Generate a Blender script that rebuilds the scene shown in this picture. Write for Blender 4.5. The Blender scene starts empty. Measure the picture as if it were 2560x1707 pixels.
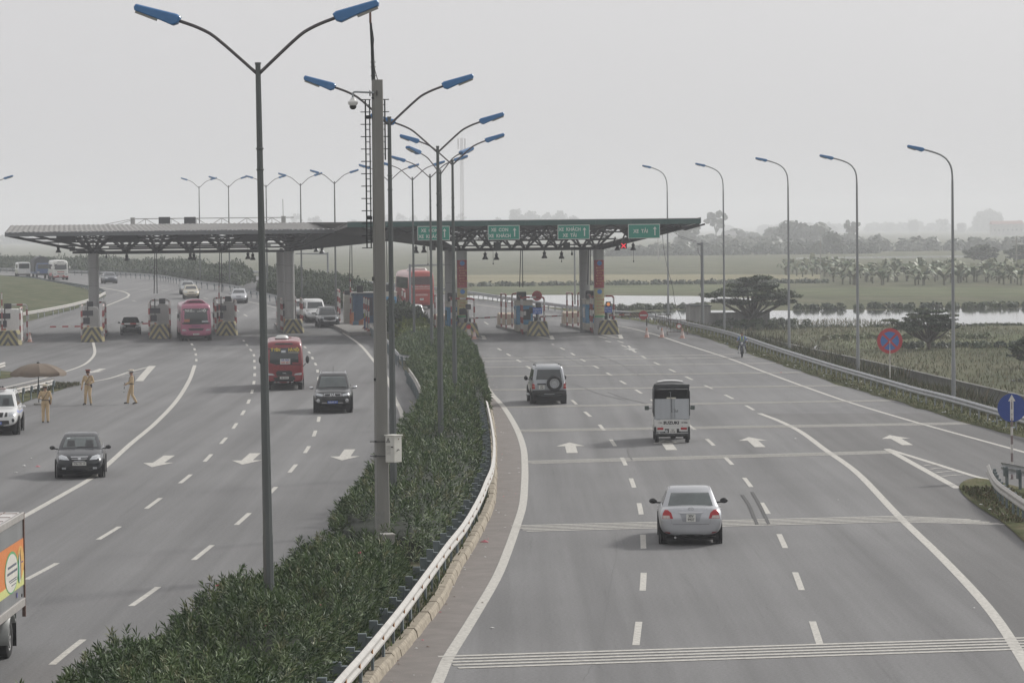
import bpy, bmesh, math, random
import numpy as np
from mathutils import Vector, Matrix
from mathutils.bvhtree import BVHTree
random.seed(7)
rng = np.random.default_rng(7)
SC = bpy.context.scene
COL = SC.collection
PI = math.pi
R = math.radians
# ------------------------------------------------------------------ camera
YS = 1.99
FPX, CXP, CYP = 4080.0 * YS, 1280.0, 853.5          # focal length and centre in photograph pixels
CAM_H = 8.5
PITCH = math.atan(284.0 / FPX)
ROLL = 0.0105
_cp, _sp, _cr, _sr = math.cos(PITCH), math.sin(PITCH), math.cos(ROLL), math.sin(ROLL)
AX_F = Vector((0, _cp, -_sp))
_U0 = Vector((0, _sp, _cp)); _R0 = Vector((1, 0, 0))
AX_R = _R0 * _cr - _U0 * _sr
AX_U = _R0 * _sr + _U0 * _cr
CAM_P = Vector((0, 0, CAM_H))
cam_d = bpy.data.cameras.new('camera')
cam_d.sensor_width = 36.0
cam_d.lens = FPX / 2560.0 * 36.0
cam_d.clip_start = 0.5
cam_d.clip_end = 40000
cam = bpy.data.objects.new('camera', cam_d)
COL.objects.link(cam)
_m = Matrix(((AX_R.x, AX_U.x, -AX_F.x, 0), (AX_R.y, AX_U.y, -AX_F.y, 0), (AX_R.z, AX_U.z, -AX_F.z, CAM_H), (0, 0, 0, 1)))
cam.matrix_world = _m
SC.camera = cam
# ------------------------------------------------------------------ world, sun, exposure
SUN_EL, SUN_AZ = R(32), R(48)                  # azimuth clockwise from +Y: sun to the right, slightly ahead
W = bpy.data.worlds.new("World")
SC.world = W
W.use_nodes = True
_wn, _wl = W.node_tree.nodes, W.node_tree.links
_wn.clear()
_sky = _wn.new('ShaderNodeTexSky')
_sky.sky_type = 'NISHITA'
_sky.sun_disc = False
_sky.sun_elevation = SUN_EL
_sky.sun_rotation = SUN_AZ
_sky.air_density = 1.0
_sky.dust_density = 6.0
_sky.ozone_density = 0.6
_hsv = _wn.new('ShaderNodeHueSaturation')
_hsv.inputs['Saturation'].default_value = 0.06
_mx = _wn.new('ShaderNodeMixRGB')
_mx.inputs[0].default_value = 0.78             # the even white veil of a hazy overcast day
_mx.inputs[2].default_value = (6.48, 6.40, 6.48, 1)
_bg = _wn.new('ShaderNodeBackground')
_bg.inputs['Strength'].default_value = 0.10
_wo = _wn.new('ShaderNodeOutputWorld')
_wl.new(_sky.outputs[0], _hsv.inputs['Color'])
_wl.new(_hsv.outputs[0], _mx.inputs[1])
_wl.new(_mx.outputs[0], _bg.inputs['Color'])
_wl.new(_bg.outputs[0], _wo.inputs['Surface'])
sun_d = bpy.data.lights.new('sun', 'SUN')
sun_d.energy = 2.4
sun_d.angle = R(8)
sun_d.color = (1.0, 0.97, 0.92)
sun = bpy.data.objects.new('sun', sun_d)
COL.objects.link(sun)
_sd = Vector((math.sin(SUN_AZ) * math.cos(SUN_EL), math.cos(SUN_AZ) * math.cos(SUN_EL), math.sin(SUN_EL)))
sun.rotation_euler = _sd.to_track_quat('Z', 'Y').to_euler()
SC.view_settings.view_transform = 'Standard'
SC.view_settings.look = 'None'
SC.view_settings.exposure = 0.22
SC.view_settings.gamma = 1.0
SC.view_settings.use_curve_mapping = False
SC.render.engine = 'CYCLES'
SC.cycles.max_bounces = 6
SC.cycles.diffuse_bounces = 3
SC.cycles.glossy_bounces = 3
SC.cycles.transparent_max_bounces = 8
SC.cycles.volume_bounces = 2
SC.cycles.use_denoising = True
HAZE_DENSITY = 0.00041
# ------------------------------------------------------------------ pixel -> place helpers
def ray(px, py):
 return AX_F * FPX + AX_R * (px - CXP) - AX_U * (py - CYP)
def zr(y):
 """the road climbs a little beyond the toll plaza"""
 t = min(1.0, max(0.0, (y - 283.0) / 139.0))
 return 2.0 * (1 - (1 - t) ** 2)
def G(px, py, z=0.0):
 d = ray(px, py)
 h = z
 for _ in range(30 if z > -1 else 1):
  p = CAM_P + d * ((h - CAM_H) / d.z)
  h = h * .4 + .6 * (z + zr(p.y)) if z > -1 else z
 return Vector((p.x, p.y, h))
def atr(px, py, Y):
 d = ray(px, py)
 return CAM_P + d * (Y / d.y)
def at(px, py, D):
 """distances D were first paced out in units of 1.99 m"""
 return atr(px, py, D * YS)
# ------------------------------------------------------------------ materials
MATS = {}
def M(name, col, rough=0.6, metal=0.0, var=0.12, scale=6.0, bump=0.0, bscale=40.0, coat=0.0, emit=None, spec=0.5, streak=False, col2=None):
 if name in MATS:
  return MATS[name]
 m = bpy.data.materials.new(name)
 m.use_nodes = True
 n, l = m.node_tree.nodes, m.node_tree.links
 b = n['Principled BSDF']
 b.inputs['Roughness'].default_value = rough
 b.inputs['Metallic'].default_value = metal
 b.inputs['Specular IOR Level'].default_value = spec
 b.inputs['Coat Weight'].default_value = coat
 b.inputs['Coat Roughness'].default_value = 0.08
 tc = n.new('ShaderNodeTexCoord')
 src = tc.outputs['Object']
 if streak:
  mp = n.new('ShaderNodeMapping')
  mp.inputs['Scale'].default_value = (1, 1, 0.12)
  l.new(src, mp.inputs[0])
  src = mp.outputs[0]
 if var > 0 or col2:
  nz = n.new('ShaderNodeTexNoise')
  nz.inputs['Scale'].default_value = scale
  nz.inputs['Detail'].default_value = 5
  nz.inputs['Roughness'].default_value = 0.65
  l.new(src, nz.inputs['Vector'])
  rp = n.new('ShaderNodeValToRGB')
  rp.color_ramp.elements[0].position = 0.3
  rp.color_ramp.elements[1].position = 0.7
  a = [max(0, c * (1 - var)) for c in col]
  c2 = col2 or [min(1, c * (1 + var)) for c in col]
  rp.color_ramp.elements[0].color = (*a, 1)
  rp.color_ramp.elements[1].color = (*c2, 1)
  l.new(nz.outputs['Fac'], rp.inputs[0])
  l.new(rp.outputs[0], b.inputs['Base Color'])
 else:
  b.inputs['Base Color'].default_value = (*col, 1)
 if bump > 0:
  nb = n.new('ShaderNodeTexNoise')
  nb.inputs['Scale'].default_value = bscale
  nb.inputs['Detail'].default_value = 4
  l.new(tc.outputs['Object'], nb.inputs['Vector'])
  bp = n.new('ShaderNodeBump')
  bp.inputs['Strength'].default_value = bump
  bp.inputs['Distance'].default_value = 0.03
  l.new(nb.outputs['Fac'], bp.inputs['Height'])
  l.new(bp.outputs[0], b.inputs['Normal'])
 if emit:
  b.inputs['Emission Color'].default_value = (*emit[0], 1)
  b.inputs['Emission Strength'].default_value = emit[1]
 MATS[name] = m
 return m
def stripes(name, c1, c2, period, axis='Z', skew=None, duty=0.5, rough=0.5, dirt=0.2):
 """paint in two colours: bands along an axis, or chevrons when skew is set (bands of z + |x| * skew)"""
 if name in MATS:
  return MATS[name]
 m = bpy.data.materials.new(name)
 m.use_nodes = True
 n, l = m.node_tree.nodes, m.node_tree.links
 b = n['Principled BSDF']
 b.inputs['Roughness'].default_value = rough
 tc = n.new('ShaderNodeTexCoord')
 sx = n.new('ShaderNodeSeparateXYZ')
 l.new(tc.outputs['Object'], sx.inputs[0])
 src = sx.outputs[axis]
 if skew is not None:
  ab = n.new('ShaderNodeMath'); ab.operation = 'ABSOLUTE' if skew[1] else 'ADD'
  ab.inputs[1].default_value = 0
  l.new(sx.outputs['X'], ab.inputs[0])
  mu = n.new('ShaderNodeMath'); mu.operation = 'MULTIPLY_ADD'
  mu.inputs[1].default_value = skew[0]
  l.new(ab.outputs[0], mu.inputs[0])
  l.new(sx.outputs['Z'], mu.inputs[2])
  src = mu.outputs[0]
 dv = n.new('ShaderNodeMath'); dv.operation = 'DIVIDE'; dv.inputs[1].default_value = period
 l.new(src, dv.inputs[0])
 fr = n.new('ShaderNodeMath'); fr.operation = 'FRACT'
 l.new(dv.outputs[0], fr.inputs[0])
 lt = n.new('ShaderNodeMath'); lt.operation = 'LESS_THAN'; lt.inputs[1].default_value = duty
 l.new(fr.outputs[0], lt.inputs[0])
 mx = n.new('ShaderNodeMixRGB')
 mx.inputs[1].default_value = (*c1, 1)
 mx.inputs[2].default_value = (*c2, 1)
 l.new(lt.outputs[0], mx.inputs[0])
 nz = n.new('ShaderNodeTexNoise'); nz.inputs['Scale'].default_value = 4; nz.inputs['Detail'].default_value = 6
 l.new(tc.outputs['Object'], nz.inputs['Vector'])
 rp = n.new('ShaderNodeMapRange'); rp.inputs[1].default_value = 0.35; rp.inputs[2].default_value = 0.75
 rp.inputs[3].default_value = 0; rp.inputs[4].default_value = dirt
 l.new(nz.outputs['Fac'], rp.inputs[0])
 m2 = n.new('ShaderNodeMixRGB')
 m2.inputs[2].default_value = (0.12, 0.11, 0.10, 1)
 l.new(rp.outputs[0], m2.inputs[0])
 l.new(mx.outputs[0], m2.inputs[1])
 l.new(m2.outputs[0], b.inputs['Base Color'])
 MATS[name] = m
 return m
# ------------------------------------------------------------------ mesh builder
class MB:
 def __init__(s, T=None):
  s.v, s.f, s.m, s.T = [], [], [], T
 def add(s, vs, fs, mi=0):
  o = len(s.v)
  if s.T is not None:
   vs = [s.T @ Vector(p) for p in vs]
  s.v.extend([tuple(p) for p in vs])
  s.f.extend([tuple(i + o for i in f) for f in fs])
  s.m.extend([mi] * len(fs))
  return s
 def box(s, c, d, mi=0, rz=0.0, rx=0.0, ry=0.0, top=1.0):
  hx, hy, hz = d[0] / 2, d[1] / 2, d[2] / 2
  p = [(-hx, -hy, -hz), (hx, -hy, -hz), (hx, hy, -hz), (-hx, hy, -hz),
    (-hx * top, -hy * top, hz), (hx * top, -hy * top, hz), (hx * top, hy * top, hz), (-hx * top, hy * top, hz)]
  if rz or rx or ry:
   rot = Matrix.Rotation(rz, 3, 'Z') @ Matrix.Rotation(ry, 3, 'Y') @ Matrix.Rotation(rx, 3, 'X')
   p = [rot @ Vector(q) for q in p]
  p = [(q[0] + c[0], q[1] + c[1], q[2] + c[2]) for q in p]
  return s.add(p, [(0, 3, 2, 1), (4, 5, 6, 7), (0, 1, 5, 4), (1, 2, 6, 5), (2, 3, 7, 6), (3, 0, 4, 7)], mi)
 def bar(s, a, b, w, h, mi=0, up=(0, 0, 1)):
  a, b = Vector(a), Vector(b)
  d = (b - a)
  L = d.length
  if L < 1e-6:
   return s
  d /= L
  u = Vector(up)
  if abs(d.dot(u)) > 0.99:
   u = Vector((0, 1, 0))
  x = d.cross(u).normalized()
  z = x.cross(d).normalized()
  p = []
  for q in (a, b):
   for sx, sz in ((-1, -1), (1, -1), (1, 1), (-1, 1)):
    p.append(q + x * (sx * w / 2) + z * (sz * h / 2))
  return s.add(p, [(0, 1, 2, 3), (7, 6, 5, 4), (0, 4, 5, 1), (1, 5, 6, 2), (2, 6, 7, 3), (3, 7, 4, 0)], mi)
 def tube(s, pts, r, n=8, mi=0, caps=True):
  pts = [Vector(p) for p in pts]
  k = len(pts)
  rr = r if isinstance(r, (list, tuple)) else [r] * k
  t0 = (pts[1] - pts[0]).normalized()
  u = Vector((0, 0, 1)) if abs(t0.z) < 0.9 else Vector((1, 0, 0))
  x = t0.cross(u).normalized()
  vs, fs = [], []
  for i, p in enumerate(pts):
   t = (pts[min(i + 1, k - 1)] - pts[max(i - 1, 0)]).normalized()
   x = (x - t * x.dot(t))
   x = x.normalized() if x.length > 1e-6 else t.orthogonal().normalized()
   y = t.cross(x)
   for j in range(n):
    a = 2 * PI * (j + 0.5) / n
    vs.append(p + (x * math.cos(a) + y * math.sin(a)) * rr[i])
  for i in range(k - 1):
   for j in range(n):
    j2 = (j + 1) % n
    fs.append((i * n + j, i * n + j2, (i + 1) * n + j2, (i + 1) * n + j))
  if caps:
   fs.append(tuple(range(n))[::-1])
   fs.append(tuple((k - 1) * n + j for j in range(n)))
  return s.add(vs, fs, mi)
 def lathe(s, prof, c=(0, 0, 0), n=16, mi=0, axis='Z', caps=False):
  vs, fs = [], []
  k = len(prof)
  for r, z in prof:
   for j in range(n):
    a = 2 * PI * j / n
    p = (r * math.cos(a), r * math.sin(a), z)
    if axis == 'X':
     p = (z, p[0], p[1])
    elif axis == 'Y':
     p = (p[1], z, p[0])
    vs.append((p[0] + c[0], p[1] + c[1], p[2] + c[2]))
  for i in range(k - 1):
   for j in range(n):
    j2 = (j + 1) % n
    fs.append((i * n + j, i * n + j2, (i + 1) * n + j2, (i + 1) * n + j))
  if caps:
   fs.append(tuple(range(n))[::-1])
   fs.append(tuple((k - 1) * n + j for j in range(n)))
  return s.add(vs, fs, mi)
 def prism(s, poly, a, b, axis='Z', mi=0):
  def P(q, h):
   return {'Z': (q[0], q[1], h), 'Y': (q[0], h, q[1]), 'X': (h, q[0], q[1])}[axis]
  n = len(poly)
  vs = [P(q, a) for q in poly] + [P(q, b) for q in poly]
  fs = [tuple(range(n))[::-1], tuple(range(n, 2 * n))]
  for i in range(n):
   j = (i + 1) % n
   fs.append((i, j, n + j, n + i))
  return s.add(vs, fs, mi)
 def loft(s, rings, caps=True, mi=0, closed=True):
  n = len(rings[0])
  vs = [p for r in rings for p in r]
  fs = []
  for i in range(len(rings) - 1):
   for j in range(n if closed else n - 1):
    j2 = (j + 1) % n
    fs.append((i * n + j, i * n + j2, (i + 1) * n + j2, (i + 1) * n + j))
  if caps:
   fs.append(tuple(range(n))[::-1])
   fs.append(tuple((len(rings) - 1) * n + j for j in range(n)))
  return s.add(vs, fs, mi)
 def quad(s, a, b, c, d, mi=0):
  return s.add([a, b, c, d], [(0, 1, 2, 3)], mi)
 def ball(s, c, r, n=10, k=6, mi=0, sc=(1, 1, 1)):
  prof = [(max(1e-4, math.sin(PI * i / k)), -math.cos(PI * i / k)) for i in range(k + 1)]
  o = len(s.v)
  t = s.T
  s.T = None
  s.lathe(prof, (0, 0, 0), n, mi)
  s.T = t
  for i in range(o, len(s.v)):
   p = s.v[i]
   q = Vector((c[0] + p[0] * r * sc[0], c[1] + p[1] * r * sc[1], c[2] + p[2] * r * sc[2]))
   s.v[i] = tuple(t @ q if t is not None else q)
  return s
 def build(s, name, mats, parent=None, smooth=False, bevel=0.0, sub=0, fixn=True, loc=None, rot=None):
  me = bpy.data.meshes.new(name)
  me.from_pydata(s.v, [], s.f)
  if not isinstance(mats, (list, tuple)):
   mats = [mats]
  for m in mats:
   me.materials.append(m)
  if len(mats) > 1:
   me.polygons.foreach_set('material_index', s.m)
  if fixn and len(s.f) < 60000:
   bm = bmesh.new(); bm.from_mesh(me)
   bmesh.ops.recalc_face_normals(bm, faces=bm.faces)
   bm.to_mesh(me); bm.free()
  if smooth:
   me.polygons.foreach_set('use_smooth', [True] * len(me.polygons))
   if smooth is not True:
    me.set_sharp_from_angle(angle=R(smooth))
  me.update()
  o = bpy.data.objects.new(name, me)
  COL.objects.link(o)
  if parent is not None:
   o.parent = parent
  if loc is not None:
   o.location = loc
  if rot is not None:
   o.rotation_euler = rot
  if bevel:
   md = o.modifiers.new('bevel', 'BEVEL')
   md.width = bevel; md.segments = 2; md.limit_method = 'ANGLE'; md.angle_limit = R(40)
   md.use_clamp_overlap = True
  if sub:
   md = o.modifiers.new('sub', 'SUBSURF')
   md.levels = sub; md.render_levels = sub
  return o
def mesh_np(name, verts, faces, mats, parent=None, midx=None, smooth=False):
 """fast mesh from numpy arrays: verts (N,3), faces (F,4) or (F,3)"""
 verts = np.ascontiguousarray(verts, dtype=np.float32)
 faces = np.ascontiguousarray(faces, dtype=np.int32)
 me = bpy.data.meshes.new(name)
 me.vertices.add(len(verts))
 me.vertices.foreach_set('co', verts.ravel())
 k = faces.shape[1]
 me.loops.add(faces.size)
 me.loops.foreach_set('vertex_index', faces.ravel())
 me.polygons.add(len(faces))
 me.polygons.foreach_set('loop_start', np.arange(len(faces), dtype=np.int32) * k)
 me.polygons.foreach_set('loop_total', np.full(len(faces), k, dtype=np.int32))
 if not isinstance(mats, (list, tuple)):
  mats = [mats]
 for m in mats:
  me.materials.append(m)
 if midx is not None:
  me.polygons.foreach_set('material_index', np.ascontiguousarray(midx, dtype=np.int32))
 if smooth:
  me.polygons.foreach_set('use_smooth', np.ones(len(faces), dtype=bool))
 me.update(calc_edges=True)
 o = bpy.data.objects.new(name, me)
 COL.objects.link(o)
 if parent is not None:
  o.parent = parent
 return o
def tag(o, label=None, cat=None, group=None, kind=None):
 if label: o['label'] = label
 if cat: o['category'] = cat
 if group: o['group'] = group
 if kind: o['kind'] = kind
 return o
def thing(name, label, cat, loc=(0, 0, 0), rz=0.0, group=None):
 o = bpy.data.objects.new(name, None)
 o.empty_display_size = 0.3
 COL.objects.link(o)
 o.location = loc
 o.rotation_euler = (0, 0, rz)
 return tag(o, label, cat, group)
def struct(o):
 o['kind'] = 'structure'
 return o
KIDS = {}
def dup(root, loc, rz, label, group=None, scale=None):
 r = root.copy(); COL.objects.link(r)
 r.location = loc; r.rotation_euler = (0, 0, rz)
 r['label'] = label
 if group: r['group'] = group
 if scale: r.scale = scale if not isinstance(scale, (int, float)) else (scale,) * 3
 for ch in list(root.children):
  c = ch.copy(); COL.objects.link(c); c.parent = r
  for g in list(ch.children):
   d = g.copy(); COL.objects.link(d); d.parent = c
 return r
def share(o, parent, loc=None, rot=None, scale=None):
 """another part with the same mesh"""
 c = o.copy(); COL.objects.link(c); c.parent = parent
 if loc is not None: c.location = loc
 if rot is not None: c.rotation_euler = rot
 if scale is not None: c.scale = scale
 return c
def text_part(name, body, size, mat, parent, loc, rot, align='CENTER', bold=0.0, sx=1.0, extrude=0.002):
 cu = bpy.data.curves.new(name, 'FONT')
 cu.body = body
 cu.size = size
 cu.align_x = align
 cu.align_y = 'CENTER'
 cu.offset = bold
 cu.extrude = extrude
 cu.resolution_u = 2
 o = bpy.data.objects.new(name, cu)
 COL.objects.link(o)
 dg = bpy.context.evaluated_depsgraph_get()
 me = bpy.data.meshes.new_from_object(o.evaluated_get(dg))
 bpy.data.objects.remove(o)
 bpy.data.curves.remove(cu)
 me.materials.clear(); me.materials.append(mat)
 q = bpy.data.objects.new(name, me)
 COL.objects.link(q)
 q.parent = parent
 q.location = loc
 q.rotation_euler = rot
 q.scale = (sx, 1, 1)
 return q
def eval_mesh(o):
 dg = bpy.context.evaluated_depsgraph_get()
 dg.update()
 return bpy.data.meshes.new_from_object(o.evaluated_get(dg))
def apply_mods(o):
 me = eval_mesh(o)
 o.modifiers.clear()
 o.data = me
 return o
def bvh_of(o):
 me = o.data
 return BVHTree.FromPolygons([v.co.copy() for v in me.vertices], [tuple(p.vertices) for p in me.polygons])
def patch(bvh, outline, side, name, mat, parent, off=0.006, rings=3, sub=3, back=0.02, smooth=True):
 """a pane, lamp or panel that lies on a body: the outline (x,z) or (y,z) is carried onto the body from one side"""
 ax, sg = side[1], (1 if side[0] == '+' else -1)
 pts = []
 n0 = len(outline)
 for i in range(n0):
  a, b = outline[i], outline[(i + 1) % n0]
  for k in range(sub):
   t = k / sub
   pts.append((a[0] + (b[0] - a[0]) * t, a[1] + (b[1] - a[1]) * t))
 n = len(pts)
 c = (sum(p[0] for p in pts) / n, sum(p[1] for p in pts) / n)
 lv = []
 for k in range(rings):
  t = 1 - k / rings
  lv.append([(c[0] + (p[0] - c[0]) * t, c[1] + (p[1] - c[1]) * t) for p in pts])
 def cast(q):
  if ax == 'Y':
   o, d = Vector((q[0], sg * 20, q[1])), Vector((0, -sg, 0))
  elif ax == 'X':
   o, d = Vector((sg * 20, q[0], q[1])), Vector((-sg, 0, 0))
  else:
   o, d = Vector((q[0], q[1], 20)), Vector((0, 0, -1))
  h = bvh.ray_cast(o, d)
  return (h[0], d) if h[0] is not None else (None, d)
 mid, d = cast(c)
 if mid is None:
  mid = Vector((0, 0, 0))
 mb = MB()
 vs = []
 for L in lv:
  for q in L:
   h, d = cast(q)
   if h is None:
    h = Vector((q[0], mid.y, q[1])) if ax == 'Y' else (Vector((mid.x, q[0], q[1])) if ax == 'X' else Vector((q[0], q[1], mid.z)))
   vs.append(h - d * off)
 vs.append(mid - d * off)
 fs = []
 for k in range(rings - 1):
  for i in range(n):
   j = (i + 1) % n
   fs.append((k * n + i, k * n + j, (k + 1) * n + j, (k + 1) * n + i))
 for i in range(n):
  fs.append(((rings - 1) * n + i, (rings - 1) * n + (i + 1) % n, rings * n))
 o0 = len(vs)
 for i in range(n):
  vs.append(vs[i] + d * back)
 for i in range(n):
  j = (i + 1) % n
  fs.append((i, o0 + i, o0 + j, j))
 mb.add(vs, fs)
 return mb.build(name, mat, parent, smooth=50 if smooth else False)
# ------------------------------------------------------------------ materials used all over
def soft_alpha(*a): pass
PAINT_W = M('road paint', (0.45, 0.435, 0.40), 0.8, var=0.30, scale=9.0, bump=0.1)
PAINT_OLD = M('worn road paint', (0.37, 0.365, 0.35), 0.85, var=0.25, scale=4.0)
STEEL = M('galvanised steel', (0.30, 0.32, 0.33), 0.45, 0.35, var=0.15, scale=3, streak=True)
STEEL_RAIL = M('weathered rail steel', (0.36, 0.37, 0.38), 0.45, 0.3, var=0.2, scale=2.5)
RAIL_CREAM = M('dusty pale rail', (0.40, 0.385, 0.36), 0.6, 0.0, var=0.15, scale=3)
POST_GREY = M('rail post grey', (0.13, 0.16, 0.17), 0.6, 0.2, var=0.15, scale=4)
POST_LIGHT = M('pale post grey', (0.27, 0.29, 0.31), 0.6, 0.1, var=0.15, scale=4)
REFL = M('amber reflector', (0.38, 0.15, 0.02), 0.35, var=0.1)
CONC = M('concrete', (0.30, 0.29, 0.27), 0.85, var=0.18, scale=2.5, bump=0.25, bscale=25)
CONC_POLE = M('spun concrete', (0.215, 0.212, 0.197), 0.85, var=0.16, scale=1.6, bump=0.15, bscale=30, streak=True)
KERB = M('old kerb stone', (0.30, 0.26, 0.20), 0.9, var=0.35, scale=5, bump=0.5, bscale=18)
POLE_M = M('lamp pole steel', (0.105, 0.115, 0.113), 0.5, 0.3, var=0.18, scale=1.5, streak=True)
ARM_M = M('lamp arm steel', (0.10, 0.092, 0.096), 0.5, 0.3, var=0.1)
BLUE_LAMP = M('blue lamp enamel', (0.035, 0.155, 0.36), 0.38, var=0.08, coat=0.3)
LAMP_GLASS = M('lamp glass', (0.30, 0.30, 0.27), 0.25, var=0.05)
BLACK = M('black plastic', (0.014, 0.015, 0.017), 0.5, var=0.1)
RUBBER = M('tyre rubber', (0.016, 0.016, 0.017), 0.85, var=0.2, scale=20)
DARKMETAL = M('dark steel', (0.035, 0.038, 0.04), 0.55, 0.3, var=0.15)
GLASS = M('dark car glass', (0.025, 0.032, 0.034), 0.06, var=0.0, spec=0.8)
GLASS_SEE = M('tinted glass', (0.07, 0.085, 0.085), 0.07, var=0.25, scale=1.8, spec=0.8)
CHROME = M('chrome', (0.62, 0.63, 0.64), 0.15, 0.9, var=0.0)
WHITE = M('white enamel', (0.68, 0.68, 0.66), 0.4, var=0.06, scale=3)
RED = M('red enamel', (0.42, 0.03, 0.03), 0.4, var=0.1)
BLUE = M('blue enamel', (0.03, 0.08, 0.32), 0.4, var=0.08)
YELLOW = M('yellow paint', (0.62, 0.44, 0.05), 0.5, var=0.1)
ORANGE = M('orange enamel', (0.42, 0.14, 0.05), 0.45, var=0.1)
def asphalt_material():
 m = bpy.data.materials.new('asphalt')
 m.use_nodes = True
 n, l = m.node_tree.nodes, m.node_tree.links
 b = n['Principled BSDF']
 b.inputs['Roughness'].default_value = 0.78
 b.inputs['Specular IOR Level'].default_value = 0.35
 tc = n.new('ShaderNodeTexCoord')
 def noise(scale, detail, mapping=None, rough=0.6):
  z = n.new('ShaderNodeTexNoise')
  z.inputs['Scale'].default_value = scale
  z.inputs['Detail'].default_value = detail
  z.inputs['Roughness'].default_value = rough
  if mapping:
   mp = n.new('ShaderNodeMapping'); mp.inputs['Scale'].default_value = mapping
   l.new(tc.outputs['Object'], mp.inputs[0]); l.new(mp.outputs[0], z.inputs['Vector'])
  else:
   l.new(tc.outputs['Object'], z.inputs['Vector'])
  return z.outputs['Fac']
 def rng_(fac, lo, hi, a=0.3, c=0.7):
  r = n.new('ShaderNodeMapRange')
  r.inputs[1].default_value = a; r.inputs[2].default_value = c
  r.inputs[3].default_value = lo; r.inputs[4].default_value = hi
  l.new(fac, r.inputs[0])
  return r.outputs[0]
 def mul(a, c):
  k = n.new('ShaderNodeMath'); k.operation = 'MULTIPLY'
  l.new(a, k.inputs[0]); l.new(c, k.inputs[1])
  return k.outputs[0]
 f = rng_(noise(0.03, 4), 0.80, 1.14)
 f = mul(f, rng_(noise(1.0, 5, (0.85, 0.011, 1)), 0.72, 1.14))     # tyre-worn lanes along the road
 f = mul(f, rng_(noise(0.5, 6, (1, 0.12, 1)), 0.90, 1.08))
 f = mul(f, rng_(noise(14.0, 3, None, 0.85), 0.76, 1.24))
 f = mul(f, rng_(noise(3.0, 8, (1, 0.025, 1), 0.75), 0.76, 1.0, 0.28, 0.42))   # scattered oil and rubber marks
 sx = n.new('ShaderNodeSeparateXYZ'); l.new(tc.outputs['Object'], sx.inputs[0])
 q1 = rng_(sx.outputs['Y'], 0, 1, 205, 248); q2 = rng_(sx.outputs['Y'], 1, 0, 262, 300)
 st_ = mul(mul(q1, q2), rng_(noise(0.35, 5, (1, 0.2, 1)), 0.15, 1.0, 0.35, 0.6))  # oily toll lanes, painted dark to deepen the canopy shade as well
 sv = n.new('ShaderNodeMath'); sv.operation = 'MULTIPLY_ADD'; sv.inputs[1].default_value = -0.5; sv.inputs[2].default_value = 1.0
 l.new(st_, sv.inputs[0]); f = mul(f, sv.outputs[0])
 rp = n.new('ShaderNodeMixRGB')
 rp.inputs[1].default_value = (0, 0, 0, 1)
 rp.inputs[2].default_value = (0.168, 0.165, 0.163, 1)
 l.new(f, rp.inputs[0])
 sc = n.new('ShaderNodeVectorMath'); sc.operation = 'SCALE'
 sc.inputs[0].default_value = (0.166, 0.165, 0.166)
 l.new(f, sc.inputs['Scale'])
 l.new(sc.outputs[0], b.inputs['Base Color'])
 n.remove(rp)
 bp = n.new('ShaderNodeBump'); bp.inputs['Strength'].default_value = 0.35; bp.inputs['Distance'].default_value = 0.01
 nz = n.new('ShaderNodeTexNoise'); nz.inputs['Scale'].default_value = 45; nz.inputs['Detail'].default_value = 3
 l.new(tc.outputs['Object'], nz.inputs['Vector']); l.new(nz.outputs['Fac'], bp.inputs['Height'])
 l.new(bp.outputs[0], b.inputs['Normal'])
 return m
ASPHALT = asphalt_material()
def grass_material(name, c1, c2, c3, scale=0.6):
 m = bpy.data.materials.new(name)
 m.use_nodes = True
 n, l = m.node_tree.nodes, m.node_tree.links
 b = n['Principled BSDF']
 b.inputs['Roughness'].default_value = 0.95
 b.inputs['Specular IOR Level'].default_value = 0.1
 tc = n.new('ShaderNodeTexCoord')
 a = n.new('ShaderNodeTexNoise'); a.inputs['Scale'].default_value = scale; a.inputs['Detail'].default_value = 8; a.inputs['Roughness'].default_value = 0.7
 mp = n.new('ShaderNodeMapping'); mp.inputs['Scale'].default_value = (1, 0.45, 1)
 l.new(tc.outputs['Object'], mp.inputs[0]); l.new(mp.outputs[0], a.inputs['Vector'])
 r = n.new('ShaderNodeValToRGB')
 r.color_ramp.elements[0].position = 0.32; r.color_ramp.elements[0].color = (*c1, 1)
 r.color_ramp.elements[1].position = 0.68; r.color_ramp.elements[1].color = (*c3, 1)
 e = r.color_ramp.elements.new(0.5); e.color = (*c2, 1)
 l.new(a.outputs['Fac'], r.inputs[0])
 l.new(r.outputs[0], b.inputs['Base Color'])
 z = n.new('ShaderNodeTexNoise'); z.inputs['Scale'].default_value = 9; z.inputs['Detail'].default_value = 6
 l.new(tc.outputs['Object'], z.inputs['Vector'])
 bp = n.new('ShaderNodeBump'); bp.inputs['Strength'].default_value = 0.9; bp.inputs['Distance'].default_value = 0.12
 l.new(z.outputs['Fac'], bp.inputs['Height']); l.new(bp.outputs[0], b.inputs['Normal'])
 return m
GRASS = grass_material('verge grass', (0.045, 0.055, 0.02), (0.085, 0.095, 0.04), (0.15, 0.13, 0.075), 0.9)
GRASS_SOFT = grass_material('bank grass', (0.06, 0.075, 0.038), (0.095, 0.105, 0.058), (0.14, 0.135, 0.085), 0.5)
FIELD = grass_material('rough field', (0.065, 0.075, 0.04), (0.10, 0.105, 0.06), (0.15, 0.14, 0.09), 0.12)
FIELD_TAN = grass_material('stubble field', (0.19, 0.17, 0.10), (0.23, 0.21, 0.13), (0.27, 0.25, 0.16), 0.08)
FIELD_GREEN = grass_material('green field', (0.075, 0.09, 0.045), (0.11, 0.125, 0.065), (0.15, 0.155, 0.09), 0.1)
REEDS = grass_material('dark reeds', (0.035, 0.05, 0.022), (0.055, 0.07, 0.03), (0.09, 0.09, 0.045), 0.5)
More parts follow.
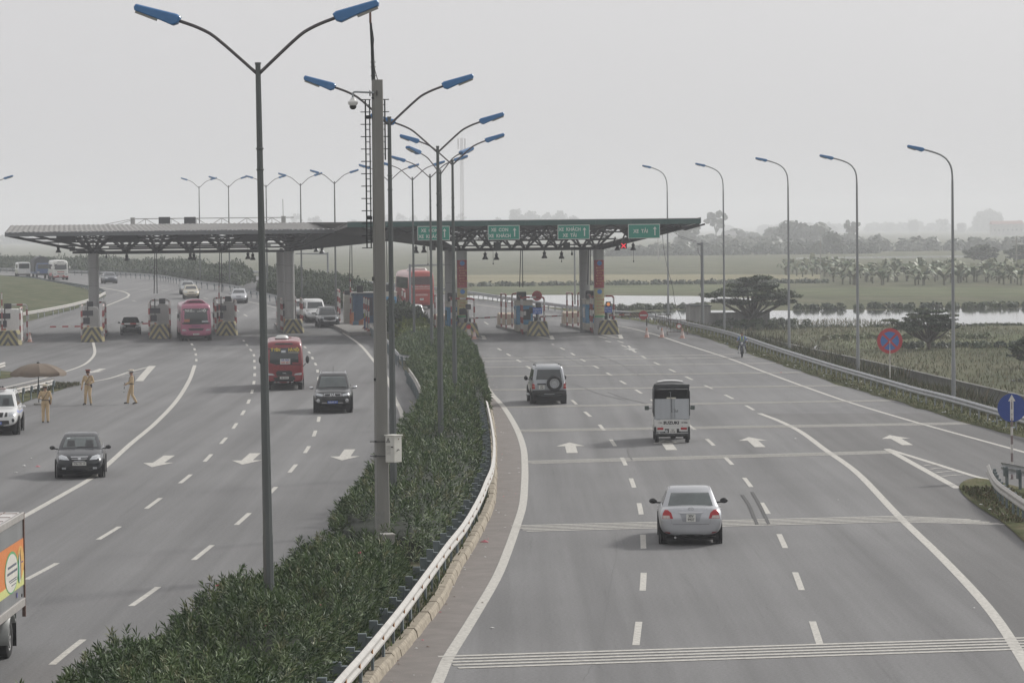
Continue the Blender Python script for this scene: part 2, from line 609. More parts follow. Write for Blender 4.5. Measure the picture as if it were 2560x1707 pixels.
SOIL = M('median soil', (0.085, 0.068, 0.05), 0.95, var=0.45, scale=3, bump=0.7, bscale=12, col2=(0.12, 0.12, 0.05))
DIRT = M('dusty shoulder', (0.178, 0.160, 0.148), 0.9, var=0.16, scale=1.4, bump=0.2, bscale=30)
SKID = M('tyre skid rubber', (0.055, 0.055, 0.055), 0.8, var=0.35, scale=6)
FADE = M('oil stained asphalt', (0.085, 0.082, 0.08), 0.75, var=0.3, scale=1.2)
def water_material():
 m = bpy.data.materials.new('pond water')
 m.use_nodes = True
 n, l = m.node_tree.nodes, m.node_tree.links
 b = n['Principled BSDF']
 b.inputs['Base Color'].default_value = (0.06, 0.065, 0.06, 1)
 b.inputs['Roughness'].default_value = 0.05
 b.inputs['IOR'].default_value = 1.33
 b.inputs['Specular IOR Level'].default_value = 1.0
 tc = n.new('ShaderNodeTexCoord')
 z = n.new('ShaderNodeTexNoise'); z.inputs['Scale'].default_value = 0.7; z.inputs['Detail'].default_value = 4
 l.new(tc.outputs['Object'], z.inputs['Vector'])
 bp = n.new('ShaderNodeBump'); bp.inputs['Strength'].default_value = 0.04; bp.inputs['Distance'].default_value = 0.1
 l.new(z.outputs['Fac'], bp.inputs['Height']); l.new(bp.outputs[0], b.inputs['Normal'])
 return m
WATER = water_material()
# ------------------------------------------------------------------ ground sheets
def cr_path(pts, step=1.0, closed=False):
 """smooth curve through points, resampled at an even step"""
 P = [Vector(p) for p in pts]
 out = []
 n = len(P)
 for i in range(n - 1):
  p0, p1, p2, p3 = P[max(i - 1, 0)], P[i], P[i + 1], P[min(i + 2, n - 1)]
  k = max(2, int((p2 - p1).length / 0.4))
  k = min(k, 80)
  t1 = math.sqrt(max((p1 - p0).length, 1e-3)) if i > 0 else math.sqrt(max((p2 - p1).length, 1e-3))
  t2 = math.sqrt(max((p2 - p1).length, 1e-3))
  t3 = math.sqrt(max((p3 - p2).length, 1e-3)) if i + 2 < n else t2
  m1 = (p2 - p0) / (t1 + t2) * t2 if i > 0 else (p2 - p1)
  m2 = (p3 - p1) / (t2 + t3) * t2 if i + 2 < n else (p2 - p1)
  for j in range(k):
   t = j / k
   a, b2, c, d = 2 * t ** 3 - 3 * t ** 2 + 1, t ** 3 - 2 * t ** 2 + t, -2 * t ** 3 + 3 * t ** 2, t ** 3 - t ** 2
   out.append(p1 * a + m1 * b2 + p2 * c + m2 * d)
 out.append(P[-1])
 res = [out[0]]
 acc = 0.0
 for i in range(1, len(out)):
  d = (out[i] - out[i - 1]).length
  while acc + d >= step and d > 1e-9:
   t = (step - acc) / d
   q = out[i - 1].lerp(out[i], t)
   res.append(q)
   out[i - 1] = q
   d = (out[i] - q).length
   acc = 0.0
  acc += d
 if (res[-1] - out[-1]).length > step * 0.3:
  res.append(out[-1])
 return res
def gp(pxs, z=0.0):
 return [G(x, y, z) for x, y in pxs]
def normals2d(path):
 ns = []
 for i in range(len(path)):
  t = path[min(i + 1, len(path) - 1)] - path[max(i - 1, 0)]
  t.z = 0
  t.normalize()
  ns.append(Vector((t.y, -t.x, 0)))     # to the right of travel
 return ns
def strip(mb, path, w, z=0.008, mi=0, off=0.0):
 ns = normals2d(path)
 vs, fs = [], []
 for p, nn in zip(path, ns):
  for s in (-0.5, 0.5):
   q = p + nn * (off + s * w)
   vs.append((q.x, q.y, z + zr(q.y)))
 for i in range(len(path) - 1):
  fs.append((2 * i, 2 * i + 1, 2 * i + 3, 2 * i + 2))
 mb.add(vs, fs, mi)
def sheet(name, poly, z, mat, kind='structure', parent=None, sub=0):
 bm = bmesh.new()
 vs = [bm.verts.new((p[0], p[1], z)) for p in poly]
 bm.faces.new(vs)
 bmesh.ops.triangulate(bm, faces=bm.faces)
 if z > -1:
  for yy in [283 + 10 * k for k in range(15)]:
   bmesh.ops.bisect_plane(bm, geom=bm.verts[:] + bm.edges[:] + bm.faces[:], plane_co=(0, yy, 0), plane_no=(0, 1, 0))
  for v_ in bm.verts: v_.co.z += zr(v_.co.y)
 bmesh.ops.recalc_face_normals(bm, faces=bm.faces)
 if bm.faces and sum(f.normal.z for f in bm.faces) < 0:
  bmesh.ops.reverse_faces(bm, faces=bm.faces)
 me = bpy.data.meshes.new(name); bm.to_mesh(me); bm.free()
 me.materials.append(mat)
 o = bpy.data.objects.new(name, me); COL.objects.link(o)
 if parent is not None: o.parent = parent
 elif kind: o['kind'] = kind
 return o
LOW = -1.6                                       # level of the fields beside the embankment
ground = sheet('ground', [(-4000, -60), (4000, -60), (4000, 14000), (-4000, 14000)], LOW, FIELD)
# right-hand edge of the asphalt, near to far
EDGE_PX = [(2560, 1093), (2431, 1060), (2239, 1001), (2109, 964), (2018, 931), (1906, 895), (1737, 835), (1634, 810),
   (1530, 793), (1446, 781), (1354, 767), (1169, 745), (1060, 727), (960, 713), (840, 703), (740, 696), (640, 690), (500, 680), (300, 668), (0, 656)]
edge = [Vector((29, 40, 0)), Vector((25, 92, 0))] + gp(EDGE_PX)
edge_s = cr_path(edge, 2.0)
road_poly = [(-70, 8), (33, 8)] + [(p.x, p.y) for p in edge_s] + [(-420, 935), (-260, 300), (-70, 120)]
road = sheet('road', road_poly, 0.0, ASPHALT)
# grass verge and embankment on the right
VMB = MB()
ns = normals2d(edge_s)
prof = [(-0.15, 0.012), (0.5, 0.03), (1.4, 0.02), (2.6, -0.25), (4.5, -1.05), (7.0, -1.585), (9.5, -1.60)]
rv = random.Random(3)
ring = []
for i, (p, nn) in enumerate(zip(edge_s, ns)):
 row = []
 for k, (d, z) in enumerate(prof):
  jj = 0.0 if k == 0 else rv.uniform(-0.10, 0.10)
  q = p + nn * (-0 + d + (rv.uniform(-0.12, 0.2) if k == 0 else jj))
  row.append((q.x, q.y, z + zr(q.y) * max(0, 1 - d / 8) + (rv.uniform(0, 0.06) if 0 < k < 6 else 0)))
 ring.append(row)
vs = [q for r_ in ring for q in r_]
kk = len(prof)
fs = [(i * kk + j, i * kk + j + 1, (i + 1) * kk + j + 1, (i + 1) * kk + j) for i in range(len(ring) - 1) for j in range(kk - 1)]
VMB.add(vs, fs)
verge = struct(VMB.build('verge', GRASS, smooth=True))
# fields and ponds beyond the embankment (all on the low level)
def gl(pxs):
 return [(G(x, y, LOW).x, G(x, y, LOW).y) for x, y in pxs]
sheet('stubble_field', gl([(1100, 688), (1500, 686), (2050, 687), (2050, 697), (1700, 705), (1180, 708)]), LOW + 0.02, FIELD_TAN)
sheet('green_field', gl([(1990, 722), (2300, 718), (2900, 722), (2900, 742), (2300, 740), (2000, 738)]), LOW + 0.02, FIELD_GREEN)
sheet('green_field', gl([(1180, 716), (1640, 708), (1960, 706), (1960, 730), (1640, 733), (1180, 736)]), LOW + 0.02, FIELD_GREEN)
sheet('rough_field', gl([(2060, 850), (2120, 826), (2240, 835), (2420, 838), (2900, 830), (2900, 872), (2400, 876), (2120, 872)]), LOW + 0.02, FIELD_GREEN)
pond = sheet('pond', gl([(1560, 795), (1600, 781), (1700, 776), (1850, 777), (2000, 777), (2080, 774), (2200, 776), (2330, 771), (2440, 772), (2900, 766),
       (2900, 810), (2560, 811), (2480, 808), (2420, 812), (2330, 818), (2240, 814), (2150, 818), (2000, 817), (1800, 836), (1640, 824)]), LOW + 0.04, WATER)
sheet('pond', gl([(1080, 741), (1240, 739), (1400, 738), (1600, 740), (1760, 741), (1900, 748), (1900, 753), (1760, 756), (1690, 764), (1600, 770), (1480, 775), (1330, 766), (1150, 750)]), LOW + 0.04, WATER)
sheet('pond', gl([(2030, 866), (2046, 863), (2052, 871), (2040, 875)]), LOW + 0.04, WATER)
sheet('pond', gl([(2522, 952), (2560, 946), (2640, 948), (2640, 957), (2560, 957)]), LOW + 0.04, WATER)
# ------------------------------------------------------------------ grass islands
sheet('grass_island', [tuple(p)[:2] for p in cr_path(gp([(76, 1000), (120, 985), (172, 966), (140, 958), (90, 966), (30, 978), (-60, 1000), (-60, 1060), (0, 1030), (76, 1000)]), 0.5)[:-1]], 0.03, GRASS)
sheet('grass_island', [tuple(p)[:2] for p in cr_path(gp([(-80, 925), (0, 928), (36, 932), (40, 940), (0, 948), (-80, 955), (-80, 925)]), 0.6)[:-1]], 0.03, GRASS)
sheet('grass_island', [tuple(p)[:2] for p in cr_path(gp([(2560, 1356), (2507, 1308), (2442, 1266), (2400, 1226), (2408, 1205), (2442, 1196), (2490, 1204), (2560, 1222), (2680, 1250), (2680, 1400), (2560, 1356)]), 0.5)[:-1]], 0.03, GRASS)
# bank of the loop road on the left: a low mound
def mound(name, outline, h, mat):
 P = [Vector((q[0], q[1], 0)) for q in outline]
 c = sum(P, Vector()) / len(P)
 mb = MB()
 rows = [[Vector((c.x + (p.x - c.x) * t, c.y + (p.y - c.y) * t, z + zr(c.y + (p.y - c.y) * t))) for p in P] for t, z in ((1.0, 0.01), (0.93, 0.25 * h), (0.8, 0.6 * h), (0.55, 0.9 * h), (0.2, h))]
 mb.loft(rows, caps=False)
 mb.add(rows[-1], [tuple(range(len(P)))])
 return struct(mb.build(name, mat, smooth=True))
mound('grass_bank', [tuple(p)[:2] for p in cr_path(gp([(-500, 672), (-200, 682), (0, 694), (117, 704), (218, 722), (262, 736), (258, 744), (190, 772), (120, 790), (53, 807), (-60, 828), (-300, 860), (-700, 900)]), 3.0)], 0.9, GRASS_SOFT)
# ------------------------------------------------------------------ painted road markings (each its own sheet, 4 mm above the asphalt)
def line(px, w, mat=PAINT_W, step=1.5, z=0.005, name='edge_line', pts=None):
 path = cr_path(pts if pts else gp(px), step)
 mb = MB(); strip(mb, path, w, z)
 o = mb.build(name, mat, road, fixn=False)
 return o
def dashes(px, w=0.15, period=10.0, dash=4.15, mat=PAINT_W, start=0.0, z=0.005):
 path = cr_path(gp(px), 0.3)
 acc, seg, s0 = -start * YS, [], []
 for i in range(len(path)):
  if i: acc += (path[i] - path[i - 1]).length
  ph = acc % period
  if acc >= 0 and ph < dash:
   seg.append(path[i])
  elif seg:
   if len(seg) > 2:
    mb = MB(); strip(mb, seg, w, z); mb.build('lane_dash', mat, road, fixn=False)
   seg = []
 if len(seg) > 2:
  mb = MB(); strip(mb, seg, w, z); mb.build('lane_dash', mat, road, fixn=False)
# right carriageway
line([(1020, 1830), (1093, 1707), (1117, 1650), (1172, 1562), (1240, 1447), (1268, 1381), (1292, 1313), (1307, 1262), (1312, 1200), (1312, 1158), (1309, 1122), (1298, 1086), (1280, 1050), (1257, 1015), (1230, 985), (1215, 962)], 0.24)
line([(1898, 1033), (1950, 1053), (2003, 1080), (2063, 1124), (2121, 1164), (2162, 1200), (2248, 1291), (2361, 1400), (2474, 1523), (2560, 1652), (2660, 1830)], 0.24)
line([(1090, 746), (1169, 758), (1278, 773), (1365, 786), (1452, 799), (1552, 816), (1629, 834), (1710, 860), (1825, 897), (1920, 933), (2101, 998), (2285, 1054), (2560, 1130), (2800, 1200)], 0.18)
line([(1365, 800), (1390, 801), (1419, 803)], 0.18, step=0.5)
dashes([(1540, 1830), (1574, 1719), (1593, 1586), (1608, 1455), (1608, 1354), (1601, 1274), (1581, 1206), (1557, 1148), (1530, 1103), (1497, 1060), (1457, 1025), (1400, 975), (1312, 912), (1277, 890), (1243, 870)], start=0.6)
dashes([(2110, 1830), (2088, 1735), (2038, 1574), (1993, 1444), (1951, 1342), (1908, 1263), (1862, 1196), (1810, 1140), (1763, 1094), (1690, 1040), (1597, 979), (1551, 952), (1505, 925), (1460, 902), (1419, 878), (1380, 860)], start=0.6)
dashes([(1908, 1038), (1847, 1004), (1783, 973), (1724, 946), (1667, 920), (1617, 897), (1562, 866), (1514, 852)], start=2.0)
dashes([(1580, 872), (1556, 856), (1500, 842), (1468, 838)], start=1.0)
dashes([(1222, 812), (1211, 805), (1180, 790)], start=0.2)
# left carriageway
line([(487, 913), (473, 951), (441, 1002), (389, 1057), (327, 1109), (267, 1163), (223, 1198), (152, 1239), (79, 1280), (0, 1324), (-160, 1420)], 0.22)
line([(856, 831), (899, 861), (932, 899), (965, 940), (985, 992), (1003, 1030), (1006, 1060), (1001, 1114), (982, 1170), (940, 1240)], 0.2)
dashes([(-20, 1490), (66, 1448), (191, 1380), (322, 1301), (418, 1232), (487, 1177), (537, 1126), (574, 1083), (599, 1046), (617, 1014), (629, 983), (635, 955), (637, 929), (636, 906), (634, 885), (622, 869), (608, 850)], start=1.8)
dashes([(60, 1720), (208, 1598), (391, 1470), (522, 1369), (616, 1289), (692, 1215), (735, 1167), (771, 1118), (789, 1076), (798, 1039), (799, 985), (793, 922), (784, 901), (773, 881), (759, 864), (745, 850)], start=1.6)
dashes([(491, 905), (490, 888), (486, 872), (478, 858), (468, 846)], start=0.5)
# loop road at the left
line([(233, 856), (237, 880), (229, 896), (207, 913), (163, 929), (110, 945), (40, 962), (-60, 985)], 0.2)
line([(136, 967), (200, 958), (269, 947), (320, 931), (381, 915)], 0.2, z=0.009)
line([(381, 915), (362, 936), (348, 953)], 0.45, step=0.6, z=0.013)
for a, b in (((300, 938), (352, 931)), ((284, 942), (356, 937)), ((296, 944), (352, 942))):
 line([a, ((a[0] + b[0]) / 2, (a[1] + b[1]) / 2 - 0.5), b], 0.12, step=0.5)
line([(250, 719), (299, 727), (318, 733), (322, 739), (307, 748), (257, 768)], 0.25)
line([(299, 727), (330, 724), (380, 726)], 0.2)
dashes([(620, 792), (585, 772), (540, 755), (500, 742), (460, 733), (400, 724)], start=0.4)
dashes([(470, 800), (438, 780), (400, 765), (340, 754), (315, 742)], start=0.4, mat=PAINT_OLD)
line([(620, 754), (700, 772), (745, 790)], 0.15)
# rumble stripes across the right carriageway
def rumble(l_px, r_px, nn, w, gap, mat=PAINT_W, kink=None):
 a, b = G(*l_px), G(*r_px)
 for k in range(nn):
  dy = (k - (nn - 1) / 2) * gap * YS
  pts = [a + Vector((-dy * 0.25, dy, 0)), a.lerp(b, 0.5) + Vector((0, dy, 0)), b + Vector((dy * 0.1, dy, 0))]
  if kink:
   pts.append(G(*kink) + Vector((-dy * 0.5, dy, 0)))
  mb = MB()
  strip(mb, pts, w * YS, 0.009)
  mb.build('rumble_stripe', mat, road, fixn=False)
rumble((1120, 1655), (2800, 1600), 5, 0.10, 0.215)
rumble((1297, 1321), (2245, 1297), 5, 0.10, 0.215, kink=(2474, 1305))
rumble((1318, 1156), (2226, 1130), 4, 0.10, 0.215)
rumble((1298, 1077), (2431, 1058), 4, 0.10, 0.215)
rumble((1260, 1018), (2239, 1001), 3, 0.11, 0.24)
rumble((1230, 975), (2109, 964), 3, 0.11, 0.24)
rumble((1218, 941), (2018, 931), 3, 0.11, 0.24)
rumble((1206, 918.6), (1954, 907.6), 2, 0.12, 0.26)
rumble((1200, 904), (1900, 893), 2, 0.12, 0.26)
rumble((1200, 895.7), (1837, 886), 2, 0.12, 0.26)
def arrow(px, py, ang, L=6.0, w=0.42, hw=1.12, hl=2.2, mat=PAINT_W):
 c = G(px, py)
 T = Matrix.Translation((c.x, c.y, 0.010)) @ Matrix.Rotation(ang, 4, 'Z')
 mb = MB(T)
 mb.add([(-w / 2, -L / 2, 0), (w / 2, -L / 2, 0), (w / 2, L / 2 - hl, 0), (-w / 2, L / 2 - hl, 0)], [(0, 1, 2, 3)])
 mb.add([(-hw / 2, L / 2 - hl, 0), (hw / 2, L / 2 - hl, 0), (0, L / 2, 0)], [(0, 1, 2)])
 return mb.build('arrow_marking', mat, road)
for px, py in ((1427, 1119), (1670, 1112), (1886, 1105), (2246, 1100)):
 arrow(px, py, 0)
for px, py in ((402, 1153), (622, 1147), (865, 1137)):
 arrow(px, py, PI)
arrow(242, 927, PI)
arrow(1578, 873, 0, L=4.4, mat=PAINT_OLD)
# hatched gore on the right
line([(2217, 1122), (2300, 1168), (2394, 1220)], 0.26, step=0.6)
line([(2217, 1122), (2330, 1157), (2442, 1192), (2476, 1199)], 0.22, step=0.6, z=0.009)
for a, b in (((2310, 1164), (2345, 1162)), ((2326, 1173), (2362, 1170)), ((2340, 1182), (2385, 1178)), ((2356, 1191), (2410, 1187))):
 line([a, ((a[0] + b[0]) / 2, (a[1] + b[1]) / 2 - 1), b], 0.14, step=0.4, z=0.013)
# warning triangles in front of the island noses
for x0, y0 in ((1170, 838), (1340, 838), (1512, 836)):
 a, b, c = G(x0 - 8, y0), G(x0 + 37, y0 + 1), G(x0 + 42, y0 + 11)
 line(None, 0.16, pts=[a, a.lerp(b, 0.5), b], step=0.4)
 line(None, 0.16, pts=[a, a.lerp(c, 0.5), c], step=0.4, z=0.009)
 line(None, 0.3, pts=[b, b.lerp(c, 0.5), c], step=0.2, z=0.013)
# the outer lanes on the right are laid in older, darker asphalt
L2_ = gp([(1898, 1034), (1950, 1053), (2003, 1080), (2063, 1124), (2121, 1164), (2162, 1200), (2248, 1291), (2361, 1400), (2474, 1523), (2560, 1652), (2660, 1830)])
RE_ = [p for p in edge_s if G(2660, 1830).y < p.y < G(1898, 1034).y]
DARKA = asphalt_material(); DARKA.name = 'older asphalt'
for nd in DARKA.node_tree.nodes:
 if nd.type == 'VECT_MATH': nd.inputs[0].default_value = (0.135, 0.133, 0.132)
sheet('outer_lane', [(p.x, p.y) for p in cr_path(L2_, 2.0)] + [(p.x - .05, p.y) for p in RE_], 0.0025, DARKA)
# skid marks and old stains
def skid(px, w):
 path = cr_path(gp(px), 0.5)
 mb = MB(); strip(mb, path, w, 0.013)
 mb.build('skid_mark', SKID, road, fixn=False)
skid([(1855, 1237), (1872, 1262), (1884, 1290), (1893, 1312)], 0.10)
skid([(1880, 1230), (1899, 1262), (1912, 1289), (1922, 1311)], 0.10)
for pts_ in ([(1285, 886), (1340, 908), (1400, 936)], [(1345, 888), (1380, 902), (1415, 916)], [(1470, 882), (1540, 905), (1600, 940)], [(1695, 885), (1730, 905), (1738, 917)],
    [(1380, 880), (1420, 896), (1460, 915)], [(1440, 962), (1500, 985), (1560, 1000)],
    [(1570, 1120), (1575, 1140), (1580, 1150)], [(1520, 980), (1560, 995), (1620, 1010)]):
 path = cr_path(gp(pts_), 0.6)
 mb = MB(); strip(mb, path, 0.07, 0.013); mb.build('skid_mark', M('faint tyre mark', (0.128, 0.127, 0.126), 0.85, var=0.2), road, fixn=False)
# long cracks in the old asphalt
for pts_ in ([(1460, 1700), (1487, 1640), (1512, 1550), (1528, 1450), (1541, 1380), (1537, 1330)], [(0, 1160), (70, 1130), (150, 1080), (230, 1000)], [(160, 1060), (190, 1020), (205, 990)]):
 path = cr_path(gp(pts_), 0.5)
 path = [p + Vector((rv.uniform(-.02, .02), 0, 0)) for p in path]
 mb = MB(); strip(mb, path, 0.018, 0.004); mb.build('crack', M('crack tar', (0.13, 0.13, 0.13), 0.9, var=0.1), road, fixn=False)
# ------------------------------------------------------------------ central reserve: soil, kerb stones, dusty gutter
KERB_PX = [(880, 1810), (943, 1707), (1004, 1637), (1059, 1572), (1108, 1507), (1150, 1426), (1198, 1345), (1234, 1265), (1240, 1219), (1241, 1157), (1240, 1100), (1234, 1050),
   (1222, 990), (1206, 930), (1190, 890), (1165, 850)]
kerb_path = cr_path(gp(KERB_PX), 0.98)
LEFT_PX = [(700, 1900), (760, 1700), (830, 1500), (920, 1290), (960, 1200), (985, 1128), (1018, 1085), (1036, 1038), (1040, 985), (1030, 958), (1010, 925), (985, 890), (955, 850), (905, 832), (900, 822)]
left_path = [Vector((-9.2, 36, 0)), Vector((-8.2, 48, 0)), Vector((-7.0, 60, 0)), Vector((-5.6, 72, 0)), Vector((-4.6, 86, 0))] + gp(LEFT_PX[5:])
left_path = cr_path(left_path, 1.5)
kin = [p - n_ * 0.16 for p, n_ in zip(kerb_path, normals2d(kerb_path))]
sheet('median_soil', [(p.x, p.y) for p in kin] + [(p.x, p.y) for p in reversed(left_path)], 0.11, SOIL)
# the median's left face, a low rough edge
mb = MB()
for i in range(len(left_path) - 1):
 mb.quad(left_path[i], left_path[i + 1], left_path[i + 1] + Vector((0, 0, 0.11)), left_path[i] + Vector((0, 0, 0.11)))
struct(mb.build('median_edge', SOIL))
kerb = struct(bpy.data.objects.new('median_kerb', None)); COL.objects.link(kerb)
kn = normals2d(kerb_path)
for i in range(len(kerb_path) - 1):
 a, b = kerb_path[i], kerb_path[i + 1]
 na, nb = kn[i], kn[i + 1]
 d = (b - a).normalized() * 0.012
 h = 0.20 + rv.uniform(-0.012, 0.012)
 o_ = rv.uniform(-0.012, 0.012)
 mb = MB()
 rings = []
 for p, nn in ((a + d, na), (b - d, nb)):
  p = p + nn * o_
  rings.append([p + nn * 0.03, p + nn * 0.0 + Vector((0, 0, h - 0.06)), p - nn * 0.05 + Vector((0, 0, h)), p - nn * 0.22 + Vector((0, 0, h)), p - nn * 0.22])
 mb.loft(rings)
 mb.build('kerb_stone', KERB, kerb)
gut = [p + n_ * 0.02 for p, n_ in zip(kerb_path, kn)]
el = cr_path(gp([(1020, 1830), (1093, 1707), (1117, 1650), (1172, 1562), (1240, 1447), (1268, 1381), (1292, 1313), (1307, 1262), (1312, 1200), (1312, 1158), (1309, 1122), (1298, 1086), (1280, 1050), (1257, 1015), (1230, 985)]), 1.0)
sheet('gutter_dust', [(p.x, p.y) for p in gut[:92]] + [(p.x - 0.13, p.y) for p in reversed(el)], 0.0035, DIRT)
# ------------------------------------------------------------------ guard rails
def guardrail(label, path, post_step, side, rail_m, post_m, group, z0=0.0, top=0.80, reflect=0, panel=False, hpost=None, tail=False):
 """W-beam on posts; side=+1: posts stand to the right of the direction of the path"""
 root = thing('guard_rail', label, 'guard rail', path[0].copy(), 0, group)
 base = path[0]
 P = [p - base for p in path]
 nn = normals2d(P)
 rings = []
 prof = [(0.0, 0.0), (0.035, 0.03), (0.075, 0.06), (0.075, 0.10), (0.03, 0.145), (0.03, 0.175), (0.075, 0.22), (0.075, 0.26), (0.035, 0.29), (0.0, 0.32)]
 for p, n_ in zip(P, nn):
  ring = []
  for d, z in prof:
   q = p - n_ * side * d
   ring.append((q.x, q.y, q.z + z0 + top - 0.32 + z))
  for d, z in reversed(prof):
   q = p - n_ * side * (d - 0.012)
   ring.append((q.x, q.y, q.z + z0 + top - 0.32 + z))
  rings.append(ring)
 mb = MB(); mb.loft(rings)
 mb.build('rail', rail_m, root, smooth=30)
 acc, nxt, first, firstr = 0.0, post_step * 0.4, None, None
 acc2 = reflect * 0.5
 for i in range(1, len(P)):
  d = (P[i] - P[i - 1]).length
  acc += d
  acc2 += d
  ang = math.atan2(nn[i].y, nn[i].x)
  if acc >= nxt:
   nxt += post_step
   q = P[i] + nn[i] * side * 0.11
   hp = hpost or (z0 + top - 0.04)
   if first is None:
    mb = MB()
    mb.box((0, 0, (hp - 0.15) / 2 - 0.1), (0.05, 0.15, hp + 0.05))
    mb.box((0.05 * 1, 0, hp - 0.2), (0.1, 0.16, 0.30))
    if panel:
     mb.box((0.19, 0.0, hp - 0.16), (0.16, 0.13, 0.36))
    first = mb.build('post', post_m, root, loc=q, rot=(0, 0, ang if side > 0 else ang + PI))
   else:
    share(first, root, q, (0, 0, (ang if side > 0 else ang + PI) + rv.uniform(-.06, .06)))
  if reflect and acc2 >= reflect:
   acc2 = 0
   q = P[i] - nn[i] * side * 0.062 + Vector((0, 0, z0 + top - 0.16))
   if firstr is None:
    mb = MB()
    mb.add([(-0.05, 0, -0.055), (0.05, 0, -0.055), (0.05, 0, 0.05), (-0.05, 0, 0.05), (-0.03, -0.035, -0.02), (0.03, -0.035, -0.02)],
      [(3, 2, 1, 0), (4, 5, 2, 3), (0, 1, 5, 4), (0, 4, 3), (1, 2, 5)])
    firstr = mb.build('reflector', REFL, root, loc=q, rot=(0, 0, ang + (PI / 2 if side < 0 else -PI / 2) + PI))
   else:
    share(firstr, root, q, (0, 0, ang + (PI / 2 if side < 0 else -PI / 2) + PI))
 return root
RG = 'guard rails along the roads'
RAILR = [(2900, 1150), (2700, 1085), (2560, 1040), (2494, 1021), (2379, 989), (2293, 968), (2224, 949), (2167, 933), (2081, 909), (1989, 881), (1920, 859), (1863, 840), (1808, 824), (1727, 806),
   (1686, 797), (1631, 786), (1536, 775), (1446, 765), (1365, 755), (1272, 742), (1169, 727), (1060, 714), (927, 703), (831, 694), (736, 684), (600, 674), (450, 664)]
guardrail('long steel guard rail along the right edge of the road past the marsh', [Vector((p.x, p.y, zr(p.y))) for p in cr_path(gp(RAILR, 0.75), 1.0)], 2.0, 1, STEEL_RAIL, POST_LIGHT, RG, top=0.75)
NEAR_RAIL = [(770, 1800), (833, 1707), (910, 1620), (998, 1514), (1069, 1420), (1117, 1355), (1156, 1307), (1182, 1265), (1201, 1229), (1213, 1200), (1226, 1170), (1232, 1140), (1233, 1100), (1226, 1050), (1215, 1000)]
near_rail = [Vector((p.x, p.y, 0.11)) for p in cr_path(gp(NEAR_RAIL, 0.92), 0.25)]
guardrail('cream guard rail with amber reflectors beside the near hedge and kerb', near_rail, 2.0, -1, RAIL_CREAM, POST_GREY, RG, top=0.80, reflect=2.0, panel=True)
guardrail('short guard rail behind the central toll island at the left edge of the hedge', [Vector((p.x, p.y, zr(p.y))) for p in cr_path(gp([(930, 815), (965, 845), (992, 878), (1004, 886), (1028, 888)], 0.8), 0.6)], 1.6, 1, STEEL_RAIL, POST_GREY, RG, top=0.8)
guardrail('short grubby guard rail curving along the left side of the middle hedge', [Vector((p.x, p.y, zr(p.y))) for p in cr_path(gp([(1020, 919), (1035, 940), (1046, 960), (1055, 985), (1056, 1015)], 0.8), 0.5)], 1.6, 1, RAIL_CREAM, POST_GREY, RG, top=0.8)
guardrail('guard rail behind the brown parasol and the white police car', [Vector((p.x, p.y, zr(p.y))) for p in cr_path(gp([(136, 945), (95, 955), (54, 964), (0, 980), (-80, 1005)], 0.8), 0.5)], 1.9, -1, RAIL_CREAM, POST_GREY, RG, top=0.8)
guardrail('guard rail end at the left picture edge above the brown parasol', [Vector((p.x, p.y, zr(p.y))) for p in cr_path(gp([(11, 905), (-20, 914), (-90, 932)], 0.8), 0.6)], 2.0, 1, RAIL_CREAM, POST_GREY, RG, top=0.8)
guardrail('guard rail seen from behind along the top of the grass bank', [Vector((p.x, p.y, zr(p.y))) for p in cr_path(gp([(-200, 676), (-80, 683), (0, 689), (76, 692), (122, 700), (184, 709), (245, 720), (263, 728)], 0.75), 1.5)], 2.6, 1, POST_GREY, POST_LIGHT, RG, top=0.8)
guardrail('bright guard rail along the foot of the grass bank beside the toll lanes', [Vector((p.x, p.y, zr(p.y))) for p in cr_path(gp([(263, 730), (235, 744), (190, 757), (138, 768), (54, 783), (-30, 800), (-140, 822)], 0.75), 1.0)], 2.4, 1, RAIL_CREAM, POST_LIGHT, RG, top=0.8)
guardrail('guard rail in front of the distant hedge beyond the toll booths', [Vector((p.x, p.y, zr(p.y))) for p in cr_path(gp([(-200, 666), (0, 670), (122, 674), (245, 678), (381, 686), (450, 696), (517, 706), (580, 713), (620, 724), (682, 737), (760, 757)], 0.75), 2.0)], 4.0, 1, STEEL_RAIL, POST_GREY, RG, top=0.8)
guardrail('guard rail of the gore nose under the blue arrow sign', [Vector((p.x, p.y, zr(p.y))) for p in cr_path(gp([(2472, 1160), (2480, 1180), (2495, 1202), (2526, 1225), (2560, 1248), (2640, 1300)], 0.75), 0.4)], 1.3, -1, RAIL_CREAM, POST_GREY, RG, top=0.75)
guardrail('rear guard rail of the gore nose behind the blue arrow sign', [Vector((p.x, p.y, zr(p.y))) for p in cr_path(gp([(2500, 1155), (2530, 1160), (2560, 1166), (2680, 1190)], 0.75), 0.4)], 1.2, 1, STEEL_RAIL, POST_GREY, RG, top=0.75)
# low boundary wall along the foot of the embankment
WALL = M('mossy concrete', (0.13, 0.13, 0.115), 0.9, var=0.3, scale=1.5, bump=0.3)
wpath = [Vector((p.x, p.y, LOW)) for p in cr_path([G(x, y, LOW + 0.9) for x, y in ((2800, 1075), (2640, 1015), (2560, 990), (2350, 942), (2173, 902), (1975, 860), (1900, 843), (1800, 818))], 3.0)]
wt = thing('boundary_wall', 'low mossy concrete wall along the foot of the road bank in front of the marsh', 'wall', wpath[0])
for i in range(len(wpath) - 1):
 a, b = wpath[i] - wpath[0], wpath[i + 1] - wpath[0]
 mb = MB()
 mb.bar(a + Vector((0, 0, 0.42)), b + Vector((0, 0, 0.42)), 0.16, 0.86)
 mb.bar(a + Vector((0, 0, 0.885)), b + Vector((0, 0, 0.885)), 0.26, 0.07)
 mb.build('wall_panel', WALL, wt)
